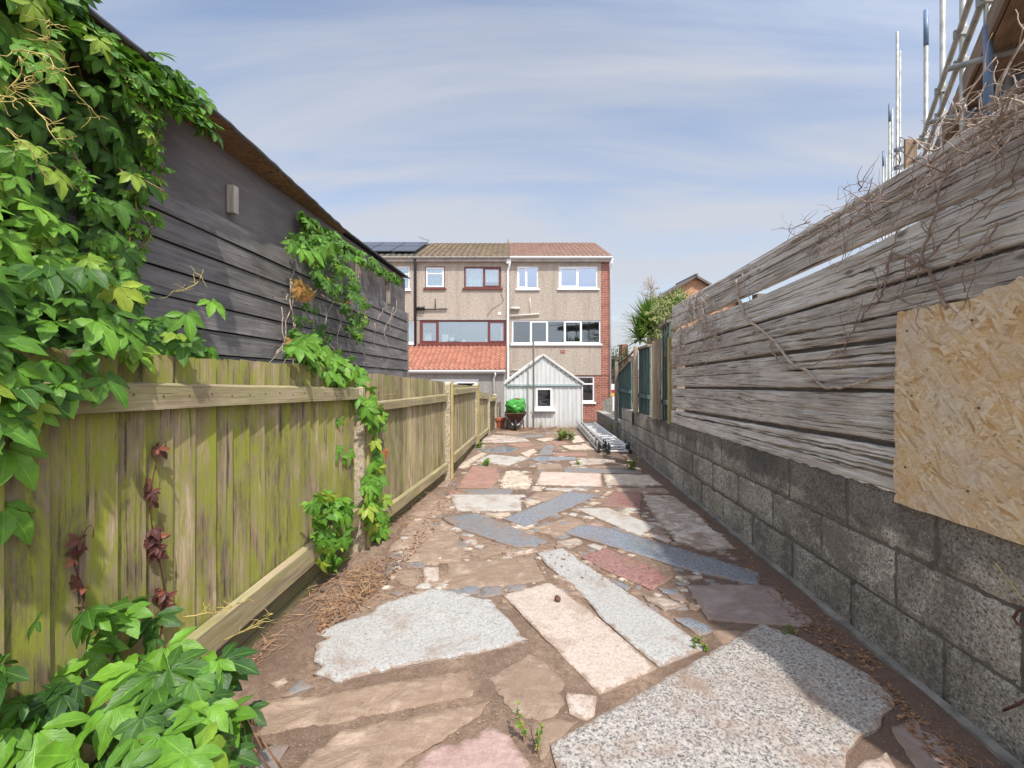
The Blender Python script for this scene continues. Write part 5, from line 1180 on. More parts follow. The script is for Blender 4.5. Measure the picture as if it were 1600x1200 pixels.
    a, b = P(954, 619, Y), P(966, 614.2, Y); m = MB(); m.box(a.x, b.x, Y - .006, Y - .001, a.z, b.z); obj('yellow_stripe', m, 'yellow', t)
build_shed()

# ================================================================== WHEELBARROW, BAG, POT, LADDERS
def build_props():
    Y = 12.2; X = (805.5 - 800) / F * Y; g0 = gz(Y); t = thing('wheelbarrow', 'rusty old wheelbarrow parked nose first in front of the metal shed', 'wheelbarrow', (X, Y, g0))
    m = MB()   # tray: front lip towards the camera
    zt = P(0, 645, Y).z; w_ = 16.5 / F * Y; zb = P(0, 659, Y).z
    tp = [(-w_, -.22), (w_, -.22), (w_ * .95, .55), (-w_ * .95, .55)]; bt = [(-w_ * .45, -.02), (w_ * .45, -.02), (w_ * .6, .40), (-w_ * .6, .40)]
    for k in range(4):
        a, b = tp[k], tp[(k + 1) % 4]; c, d = bt[k], bt[(k + 1) % 4]
        m.face([(X + c[0], Y + c[1], zb), (X + d[0], Y + d[1], zb), (X + b[0], Y + b[1], zt), (X + a[0], Y + a[1], zt)])
    m.face([(X + q[0], Y + q[1], zb) for q in bt]); o = obj('tray', m, 'rust', t); s_ = o.modifiers.new('t', 'SOLIDIFY'); s_.thickness = .008
    m = MB(); m.tube([(X + q[0], Y + q[1], zt) for q in tp + [tp[0]]], .011, n=6); obj('tray_rim', m, 'rust', t)
    m = MB(); cz = g0 + .155
    pts = [(X, Y - .12 + .13 * math.cos(a), cz + .13 * math.sin(a)) for a in np.linspace(0, 2 * math.pi, 25)]; m.tube(pts, .035, n=8, cap=False); wo = obj('wheel', m, 'rubber', t, smooth=True)
    m = MB(); m.tube([(X - .03, Y - .12, cz), (X + .03, Y - .12, cz)], .09, n=16); m.tube([(X - .075, Y - .12, cz), (X + .075, Y - .12, cz)], .012, n=8); obj('rim', m, 'alu_old', wo)
    for s in (-1, 1):
        m = MB(); m.tube([(X + s * .07, Y - .14, cz), (X + s * .12, Y + .02, zb - .02), (X + s * .22, Y + .5, zb + .03), (X + s * .27, Y + 1.0, zt + .02)], .016, n=6); obj('handle', m, 'alu_old', t, smooth=True)
        m = MB(); m.tube([(X + s * .20, Y + .12, zb + .02), (X + s * .23, Y + .18, g0 + .01), (X + s * .23, Y + .34, g0 + .01), (X + s * .21, Y + .42, zb + .02)], .014, n=6); m.tube([(X + s * .2, Y + .15, zb - .08), (X + s * .09, Y - .05, cz + .04)], .010, n=5); obj('leg', m, 'rust', t)
    # bag: crumpled
    m = MB(); c = Vector((X + .02, Y + .12, zt + .17)); us = [i / 40 * 2 * math.pi for i in range(41)]; vs = [i / 26 for i in range(27)]
    def fb(u, v_):
        a = v_ * math.pi; r_ = math.sin(a) ** .55; d = Vector((math.cos(u) * r_ * .27, math.sin(u) * r_ * .30, -math.cos(a) * .215))
        k = 1 + .16 * nz(d.x * 6, d.y * 6, d.z * 9) + .10 * abs(nz(d.x * 16, d.y * 16, d.z * 26 + u)) + .05 * math.sin(d.z * 60 + 4 * nz(d.x * 7, d.y * 7))
        q = d * k
        if v_ > .86: q.z -= (v_ - .86) * .55
        return c + q
    m.grid(fb, us, vs); o = obj('garden_waste_bag', m, 'bag', base=(X, Y, zt), smooth=True); tag(o, 'crumpled bright green bag full of garden waste in the wheelbarrow', 'bag')
    m = MB()
    for k in range(40):
        a = RNG.uniform(0, 6.28); r_ = RNG.uniform(0, .09); p = c + Vector((math.cos(a) * r_, math.sin(a) * r_, .17)); m.tube([p, p + Vector((RNG.uniform(-.07, .07), RNG.uniform(-.07, .07), RNG.uniform(.02, .06)))], .006, .002, n=4)
    o = obj('garden_cuttings', m, 'litter', base=c); tag(o, 'brown cuttings poking out of the green bag', 'cuttings', kind='stuff')
    m = MB()
    for k in range(70):
        p = Vector((X + RNG.uniform(-w_ * .8, w_ * .8), Y + RNG.uniform(-.18, .3), zt - .01)); m.tube([p, p + Vector((RNG.uniform(-.05, .05), RNG.uniform(-.05, .05), RNG.uniform(.0, .05)))], .008, .003, n=4)
    o = obj('soil_and_twigs', m, 'litter', base=(X, Y, zt)); tag(o, 'soil and twigs along the wheelbarrow rim under the green bag', 'twigs', kind='stuff')
    # pot
    Y = 12.75; X = (780.5 - 800) / F * Y; g0 = gz(Y); s = F / Y; t = thing('flower_pot', 'terracotta flower pot with a dry stick beside the wheelbarrow', 'flower pot', (X, Y, g0))
    m = MB(); m.lathe((X, Y, g0), [(0, .0), (6.2 / s, 0), (8.2 / s, 12 / s), (9.3 / s, 12 / s), (9.3 / s, 15.5 / s), (8.2 / s, 15.5 / s), (7.6 / s, 13 / s), (0, 13 / s)], 24); obj('pot', m, 'terra', t)
    m = MB(); m.lathe((X, Y, g0 + 13.6 / s), [(0, .01), (7.6 / s, 0)], 16); obj('potting_soil', m, 'dirt', t)
    m = MB(); m.tube([(X - .02, Y, g0 + .2), (X - .03, Y, g0 + .55), (X - .0, Y, g0 + .8)], .012, .006, n=5); m.tube([(X - .03, Y, g0 + .5), (X + .06, Y, g0 + .72)], .007, .004, n=5); obj('dry_stick', m, 'dead', t)
    Y = 13.1; x0, x1 = (776 - 800) / F * Y, (779.5 - 800) / F * Y; m = MB(); m.box(x0, x1 + .05, Y, Y + .06, gz(Y), P(0, 628, Y).z); o = obj('timber_stake', m, 'oldpost', base=(x0, Y, gz(Y)), bevel=.004); tag(o, 'short brown timber stake behind the terracotta pot', 'stake')
    # ladders
    def ladder(name, label, A, B, z0a, z0b, width, sections, rung=.25, mt='alu', lat=None, rw=.026, rh=.062):
        A = Vector(A); B = Vector(B); d = (B - A); ln = d.length; d.normalize(); n2 = Vector((d.y, -d.x, 0)).normalized(); t_ = thing(name, label, 'ladder', A, 'aluminium ladders lying by the block wall')
        for k in range(sections):
            zo = k * (rh + .018); wk = width - k * .05; off = Vector((0, 0, .04 + zo)); sh = d * (.12 * k)
            for s in (-1, 1):
                m = MB(); p0 = A + n2 * (s * wk / 2) + off + sh; p1 = B + n2 * (s * wk / 2) + off + sh; m.bar(p0, p1, rw, rh); m.bar(p0 + n2 * s * .016, p1 + n2 * s * .016, .012, rh * .35); obj('side_rail', m, 'alu_old' if s * 1 == -1 else mt, t_)
                m = MB(); m.bar(p0 - d * .03, p0 + d * .05, .045, rh + .018); obj('rubber_foot', m, 'rubber', t_)
            m = MB(); q = .15
            while q < ln - .1:
                p = A + d * q + off + sh; m.bar(p - n2 * wk / 2, p + n2 * wk / 2, .026, .024, up=(0, 0, 1)); q += rung
            obj('rungs', m, mt, t_)
        m = MB()
        for s in (-1, 1):
            for q in (.05, .4): p = A + d * q + n2 * (s * width / 2); m.tube([p + Vector((0, 0, .02)), p + Vector((0, 0, .06 + sections * .08))], .012, n=6)
        obj('locking_catch', m, 'black', t_); return t_
    ladder('ladder', 'wide bright aluminium ladder with rungs lying flat near the block wall', G(968, 710, .0), G(920, 669.5, .02), 0, 0, .40, 2, .27)
    ladder('ladder', 'narrow folded dull aluminium ladder left of the wide bright one', G(942, 708, .0), G(907, 669.5, .02), 0, 0, .15, 2, .45, mt='alu_old')
build_props()

# ================================================================== GREEN FENCE, RIGHT BACKGROUND
def build_green_fence():
    def W(Y, d, z): return Vector((SL * Y + DW + d, Y, z))
    D = DW + .06
    def yat(x): return depth_at(x, D)
    segs = [(1046, 1033, (502, 512), 'nearest green painted fence panel, beside the plank fence end'), (1015, 997, (540, 546), 'green fence panel between the two pale new posts'), (986, 966, (563, 585), 'far green fence panel beyond the pale new posts')]
    for (xa, xb, tops, lab) in segs:
        Ya, Yb = yat(xa), yat(xb); za, zb = P(0, tops[0], Ya).z, P(0, tops[1], Yb).z
        t = thing('green_fence_panel', lab, 'fence panel', W((Ya + Yb) / 2, .06, .6), 'green fence panels past the plank fence'); m = MB(); y = Ya
        lo = lambda Y: (ztop(Y) + .003) if Y < 10.37 else .32
        while y < Yb - .02:
            y1 = min(y + .11, Yb); s0, s1 = (y - Ya) / (Yb - Ya), (y1 - Ya) / (Yb - Ya)
            m.hexa([W(y, .06, lo(y)), W(y1, .072, lo(y1)), W(y1, .09, lo(y1)), W(y, .08, lo(y)), W(y, .06, lerp(za, zb, s0)), W(y1, .072, lerp(za, zb, s1)), W(y1, .09, lerp(za, zb, s1)), W(y, .08, lerp(za, zb, s0))]); y = y1 + .004
        obj('boards', m, 'green', t)
        m = MB(); fz = 1.02
        m.hexa([W(Ya, .02, fz), W(Yb, .02, fz - .02), W(Yb, .06, fz - .02), W(Ya, .06, fz), W(Ya, .02, fz + .07), W(Yb, .02, fz + .05), W(Yb, .06, fz + .05), W(Ya, .06, fz + .07)]); obj('rail', m, 'green', t)
        m = MB(); m.hexa([W(Ya, .02, za - .02), W(Yb, .02, zb - .02), W(Yb, .10, zb - .02), W(Ya, .10, za - .02), W(Ya, .02, za + .025), W(Yb, .02, zb + .025), W(Yb, .10, zb + .025), W(Ya, .10, za + .025)]); obj('cap_rail', m, 'oldpost', t)
    for (xa, xb, yt, yb, mt, lab) in ((1028, 1015, 533, 652, 'newpost', 'thick pale new timber post on the block wall'), (997, 987, 541, 643, 'newpost', 'slimmer pale new timber post farther along the block wall'),
                                  (1034, 1028, 530, 652, 'oldpost', 'grey timber post beside the thick pale one'), (966, 957.5, 565, 660, 'oldpost', 'old grey post at the far end of the green fence')):
        Ya = depth_at(xa, DW + .0); wd = (xa - xb) / F * Ya * .8; X = SL * Ya + DW; m = MB(); zt = P(0, yt, Ya).z; lo = ztop(Ya) if Ya < 10.37 else gz(Ya)
        x1 = (xa - 800) / F * Ya; x0 = lerp(x1, (xb - 800) / F * Ya, .62)
        m.hexa([(x0, Ya, lo), (x1, Ya, lo), (x1, Ya + .09, lo), (x0, Ya + .09, lo), (x0 + .01, Ya, zt), (x1, Ya, zt), (x1, Ya + .09, zt), (x0 + .01, Ya + .09, zt)])
        o = obj('timber_post', m, mt, base=(x0, Ya, lo), bevel=.006); tag(o, lab, 'post', 'timber posts of the green fence')
    # orange brick gable house
    Y = 26; t = thing('neighbour_house', 'orange brick gable of a distant house above the plank fence', 'house', (P(1085, 600, Y).x, Y, -.7))
    a, b, c = P(1032, 466, Y), P(1085, 434, Y), P(1150, 472, Y); m = MB(); m.face([(a.x, Y, -.8), (c.x, Y, -.8), (c.x, Y, c.z), (b.x, Y, b.z), (a.x, Y, a.z)], [(a.x, -.8), (c.x, -.8), (c.x, c.z), (b.x, b.z), (a.x, a.z)])
    m.face([(a.x, Y, -.8), (a.x, Y, a.z), (a.x, Y + 2.5, a.z), (a.x, Y + 2.5, -.8)], [(0, 0), (0, 5), (2.5, 5), (2.5, 0)]); obj('wall', m, 'brick_or', t)
    m = MB(); 
    for e, s in ((a, -1), (c, 1)):
        u = Vector((e.x, 0, e.z)) - Vector((b.x, 0, b.z)); u.normalize(); e2 = Vector((e.x, 0, e.z)) + u * .25; p0 = Vector((b.x, Y - .3, b.z + .12)); p1 = Vector((e2.x, Y - .3, e2.z + .12)); dn = Vector((0, 3.1, 0)); th = Vector((0, 0, -.14))
        m.hexa([p0 + th, p1 + th, p1 + th + dn, p0 + th + dn, p0, p1, p1 + dn, p0 + dn])
    obj('roof', m, 'tile_grey', t)
    m = MB(); m.tube([(b.x, Y - .35, b.z + .12), (b.x, Y + 2.8, b.z + .12)], .07, n=8); obj('ridge_tile', m, 'tile_grey', t)
    # far chimney
    Y = 30; a, b = P(972, 560, Y), P(981, 538, Y); t = thing('far_house', 'small distant brick chimney and roof beside the dark tree', 'house', (a.x, Y, -.8)); m = MB(); m.box(a.x, b.x, Y, Y + .9, -.8, b.z); obj('chimney', m, 'brick', t)
    a, b = P(964, 575, Y), P(984, 552, Y); m = MB(); m.hexa([(a.x, Y - .3, -.8), (b.x + .2, Y - .3, -.8), (b.x + .2, Y + 3, -.8), (a.x, Y + 3, -.8), (a.x + .3, Y - .3, b.z - .2), (b.x + .2, Y - .3, b.z - .2), (b.x + .2, Y + 3, b.z), (a.x + .3, Y + 3, b.z - .1)]); obj('wall', m, 'dash', t)
build_green_fence()

# ================================================================== SCAFFOLD
def build_scaffold():
    c0 = 1.25
    def SP(Y, z, d=0): return Vector((c0 + .73 * Y + d, Y - d * .0, z))
    def ys(x): return c0 / ((x - 800) / F - .73)
    t = thing('scaffold', 'galvanised tube scaffold with brown boards rising behind the plank fence on the right', 'scaffold', SP(6, 0))
    # standards: (x, top px or None)
    st = [(1544, -60, 'bluepaint'), (1505, -60, None), (1473, -40, None), (1447, 16, None), (1402, 50, None), (1390, 162, 'b'), (1380, 236, 'b'), (1370, 286, None)]
    rr = .031
    for (x, yt, bl) in st:
        if x >= 1402: Y = ys(x); base = SP(Y, 0)
        else:
            Y = {1390: 13.6, 1380: 16.4, 1370: 19.5}[x]; base = Vector(((x - 800) / F * Y, Y, 0))
        zt = P(x, yt, Y).z; m = MB(); b_ = Vector((base.x, base.y, -.3 if True else 0)); m.tube([b_, Vector((base.x, base.y, zt))], rr, n=10); obj('standard', m, 'galv', t, smooth=True)
        if bl == 'b' or x == 1447:
            m = MB(); m.tube([Vector((base.x, base.y, zt - .55)), Vector((base.x, base.y, zt + .004))], rr + .002, n=10); obj('painted_tip', m, 'bluepaint', t, smooth=True)
        if bl == 'bluepaint':
            m = MB(); m.tube([Vector((base.x, base.y, P(x, 190, Y).z)), Vector((base.x, base.y, P(x, 40, Y).z))], rr + .002, n=10); obj('painted_sleeve', m, 'bluepaint', t, smooth=True)
        # parallel inner standards
        if x in (1402, 1390, 1380):
            X2 = base.x + {1402: .10, 1390: .12, 1380: .14}[x]; dy = .5; zt2 = P(x, {1402: 78, 1390: 168, 1380: 245}[x], Y).z; m = MB(); m.tube([(X2, base.y + .05, -.3), (X2, base.y + .05, zt2)], rr, n=8); obj('standard', m, 'galv', t, smooth=True)
        # base on ground is hidden by the fence
    # guard rails running along the scaffold (ledgers)
    def coupler(p, mt='galv'):
        m = MB(); m.box(p.x - .05, p.x + .05, p.y - .045, p.y + .045, p.z - .045, p.z + .045); m.tube([p + Vector((-.09, -.02, .01)), p + Vector((.09, .02, -.01))], .014, n=6); obj('coupler', m, mt, t, bevel=.012)
    for zr in (5.10, 4.78):
        m = MB(); m.tube([SP(2.4, zr, -.045), SP(7.3, zr, -.045)], .028, n=8); obj('guard_rail', m, 'galv', t, smooth=True)
        for x in (1544, 1505, 1473, 1447): coupler(SP(ys(x), zr, -.02))
    for zr in (5.35, 5.03):
        a = P(1402, 234 if zr > 5.2 else 262, ys(1402)); b = P(1454, 210 if zr > 5.2 else 238, ys(1447)); m = MB(); m.tube([a - (b - a) * .08, b], .028, n=8); obj('guard_rail', m, 'galv', t, smooth=True); coupler(a, 'bluepaint'); coupler(b)
    m = MB(); Y = ys(1424) - .2; a, b = P(1415, 268, Y), P(1433, 217, Y); m.box(a.x, b.x, Y, Y + .04, a.z - .5, b.z); obj('upright_board', m, 'deck', t)
    # lift platform: boards laid side by side, seen from below, with gaps
    zd = 4.42
    dirv = Vector((.73, 1, 0)).normalized(); nv = Vector((1, -.73, 0)).normalized()
    p0 = Vector((c0 + .73 * 3.1, 3.1, 0)) + nv * .02
    for (s0, s1) in ((0, 2.0), (2.03, 4.1), (4.13, 6.0)):
        m = MB()
        for k in range(9):
            a = p0 + dirv * (s0 + random.uniform(-.02, .02)) + nv * (k * .235); b = p0 + dirv * s1 + nv * (k * .235)
            m.hexa([a + Vector((0, 0, zd)), b + Vector((0, 0, zd)), b + nv * .225 + Vector((0, 0, zd)), a + nv * .225 + Vector((0, 0, zd)), a + Vector((0, 0, zd + .038)), b + Vector((0, 0, zd + .038)), b + nv * .225 + Vector((0, 0, zd + .038)), a + nv * .225 + Vector((0, 0, zd + .038))][0:8])
        obj('platform_boards', m, 'deck', t)
    m = MB(); a = p0 - nv * .03; b = a + dirv * 6.0; m.hexa([a + Vector((0, 0, zd)), b + Vector((0, 0, zd)), b + nv * .038 + Vector((0, 0, zd)), a + nv * .038 + Vector((0, 0, zd)), a + Vector((0, 0, zd + .22)), b + Vector((0, 0, zd + .22)), b + nv * .038 + Vector((0, 0, zd + .22)), a + nv * .038 + Vector((0, 0, zd + .22))]); obj('toe_board', m, 'deck', t)
    for k in range(6):
        q = p0 + dirv * (.1 + k * 1.15); m = MB(); m.tube([q - nv * .25 + Vector((0, 0, zd - .05)), q + nv * 2.2 + Vector((0, 0, zd - .05))], .026, n=8); obj('transom', m, 'galv', t, smooth=True)
        if k % 2 == 0: coupler(q + nv * .12 + Vector((0, 0, zd - .06)), 'bluepaint')
        m = MB(); e = q + nv * .5 + Vector((0, 0, zd - .09)); m.tube([e, e + dirv * .9 + nv * .05], .024, n=8); obj('short_tube', m, 'galv', t, smooth=True)
    for k, off in enumerate((.35, .95)):
        m = MB(); m.tube([p0 + nv * off + Vector((0, 0, zd - .11)), p0 + nv * off + dirv * 6 + Vector((0, 0, zd - .11))], .026, n=8); obj('ledger', m, 'galv', t, smooth=True)
    # leaning brace
    a, b = P(1606, -20, 4.2), P(1570, 165, 4.4); m = MB(); m.tube([a, b + (b - a) * 1.2], .033, n=10); obj('brace', m, 'galv', t, smooth=True); 
    a, b = P(1600, 120, 4.3), P(1545, 150, 4.6); m = MB(); m.tube([a, b], .026, n=8); obj('brace', m, 'galv', t, smooth=True)
    # second lift behind: extra standards and rails
    for (x, Y, yt) in ((1588, 4.5, -60),):
        m = MB(); X = (x - 800) / F * Y; m.tube([(X, Y, -.3), (X, Y, P(x, yt, Y).z)], .030, n=8); obj('standard', m, 'galv', t, smooth=True)
    for zr in (5.75,):
        m = MB(); m.tube([SP(2.6, zr, .02), SP(4.7, zr, .02)], .028, n=8); obj('guard_rail', m, 'galv', t, smooth=True)
        for x in (1544,): coupler(SP(ys(x), zr, 0), 'bluepaint' if zr < 6 else 'galv')
    coupler(P(1552, 146, 4.55), 'bluepaint'); coupler(P(1543, 152, 4.5), 'bluepaint'); coupler(P(1597, 126, 4.3), 'bluepaint')
build_scaffold()
# ================================================================== LEAVES
def leaflet_arrays(rng, rows=9, droop=.28, width=.47, teeth=.09):
    t = np.linspace(0, 1, rows); ws = np.sin(np.pi * np.clip(t, 0, 1) ** 1.12) ** .85 * (1 - .12 * t); ws[0] = .03; ws[-1] = 0.0
    V = []; UV = []; Fc = []
    fold = rng.uniform(.10, .24); wav = rng.uniform(-.05, .05); tw = rng.uniform(-.25, .25)
    for i, tt in enumerate(t):
        w_ = width * ws[i] * .5 * (1 + teeth * (1 if i % 2 else -1))
        for s in (-1, -.5, 0, .5, 1):
            x = s * w_; z = fold * abs(x) * 1.6 - droop * tt ** 2 + wav * math.sin(tt * 9 + s * 2) * .3 * abs(s) + tw * x * tt
            V.append((x, tt - (.04 * abs(s) if i % 2 else 0), z)); UV.append((s, tt))
    for i in range(rows - 1):
        for k in range(4): a = i * 5 + k; Fc.append((a, a + 1, a + 6, a + 5))
    return np.array(V), np.array(UV), np.array(Fc)
def palmate(rng, n=5, spread=92, base=.16):
    Vs, Us, Fs = [], [], []; off = 0
    for k in range(n):
        a = math.radians(-spread + 2 * spread * k / (n - 1)) + rng.uniform(-.10, .10) if n > 1 else 0
        ln = (1 - .34 * (abs(k - (n - 1) / 2) / ((n - 1) / 2)) ** 1.3 if n > 1 else 1) * rng.uniform(.92, 1.06)
        v, u, f = leaflet_arrays(rng, droop=rng.uniform(.12, .42)); v = v * ln; tl = rng.uniform(-.25, .1)
        v = np.stack([v[:, 0], v[:, 1] * math.cos(tl) - v[:, 2] * math.sin(tl), v[:, 1] * math.sin(tl) + v[:, 2] * math.cos(tl)], 1); v[:, 1] += base * .3
        c, s = math.cos(a), math.sin(a); v = np.stack([v[:, 0] * c + v[:, 1] * s, -v[:, 0] * s + v[:, 1] * c, v[:, 2]], 1)
        Vs.append(v); Us.append(u); Fs.append(f + off); off += len(v)
    return np.concatenate(Vs), np.concatenate(Us), np.concatenate(Fs)
lr = np.random.default_rng(5)
LEAVES5 = [palmate(lr) for _ in range(7)]
LEAVES3 = [palmate(lr, 3, 55) for _ in range(4)]
LEAVES1 = [palmate(lr, 1, 0) for _ in range(3)]
def foliage(name, items, mat, parent, kinds=LEAVES5, base=None):
    """items: (pos, tip_dir, normal, size, rnd)"""
    Vs, Us, Fs, Rs = [], [], [], []; off = 0
    for (p, d, n, sz, r) in items:
        v, u, f = kinds[random.randrange(len(kinds))]
        d = Vector(d).normalized(); n = Vector(n); n = (n - d * n.dot(d))
        if n.length < 1e-3: n = d.orthogonal()
        n.normalize(); x = d.cross(n)
        M_ = np.array([[x.x, d.x, n.x], [x.y, d.y, n.y], [x.z, d.z, n.z]])
        Vs.append((v * sz) @ M_.T + np.array(p)[None, :]); Us.append(u); Fs.append(f + off); Rs.append(np.full(len(f), r)); off += len(v)
    V = np.concatenate(Vs); U = np.concatenate(Us); Fc = np.concatenate(Fs); Rr = np.concatenate(Rs)
    o_ = np.array((0, 0, 0.0)); q = parent
    while q is not None: o_ = o_ + np.array(q.location); q = q.parent
    V = V - o_
    me = bpy.data.meshes.new(name); me.vertices.add(len(V)); me.vertices.foreach_set('co', V.astype(np.float32).ravel())
    me.loops.add(Fc.size); me.loops.foreach_set('vertex_index', Fc.ravel().astype(np.int32)); me.polygons.add(len(Fc)); me.polygons.foreach_set('loop_start', (np.arange(len(Fc)) * 4).astype(np.int32))
    me.polygons.foreach_set('loop_total', np.full(len(Fc), 4, dtype=np.int32)); me.update(calc_edges=True)
    ul = me.uv_layers.new(name='UVMap'); ul.data.foreach_set('uv', U[Fc.ravel()].astype(np.float32).ravel())
    at = me.attributes.new('rnd', 'FLOAT', 'FACE'); at.data.foreach_set('value', Rr.astype(np.float32)); me.polygons.foreach_set('use_smooth', [True] * len(Fc))
    me.materials.append(MT[mat]); o = bpy.data.objects.new(name, me); COL.objects.link(o); o.parent = parent; return o
def inpoly(x, y, poly):
    c = False; j = len(poly) - 1
    for i in range(len(poly)):
        if (poly[i][1] > y) != (poly[j][1] > y) and x < (poly[j][0] - poly[i][0]) * (y - poly[i][1]) / (poly[j][1] - poly[i][1]) + poly[i][0]: c = not c
        j = i
    return c
def samp(poly, n):
    xs = [p[0] for p in poly]; ys = [p[1] for p in poly]; out_ = []
    while len(out_) < n:
        x, y = RNG.uniform(min(xs), max(xs)), RNG.uniform(min(ys), max(ys))
        if inpoly(x, y, poly): out_.append((x, y))
    return out_
U = RNG.uniform
def wander(p, d, n, step, jit, grav=0.0, plane=None):
    pts = [Vector(p)]; d = Vector(d).normalized()
    for _ in range(n):
        d = (d + Vector((U(-jit, jit), U(-jit, jit), U(-jit, jit) + grav))).normalized(); q = pts[-1] + d * step
        if plane is not None:
            lim = SL * q.y + plane[0]; w_ = plane[1]
            if q.x < lim: q.x = lim + .004
            if q.x > lim + w_: q.x = lim + w_ - .004
        pts.append(q)
    return pts

# ---- big creeper hanging over the outbuilding and the fence, upper left
def creeper_upper():
    t = thing('virginia_creeper', 'huge five leaved creeper hanging over the outbuilding roof at the upper left', 'climbing plant', (SL * 2 + DB, 2.0, 0))
    it = []
    region = [(-160, -160), (60, -60), (110, -5), (190, 88), (238, 135), (250, 190), (236, 290), (225, 320), (212, 380), (200, 420), (225, 470), (300, 520), (345, 548), (300, 560), (150, 590), (60, 600), (-160, 620)]
    for (x, y) in samp(region, 560):
        off = abs(RNG.normal(0, .11)) + .03
        Y = depth_at(min(x, 250), DB + off)
        if Y < .6: continue
        p = P(x, y, Y)
        if p.z > zroof(Y) + .10: p.z = zroof(Y) + U(0, .10)
        d = (U(-.1, .5), U(-.15, .55), -1.0 + U(-.1, .5)); n = (1.0, U(-.6, .1), U(.1, .8))
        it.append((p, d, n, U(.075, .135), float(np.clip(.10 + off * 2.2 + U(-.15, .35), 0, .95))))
    for k in range(230):
        Y = U(.7, 2.66); o_ = U(.10, .27); it.append((BP(Y, o_, zroof(Y) + U(-.14, .035)), (U(-.2, .7), U(-.3, .7), U(-1, .3)), (U(.1, .9), U(-.5, .1), U(.2, 1)), U(.065, .115), U(.25, .95)))
    # leaves flopping over the roof edge
    for k in range(420):
        Y = U(.75, 2.70); o_ = U(-.25, .34); p = BP(Y, o_, zroof(Y) + .03 + U(0, .04) - (max(0, o_ - .1)) * 1.2)
        it.append((p, (U(.2, 1), U(-.2, .6), U(-.9, .1)), (U(-.2, .5), U(-.4, .2), 1), U(.06, .11), U(.35, .9)))
    # lower mass spilling towards the fence top, bigger leaves, nearer
    reg2 = [(-120, 400), (60, 380), (190, 420), (235, 480), (300, 520), (345, 550), (330, 560), (230, 548), (170, 600), (60, 655), (-40, 700), (-120, 700)]
    for (x, y) in samp(reg2, 155):
        f_ = min(1, max(0, (x + 100) / 400)); D = lerp(-1.62, -1.80, f_) + U(-.30, .20); Y = depth_at(x, D)
        if Y < .7: continue
        p = P(x, y, Y)
        it.append((p, (U(.1, .9), U(-.5, .7), U(-1.0, .0)), (U(.1, .8), U(-.6, .0), U(.4, 1)), U(.08, .125), float(np.clip(U(.15, 1.0), 0, .97))))
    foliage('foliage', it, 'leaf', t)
    # bright young leaves at the outside
    it = []
    for (x, y) in samp([(-60, 90), (40, 20), (120, 60), (60, 200), (110, 330), (50, 470), (-60, 520)], 60):
        Y = depth_at(x, DB + U(.28, .55))
        if Y < .6: continue
        it.append((P(x, y, Y), (U(-.2, .6), U(-.3, .3), U(-1, .1)), (U(.3, 1), U(-.6, 0), U(.2, .8)), U(.045, .10), U(.3, .97)))
    for (x, y) in ((330, 470), (290, 490), (160, 470), (150, 500), (190, 510), (110, 560), (30, 575), (90, 600), (40, 640), (10, 700), (5, 790)):
        Y = depth_at(x, -1.62 + U(-.05, .12)); it.append((P(x, y, Y), (U(.2, .9), U(-.2, .5), U(-.9, -.2)), (U(.1, .6), -.3, 1), U(.11, .14), U(.4, .9)))
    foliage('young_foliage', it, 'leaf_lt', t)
    # hanging strands with small leaves
    sm = MB(); it = []
    for (x0, y0, x1, y1, o_) in ((232, 130, 252, 300, .20), (250, 175, 228, 330, .17), (215, 110, 245, 240, .26), (170, 60, 225, 200, .30), (225, 250, 205, 400, .14), (245, 330, 205, 420, .10), (150, 380, 225, 460, .22), (100, 200, 150, 330, .34), (190, 300, 215, 470, .12)):
        Y = depth_at(x0, DB + o_); a = P(x0, y0, Y); b = P(x1, y1, depth_at(min(x1, 260), DB + o_)); pts = [a.lerp(b, k / 9) + Vector((U(-.02, .02), U(-.02, .02), U(-.01, .01))) for k in range(10)]; sm.tube(pts, .004, .002, n=5)
        for q in pts:
            for _ in range(2): it.append((q, (U(-.5, .9), U(-.5, .6), U(-.9, .2)), (U(.3, 1), -.4, U(.3, 1)), U(.035, .06), U(.5, .95)))
    foliage('strand_foliage', it, 'leaf_lt', t)
    for _ in range(45):
        x, y = samp(region, 1)[0]; Y = depth_at(min(x, 250), DB + .05)
        if Y < .7: continue
        sm.tube(wander(P(x, y, Y), (U(.0, .4), U(-.2, .6), -1), 9, .05, .4, -.1), .005, .002, n=5)
    obj('stems', sm, 'stem', t, smooth=True)
    tn = MB()
    for (x, y, dx, dz) in ((20, 80, .9, -.35), (30, 88, .1, -1), (45, 160, .5, -.7), (0, 150, 1, -.2), (70, 100, 1, -.3), (20, 140, 1, .1), (100, 120, .8, -.5), (270, 455, 1, -.2), (35, 370, -.4, -.6), (60, 60, .9, -.1), (10, 200, 1, -.6)):
        Y = depth_at(x, DB + .5); c = P(x, y, max(Y, .9)); pts = wander(c, (dx, .3, dz), 11, .017, .45); tn.tube(pts, .0026, .001, n=5)
        for q in pts[::3]:
            for _ in range(2): tn.tube(wander(q, (U(-1, 1), U(-.5, .5), U(-1, .6)), 5, .013, .5), .0016, .0007, n=4)
    obj('tendrils', tn, 'tend', t, smooth=True)
creeper_upper()

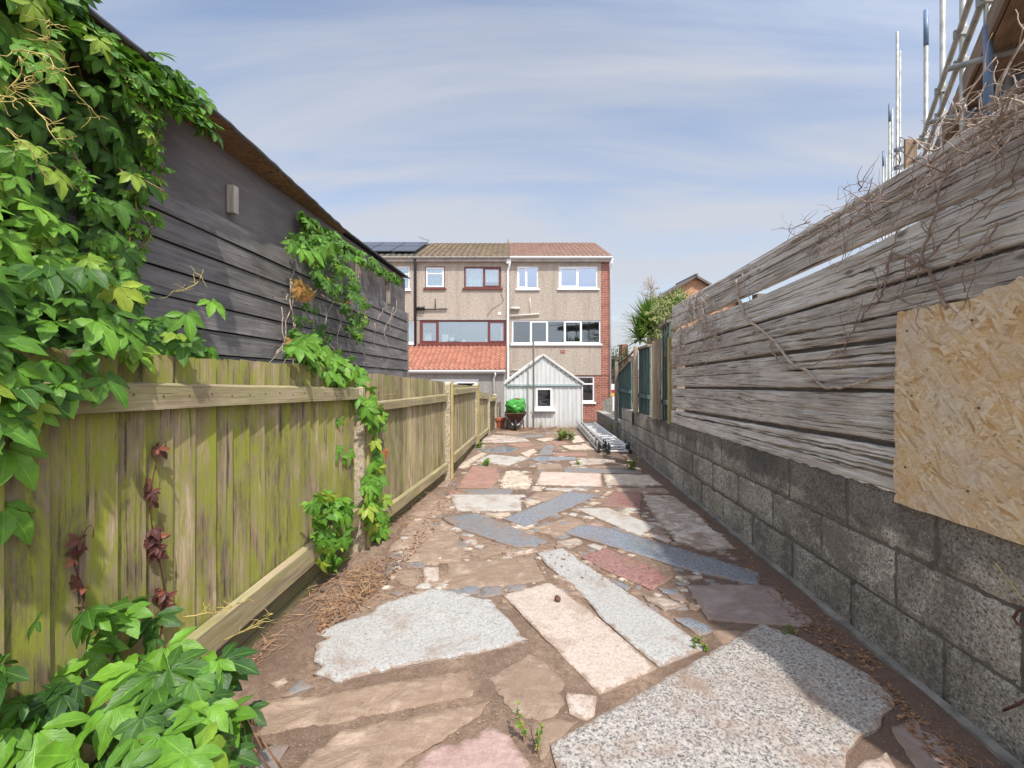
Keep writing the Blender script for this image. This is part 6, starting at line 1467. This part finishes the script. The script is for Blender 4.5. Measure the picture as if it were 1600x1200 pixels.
# ---- creeper on the outbuilding wall and roof edge, trailing over the first fence post
def creeper_middle():
    t = thing('virginia_creeper', 'creeper trailing from the outbuilding roof edge down over the first fence post', 'climbing plant', (-1.6, 4.2, 0))
    it = []; yl = []
    A = [(448, 368), (480, 362), (520, 368), (545, 395), (555, 430), (575, 470), (578, 505), (560, 535), (545, 530), (540, 480), (515, 455), (495, 440), (480, 400), (450, 385)]
    for (x, y) in samp(A, 230):
        p = PL(x, y, DB + U(.04, .30)); it.append((p, (U(-.4, .6), U(-.4, .6), U(-1.0, -.1)), (1, U(-.7, 0), U(.1, .8)), U(.05, .10), U(.3, .97)))
    B = [(470, 330), (500, 345), (540, 375), (580, 400), (625, 432), (634, 440), (620, 440), (575, 415), (535, 392), (495, 362), (475, 350)]
    for (x, y) in samp(B, 230):
        p = PL(x, y + 2, DB + U(.02, .12)); it.append((p, (U(-.4, .7), U(-.4, .6), U(-1.0, .0)), (1, U(-.7, 0), U(.1, .8)), U(.05, .09), U(.35, .97)))
    for (x, y, s) in ((455, 378, .12), (470, 388, .14), (485, 392, .15), (500, 385, .12), (515, 378, .12)): yl.append((PL(x, y, DB + .35), (U(.0, .8), U(-.2, .5), -.7), (.8, -.5, .7), s, U(.4, .85)))
    for (x, y) in samp([(455, 470), (490, 470), (520, 530), (560, 560), (540, 580), (490, 560), (450, 520)], 46): it.append((PL(x, y, DB + .15), (.2, .1, -1), (1, -.5, .3), U(.05, .08), U(.2, .7)))
    foliage('wall_foliage', it, 'leaf', t)
    # arching strand from wall to post
    st = [(470, 520, -2.0), (485, 545, -1.9), (500, 560, -1.85), (520, 575, -1.78), (540, 585, -1.68), (555, 600, -1.62), (575, 615, -1.56), (585, 660, -1.54), (590, 700, -1.55), (588, 750, -1.52), (592, 790, -1.5), (585, 820, -1.5)]
    sm = MB(); pts = [PL(x, y, D) for x, y, D in st]; sm.tube(pts, .008, .005, n=6)
    Cc = [(470, 520), (500, 530), (520, 560), (560, 575), (580, 595), (590, 630), (570, 640), (545, 600), (515, 600), (480, 560), (455, 545)]
    for (x, y) in samp(Cc, 95): yl.append((PL(x, y, U(-1.72, -1.55)), (U(.0, .8), U(-.4, .3), U(-1.0, -.3)), (U(.2, .8), U(-.8, -.2), U(.3, 1)), U(.10, .155), U(.35, .95)))
    D1 = [(575, 600), (600, 640), (588, 700), (592, 760), (606, 800), (605, 830), (585, 838), (572, 810), (570, 760), (578, 700), (572, 650)]
    for (x, y) in samp(D1, 110): yl.append((PL(x, y, U(-1.55, -1.42)), (U(-.3, .8), U(-.4, .3), U(-1.0, -.2)), (U(.2, .9), U(-.9, -.2), U(.2, .8)), U(.085, .14), U(.25, .97)))
    for (x, y, s) in ((522, 700, .11), (530, 712, .13), (540, 705, .12), (522, 655, .09), (528, 650, .09), (510, 790, .13), (520, 800, .14), (500, 800, .12), (535, 790, .12), (490, 805, .10), (545, 805, .10)):
        yl.append((PL(x, y, -1.62), (U(-.6, .6), -.3, -.8), (.4, -.8, .7), s, U(.2, .7)))
    D2 = [(480, 780), (520, 770), (550, 790), (545, 850), (530, 885), (505, 890), (492, 850)]
    for (x, y) in samp(D2, 62): yl.append((PL(x, y, U(-1.62, -1.45)), (U(-.7, .7), U(-.4, .3), U(-1.0, .0)), (U(.1, .9), U(-.9, -.2), U(.3, .9)), U(.07, .13), U(.2, .97)))
    foliage('bright_foliage', yl, 'leaf_lt', t)
    orr = []
    for (x, y) in samp([(462, 425), (490, 430), (485, 480), (465, 478)], 14) + [(455, 530), (460, 550), (545, 470), (600, 705), (592, 690)]: orr.append((PL(x, y, DB + .32 if y < 560 else -1.45), (U(-.4, .4), U(-.4, .4), -1), (1, -.6, .4), U(.05, .09), U(.1, .9)))
    foliage('orange_foliage', orr, 'leaf_or', t)
    for k in range(22):
        x, y = samp(D1 + [], 1)[0]; sm.tube(wander(PL(x, y, -1.5), (U(-.3, .3), 0, U(-1, 1)), 8, .03, .4), .003, .0015, n=5)
    obj('stems', sm, 'stem', t, smooth=True)
    dd = MB()
    for (x, y, dx, dz, n_, r_) in ((460, 420, .1, -1, 26, .008), (455, 440, .3, -1, 22, .006), (440, 480, -.3, -.8, 18, .005), (430, 555, .8, .9, 20, .006), (480, 470, .5, .3, 18, .006), (500, 460, .6, -.3, 22, .006), (520, 420, .1, -1, 22, .007), (530, 490, .2, -1, 16, .005),
                              (560, 420, -.1, -1, 20, .005), (585, 505, .1, -1, 16, .006), (590, 500, .5, .6, 12, .004), (615, 480, .0, -1, 16, .005), (620, 470, -.3, -1, 14, .004), (600, 520, .1, -.9, 14, .004), (470, 540, -.5, -.5, 16, .005), (500, 520, .2, -1, 18, .005), (515, 510, -.6, -.8, 18, .004), (545, 520, .1, -1, 12, .004), (450, 460, -.9, -.6, 16, .004), (465, 500, -.7, -.9, 18, .005)):
        p0 = PL(x, y, DB + .06); dd.tube(wander(p0, (0, dx, dz), n_, .045, .32, -.03, plane=(DB + .03, .16)), r_, r_ * .4, n=5)
    obj('dead_stems', dd, 'dead', t, smooth=True)
creeper_middle()

# ---- creeper clump at the bottom left
def creeper_lower():
    t = thing('virginia_creeper', 'lush creeper clump growing at the foot of the fence in the bottom left corner', 'climbing plant', (-1.45, 1.6, 0)); it = []
    poly = [(-80, 1060), (-20, 1010), (60, 965), (130, 925), (200, 930), (260, 960), (320, 980), (370, 1040), (392, 1100), (385, 1150), (350, 1210), (300, 1300), (-80, 1320)]
    for (x, y) in samp(poly, 105):
        f_ = (y - 900) / 400; Y = lerp(1.95, 1.35, min(1, max(0, f_))) + U(-.18, .16)
        Xf = -1.731 + .09 * Y; p = P(x, y, Y)
        if p.x < Xf + .05: Y = 1.60 / ((800 - x) / F + .09) if x < 800 else Y; p = P(x, y, max(.9, Y))
        if p.z < .02: p.z = .03
        out_x = (x - 180) / 260
        it.append((p, (out_x + U(-.6, .6), U(-.9, .2), U(-.5, .1)), (U(-.5, .5), U(-.9, -.1), 1), U(.055, .155), float(np.clip(U(-.2, .95), 0, .97))))
    hero = [(165, 960, .17), (130, 1010, .17), (215, 1040, .16), (70, 1060, .18), (260, 1010, .15), (300, 1060, .15), (60, 1140, .19), (180, 1100, .17), (330, 1100, .13), (250, 1150, .17), (120, 1180, .18), (20, 1010, .14), (340, 1030, .12), (290, 1180, .15)]
    h2 = []
    for (x, y, s) in hero:
        Y = lerp(1.80, 1.25, (y - 950) / 250.); h2.append((P(x, y, Y), (U(-.5, .7), U(-.8, -.1), -.35), (U(-.1, .3), -.55, 1), s * .92, U(.2, .9)))
    foliage('foliage', it, 'leaf', t); foliage('upper_foliage', h2, 'leaf_lt', t)
    h3 = []
    for (x, y) in samp([(200, 1080), (300, 1000), (380, 1060), (385, 1140), (300, 1200), (180, 1200)], 26): h3.append((P(x, y, lerp(1.75, 1.3, (y - 980) / 220) + U(-.06, .1)), (U(-.3, .9), U(-.8, .2), U(-.6, .2)), (U(-.1, .4), -.4, 1), U(.06, .14), U(.1, .95)))
    foliage('side_foliage', h3, 'leaf', t)
    sm = MB()
    for k in range(60):
        x, y = samp(poly, 1)[0]; Y = 1.62; p = P(x, min(y, 1150), Y); p.z = max(p.z, .08); sm.tube([(p.x + U(-.1, .1), p.y + .15, .0), (p.x + U(-.05, .05), p.y + .08, p.z * .4), (p.x, p.y + .05, p.z * .7)], .004, .0025, n=5)
    obj('stems', sm, 'stem', t, smooth=True)
    yt = MB()
    for (x, y, n_) in ((285, 965, 9), (330, 960, 8), (350, 1000, 8), (370, 990, 8), (360, 1190, 6)):
        pts = wander(PL(x, y, -1.50), (.9, .3, .25), n_, .022, .3); yt.tube(pts, .003, .0015, n=5)
        for q in pts[3:]: yt.tube(wander(q, (U(-1, 1), U(-.5, .5), U(-.2, 1)), 4, .012, .5), .0016, .0008, n=4)
    obj('tendrils', yt, 'tend', t, smooth=True)
    # red shoots climbing the boards
    for (x0, y0, y1, lab, n_) in ((240, 1000, 685, 'dark red creeper shoot climbing the nearest fence panel', 26), (112, 960, 820, 'thin red creeper shoot left of the taller red one', 5)):
        D = -1.60
        def FP(x, y): Y = 1.731 / ((800 - x) / F + .09); return P(x, y, Y) + Vector((.045, -.03, 0))
        b = FP(x0, y0); t2 = thing('red_creeper_shoot', lab, 'climbing plant', b); s_ = MB(); pts = []
        for k in range(24): q = k / 23; pts.append(FP(x0 + 10 * math.sin(q * 7) - 4 * q + (0 if x0 > 200 else 14 * q), lerp(y0, y1, q)))
        s_.tube(pts, .0035, .0015, n=5); top = pts[-1]; s_.tube([top, top + Vector((.015, 0, .01)), top + Vector((.025, 0, -.01)), top + Vector((.022, 0, -.035))], .0015, n=4)
        obj('stem', s_, 'leaf_red', t2, smooth=True); l_ = []
        for k in range(n_ * 2):
            q = pts[int(U(3, 23))]; 
            if x0 > 200: q = pts[min(23, int(abs(RNG.choice([4, 5, 6, 11, 12, 13, 13, 12, 17, 18, 22])) + U(-1, 1)))]
            l_.append((q, (U(-.9, .9), U(-.5, .5), U(-.8, .2)), (.8, -.6, .4), U(.03, .062), U(0, 1)))
        foliage('leaves', l_, 'leaf_red', t2, LEAVES3)
creeper_lower()

# ================================================================== DEAD VINES ON THE PLANK FENCE
def vine(pix, r0, r1, D=1.90, jit=.006, mb=None, sub=5):
    pts = []
    for i in range(len(pix) - 1):
        a = PL(*pix[i], D + U(-.02, .02)); b = PL(*pix[i + 1], D)
        for k in range(sub): pts.append(a.lerp(b, k / sub) + Vector((U(-jit, jit), U(-jit, jit), U(-jit, jit))))
    pts.append(PL(*pix[-1], D)); mb.tube(pts, r0, r1, n=7); return pts
def twig(mb, p, d, n_, st, r_, depth=2, plane=(1.78, .12)):
    pts = wander(p, d, n_, st, .34, 0, plane=plane); mb.tube(pts, r_, r_ * .35, n=5)
    if depth:
        for q in pts[2::3]: twig(mb, q, (U(-.2, .2), U(-1, 1), U(-1, 1)), max(4, int(n_ * .6)), st * .8, r_ * .55, depth - 1, plane)
def dead_vines():
    t = thing('dead_vine', 'pale bare vine stem looping down the middle of the plank fence', 'dead vine', PL(1240, 570, 1.9)); m = MB()
    vine([(1150, 438), (1154, 470), (1162, 495), (1185, 512), (1207, 530), (1225, 552), (1240, 572)], .012, .009, mb=m); vine([(1240, 572), (1262, 580), (1275, 595), (1290, 608), (1330, 603), (1370, 590), (1402, 583)], .011, .008, mb=m)
    vine([(1207, 530), (1202, 545), (1215, 562), (1232, 572)], .007, .004, mb=m); vine([(1160, 428), (1163, 450), (1172, 470)], .005, .004, mb=m); obj('stem', m, 'dead', t, smooth=True)
    t = thing('dead_vine', 'twiggy brown dead vine spreading above the strandboard sheet', 'dead vine', PL(1400, 480, 1.9)); m = MB()
    a = vine([(1478, 482), (1468, 455), (1450, 425), (1420, 402), (1395, 396), (1386, 412), (1384, 440), (1378, 462), (1350, 490), (1330, 520), (1320, 545), (1270, 572)], .0085, .003, mb=m)
    b = vine([(1440, 415), (1445, 392), (1458, 345), (1465, 305), (1482, 265), (1490, 250)], .0065, .0035, mb=m); c = vine([(1440, 415), (1470, 380), (1520, 340), (1560, 300), (1600, 275)], .005, .003, mb=m); vine([(1560, 345), (1530, 400), (1500, 420)], .004, .002, mb=m)
    for q in a[8::4]: twig(m, q, (-.05, U(-1, 1), U(-.6, 1)), 7, .03, .0032, 1)
    for q in b[3::5] + c[3::5]: twig(m, q, (-.05, U(-1, 1), U(-1, 1)), 7, .03, .003, 1)
    for _ in range(12): x, y = samp([(1360, 420), (1540, 330), (1600, 420), (1480, 470), (1380, 480)], 1)[0]; twig(m, PL(x, y, 1.88), (-.1, U(-1, 1), U(-1, 1)), 9, .03, .0028, 1)
    obj('stems', m, 'dead_mid', t, smooth=True)
    t = thing('dead_vine', 'thick tangle of dead vine heaped on top of the plank fence at the right', 'dead vine', PL(1500, 230, 1.9)); m = MB(); m2 = MB()
    for k in range(150):
        Y = U(1.5, 3.1) if k % 3 else U(1.4, 2.1); z = zl(0, Y) + U(-.20, .0) + (.03 if Y < 1.9 else 0); p = WP(Y, U(-.14, .06), z)
        twig(m if k % 3 else m2, p, (U(-.3, .1), U(-1, 1), U(-.45, .12)), int(U(6, 12)), .028, U(.002, .0042), 1, plane=(1.72, .35))
    for k in range(12): Y = U(1.6, 2.1); twig(m2, WP(Y, U(-.15, 0), zl(0, Y) + .0), (0, U(-1, 1), U(-.3, .3)), 10, .03, U(.004, .007), 1, plane=(1.72, .4))
    obj('dark_stems', m, 'dead_mid', t, smooth=True); obj('pale_stems', m2, 'dead', t, smooth=True)
    t = thing('dead_vine', 'pale tangle of dead vine at the far end of the plank fence', 'dead vine', PL(1080, 500, 1.9)); m = MB()
    for pix in ([(1088, 462), (1086, 485), (1095, 508), (1110, 520), (1125, 528)], [(1105, 462), (1110, 475), (1125, 485), (1132, 495)], [(1075, 470), (1078, 490), (1085, 510)], [(1060, 500), (1064, 520), (1062, 545)], [(1095, 470), (1100, 490), (1104, 515)]): vine(pix, .011, .006, mb=m, jit=.012)
    for k in range(46): x, y = samp([(1040, 520), (1060, 478), (1120, 462), (1145, 500), (1110, 545), (1055, 575), (1035, 575)], 1)[0]; twig(m, PL(x, y, 1.88), (-.05, U(-1, 1), U(-1, 1)), 9, .05, .0045, 1)
    obj('stems', m, 'dead', t, smooth=True)
dead_vines()

# ================================================================== BACKGROUND PLANTS
def plants_back():
    # cordyline
    Y = 10.6; t = thing('cordyline', 'spiky green cordyline growing behind the green fence', 'shrub', P(1030, 640, Y)); Vv = []
    m = MB()
    for (hx_, hy_, n_, ln) in ((1018, 512, 300, 1.0), (1060, 492, 150, .75), (1000, 530, 90, .75)):
        c = P(hx_, hy_, Y + U(0, .4))
        for k in range(n_):
            a = U(0, 2 * math.pi); e = U(-.35, 1.45); d = Vector((math.cos(a) * math.cos(e), math.sin(a) * math.cos(e), math.sin(e))); l_ = ln * U(.6, .98); s = d.cross(Vector((0, 0, 1))); s = s.normalized() if s.length > .01 else Vector((1, 0, 0)); w_ = U(.026, .04); r_ = U(0, 1); prev = None
            for q in range(6):
                f_ = q / 5; p = c + d * l_ * f_ + Vector((0, 0, -.10 * l_ * f_ ** 2.2 * math.cos(e))); ww = w_ * (.6 + .9 * f_ if f_ < .4 else 1.0 - (f_ - .4) * 1.6); ww = max(.001, ww); cur = (p - s * ww, p + s * ww)
                if prev: m.face([prev[0], prev[1], cur[1], cur[0]], [(-.8, f_), (.8, f_), (.8, f_ + .2), (-.8, f_ + .2)], r_)
                prev = cur
    obj('spiky_leaves', m, 'palm', t); m = MB(); c = P(1030, 520, Y + .2)
    m.tube([(c.x + .1, Y + .2, -.2), (c.x, Y + .2, 1.2), (c.x - .15, Y + .2, P(0, 520, Y).z)], .09, .07, n=8); m.tube([(c.x, Y + .2, 1.0), P(1062, 495, Y + .2)], .07, .05, n=8); obj('trunk', m, 'dead', t, smooth=True)
    # yellowish conifer foliage at its right
    Y = 9.3; t = thing('conifer_shrub', 'yellowish feathery conifer branch between the cordyline and the plank fence', 'shrub', P(1045, 640, Y)); it = []; m = MB(); b = P(1045, 560, Y)
    m.tube([(b.x, Y, -.1), (b.x, Y, 1.4), P(1045, 480, Y)], .03, .01, n=6)
    for k in range(60):
        x, y = samp([(1020, 480), (1045, 470), (1075, 455), (1078, 475), (1048, 540), (1025, 530)], 1)[0]; p = P(x, y, Y + U(-.15, .15)); d = (U(-1, .4), U(-.4, .4), U(-.6, .5)); pts = wander(p, d, 6, .04, .2); m.tube(pts, .004, .002, n=4)
        for q in pts:
            for _ in range(4): it.append((q, (U(-1, 1), U(-1, 1), U(-.6, 1)), (0, -1, .4), U(.04, .08), U(0, 1)))
    obj('stems', m, 'dead', t); foliage('needles', it, 'conif', t, LEAVES1)
    # bare conifer
    Y = 15; t = thing('bare_conifer', 'bare grey conifer top rising behind the cordyline', 'tree', P(1018, 650, Y)); m = MB(); b = P(1018, 430, Y); m.tube([(b.x, Y, -.3), (b.x, Y, 2.5), b], .09, .012, n=6); obj('trunk', m, 'dead', t)
    m = MB()
    for k in range(60):
        f_ = U(0, 1) ** .8; z = lerp(b.z - .1, P(0, 520, Y).z, f_); a = U(0, 6.28); l_ = lerp(.2, 1.1, f_) * U(.7, 1.1); d = (math.cos(a), math.sin(a), .25); pts = wander((b.x, Y, z), d, 9, l_ / 9, .12); m.tube(pts, .011, .004, n=4)
        for q in pts[2:]:
            for _ in range(2): m.tube(wander(q, (U(-1, 1), U(-1, 1), U(-.2, .7)), 3, .05, .3), .005, .002, n=3)
    obj('branches', m, 'dead', t)
    # far tree
    Y = 26; t = thing('far_tree', 'dark leafy tree beyond the house corner', 'tree', P(962, 600, Y)); c = P(962, 566, Y); m = MB(); m.tube([(c.x, Y, -.8), (c.x + .1, Y, 1.6), c], .25, .1, n=7)
    for k in range(7): m.tube(wander((c.x, Y, U(.6, 2)), (U(-1, 1), U(-1, 1), 1), 6, .35, .25), .09, .02, n=5)
    obj('trunk', m, 'dead_dk', t); it = []
    for k in range(18):
        cc = c + Vector((U(-.45, .5), U(-.5, .5), U(-2.4, .75)))
        for _ in range(110): it.append((cc + Vector(RNG.normal(0, .2, 3)), (U(-1, 1), U(-1, 1), U(-1, 1)), (U(-1, 1), U(-1, 1), 1), U(.08, .15), U(0, 1)))
    foliage('crown', it, 'tree', t, LEAVES1)
    # weeds
    def weed(px, py, n_, hgt, spread, lab, mt='weed', base_name='weed', kinds=LEAVES3, sz=(.03, .07)):
        g = G(px, py, .015); t_ = thing(base_name, lab, 'weed', g); m = MB(); it = []
        for k in range(n_):
            d = Vector((U(-spread, spread), U(-spread, spread), 1)); pts = wander(g + Vector((U(-.05, .05), U(-.05, .05), 0)), d, 6, hgt / 6 * U(.6, 1.1), .25); m.tube(pts, .003, .0015, n=4)
            for q in pts[1:]:
                for _ in range(2): it.append((q, (U(-1, 1), U(-1, 1), U(-.2, .6)), (U(-.4, .4), U(-.4, .2), 1), U(*sz), U(0, 1)))
        obj('stems', m, 'stem', t_); foliage('leaves', it, mt, t_, kinds)
    weed(877, 688, 26, .26, .9, 'leafy green and yellow weed in the middle of the far paving'); weed(757, 727, 4, .12, .8, 'small bright green sprig on the white slab with pointed ends', 'leaf_lt', sz=(.04, .07))
    weed(893, 688, 8, .2, .5, 'tall thin weed right beside the leafy one'); weed(834, 1172, 4, .13, .25, 'thin green sprout at the bottom edge beside the biggest slab', sz=(.012, .022)); weed(1072, 762, 3, .03, .8, 'tiny weed at the foot of the block wall in mid path', sz=(.02, .03)) if False else None
    weed(986, 735, 10, .22, .6, 'yellowing weed against the block wall near the ladder foot', sz=(.03, .05)); weed(960, 676, 14, .35, .6, 'yellow green weeds behind the ladders along the low wall', sz=(.04, .08))
    weed(672, 762, 6, .14, .9, 'green weed under the bottom rail of the second fence panel', 'leaf_lt', sz=(.04, .07)); weed(845, 670, 3, .15, .4, 'small weed at the foot of the metal shed', sz=(.03, .04)); weed(748, 700, 8, .12, 1.0, 'low weed beside the third fence post', sz=(.03, .06))
    weed(1090, 1013, 5, .04, 1.0, 'tiny yellow weed at the tip of the long white granite slab', sz=(.012, .02)); weed(1232, 990, 5, .03, 1.0, 'tiny weed at the top corner of the biggest slab', sz=(.01, .018)); weed(905, 727, 2, .08, .4, 'single small sprout on the flaking slab', 'leaf_lt', sz=(.025, .04))
    # straw and twig heaps, litter, pebbles
    def heap(name, lab, boxes, mt, cat='twigs'):
        m = MB()
        for (poly, n_, ln, r_, zz0) in boxes:
            for (x, y) in samp(poly, n_):
                g = G(x, y, U(.0, zz0) + .012); a = U(0, 6.28); l_ = U(.4, 1) * ln; d = Vector((math.cos(a), math.sin(a), U(-.1, .3))); m.tube(wander(g, d, 4, l_ / 4, .25), r_ * U(.6, 1.2), r_ * .4, n=4)
        o = obj(name, m, mt, base=(0, 4, 0)); tag(o, lab, cat, kind='stuff')
    heap('dry_stems', 'dry straw coloured stems heaped along the foot of the left fence', [([(470, 920), (540, 895), (600, 880), (630, 890), (590, 940), (520, 965), (480, 975)], 170, .20, .0032, .05), ([(400, 980), (470, 940), (480, 975), (420, 1040), (385, 1040)], 80, .14, .0024, .03), ([(610, 830), (650, 770), (675, 765), (650, 800), (630, 850)], 70, .16, .003, .05), ([(640, 800), (665, 740), (685, 745), (662, 790)], 70, .22, .0035, .12)], 'straw')
    heap('dark_twigs', 'small dark twigs scattered on the soil by the creeper post', [([(500, 900), (560, 860), (620, 830), (640, 870), (560, 940)], 70, .10, .0018, .02), ([(320, 1080), (380, 990), (420, 1000), (400, 1060)], 60, .12, .002, .02), ([(800, 672), (900, 668), (905, 676), (820, 678)], 60, .3, .006, .04), ([(700, 745), (720, 735), (730, 700), (712, 700)], 40, .1, .003, .02)], 'litter')
    heap('wall_foot_straw', 'pale bits of straw scattered along the foot of the block wall', [([(1130, 850), (1200, 900), (1330, 1000), (1480, 1130), (1560, 1220), (1500, 1220), (1400, 1110), (1270, 1000), (1160, 900)], 90, .08, .0016, .01)], 'straw')
    m = MB()
    for poly, n_ in (([(1120, 830), (1210, 890), (1340, 990), (1580, 1190), (1580, 1240), (1480, 1220), (1380, 1100), (1260, 990), (1150, 890)], 900), ([(1030, 740), (1060, 745), (1130, 820), (1110, 830)], 350), ([(970, 700), (990, 700), (1045, 755), (1020, 755)], 120), ([(480, 930), (640, 850), (700, 760), (735, 700), (745, 705), (690, 820), (600, 920), (500, 1000)], 900), ([(720, 840), (900, 850), (1000, 920), (860, 900)], 60), ([(775, 735), (840, 722), (835, 760), (780, 768)], 130)):
        for (x, y) in samp(poly, n_):
            g = G(x, y, U(.012, .02)); s = U(.006, .02); a = U(0, 6.28); u = Vector((math.cos(a) * s, math.sin(a) * s, U(-.3, .3) * s)); v = Vector((-math.sin(a) * s * .5, math.cos(a) * s * .5, U(-.4, .4) * s)); m.face([g - u, g + v, g + u, g - v], r=U(0, 1))
    o = obj('leaf_litter', m, 'litter', base=(0, 4, 0)); so = o.modifiers.new('t', 'SOLIDIFY'); so.thickness = .0015; tag(o, 'fine brown leaf litter gathered along both edges of the path', 'leaf litter', kind='stuff')
    m = MB()
    def stone(m, c, s):
        c = Vector(c); k = [Vector(q) for q in ((1, 0, 0), (0, 1, 0), (-1, 0, 0), (0, -1, 0), (0, 0, .7), (0, 0, -.5))]; k = [c + Vector((q.x * U(.7, 1.1), q.y * U(.7, 1.1), q.z * U(.7, 1.1))) * s for q in k]
        for i in range(4): m.face([k[i], k[(i + 1) % 4], k[4]]); m.face([k[(i + 1) % 4], k[i], k[5]])
    for poly, n_, sz in (([(480, 900), (640, 850), (720, 760), (760, 690), (780, 690), (740, 800), (640, 930), (560, 960)], 260, .008), ([(700, 830), (960, 860), (1050, 930), (900, 960)], 120, .006), ([(400, 1100), (900, 1080), (900, 1195), (400, 1195)], 240, .0035), ([(760, 700), (960, 700), (1000, 760), (760, 780)], 160, .010)):
        for (x, y) in samp(poly, n_): stone(m, G(x, y, .012), U(.4, 1.4) * sz)
    o = obj('gravel', m, 'pebble', base=(0, 4, 0)); tag(o, 'small pale pebbles sprinkled over the soil between slabs', 'gravel', kind='stuff')
    import bmesh
    bm = bmesh.new(); bmesh.ops.create_icosphere(bm, subdivisions=3, radius=.021); m = MB()
    for v in bm.verts: v.co *= 1 + .3 * nz(v.co.x * 40, v.co.y * 40, v.co.z * 40)
    c = G(871, 943, .035); m.v = [tuple(v.co + c) for v in bm.verts]; m.f = [tuple(v.index for v in f.verts) for f in bm.faces]; m.uv = [(0, 0)] * (3 * len(m.f)); m.r = [.5] * len(m.f); bm.free()
    o = obj('stone', m, 'rust', base=c, smooth=True); tag(o, 'little dark round stone lying on the pink granite slab', 'stone')
    for pix, lab in (([(1606, 948), (1590, 955), (1584, 966), (1590, 976), (1606, 974)], 'rusty hooked wire poking from the block wall at the right edge'), ([(1610, 1088), (1592, 1100), (1568, 1110)], 'short rusty rod sticking out low from the block wall')):
        m = MB(); pts = [PL(x, y, DW - .05) for x, y in pix]; pts = [pts[0] + Vector((.08, 0, 0))] + pts; m.tube(pts, .006, .005, n=6); o = obj('rusty_rod', m, 'rust', base=pts[1], smooth=True); tag(o, lab, 'rod')
    m = MB(); m.tube([PL(1555, 880, 1.87), PL(1575, 905, 1.86), PL(1600, 940, 1.88)], .0025, .0015, n=5); o = obj('dry_stalk', m, 'tend', base=PL(1555, 880, 1.87)); tag(o, 'pale dry stalk leaning on the block wall at the right edge', 'stalk')
plants_back()
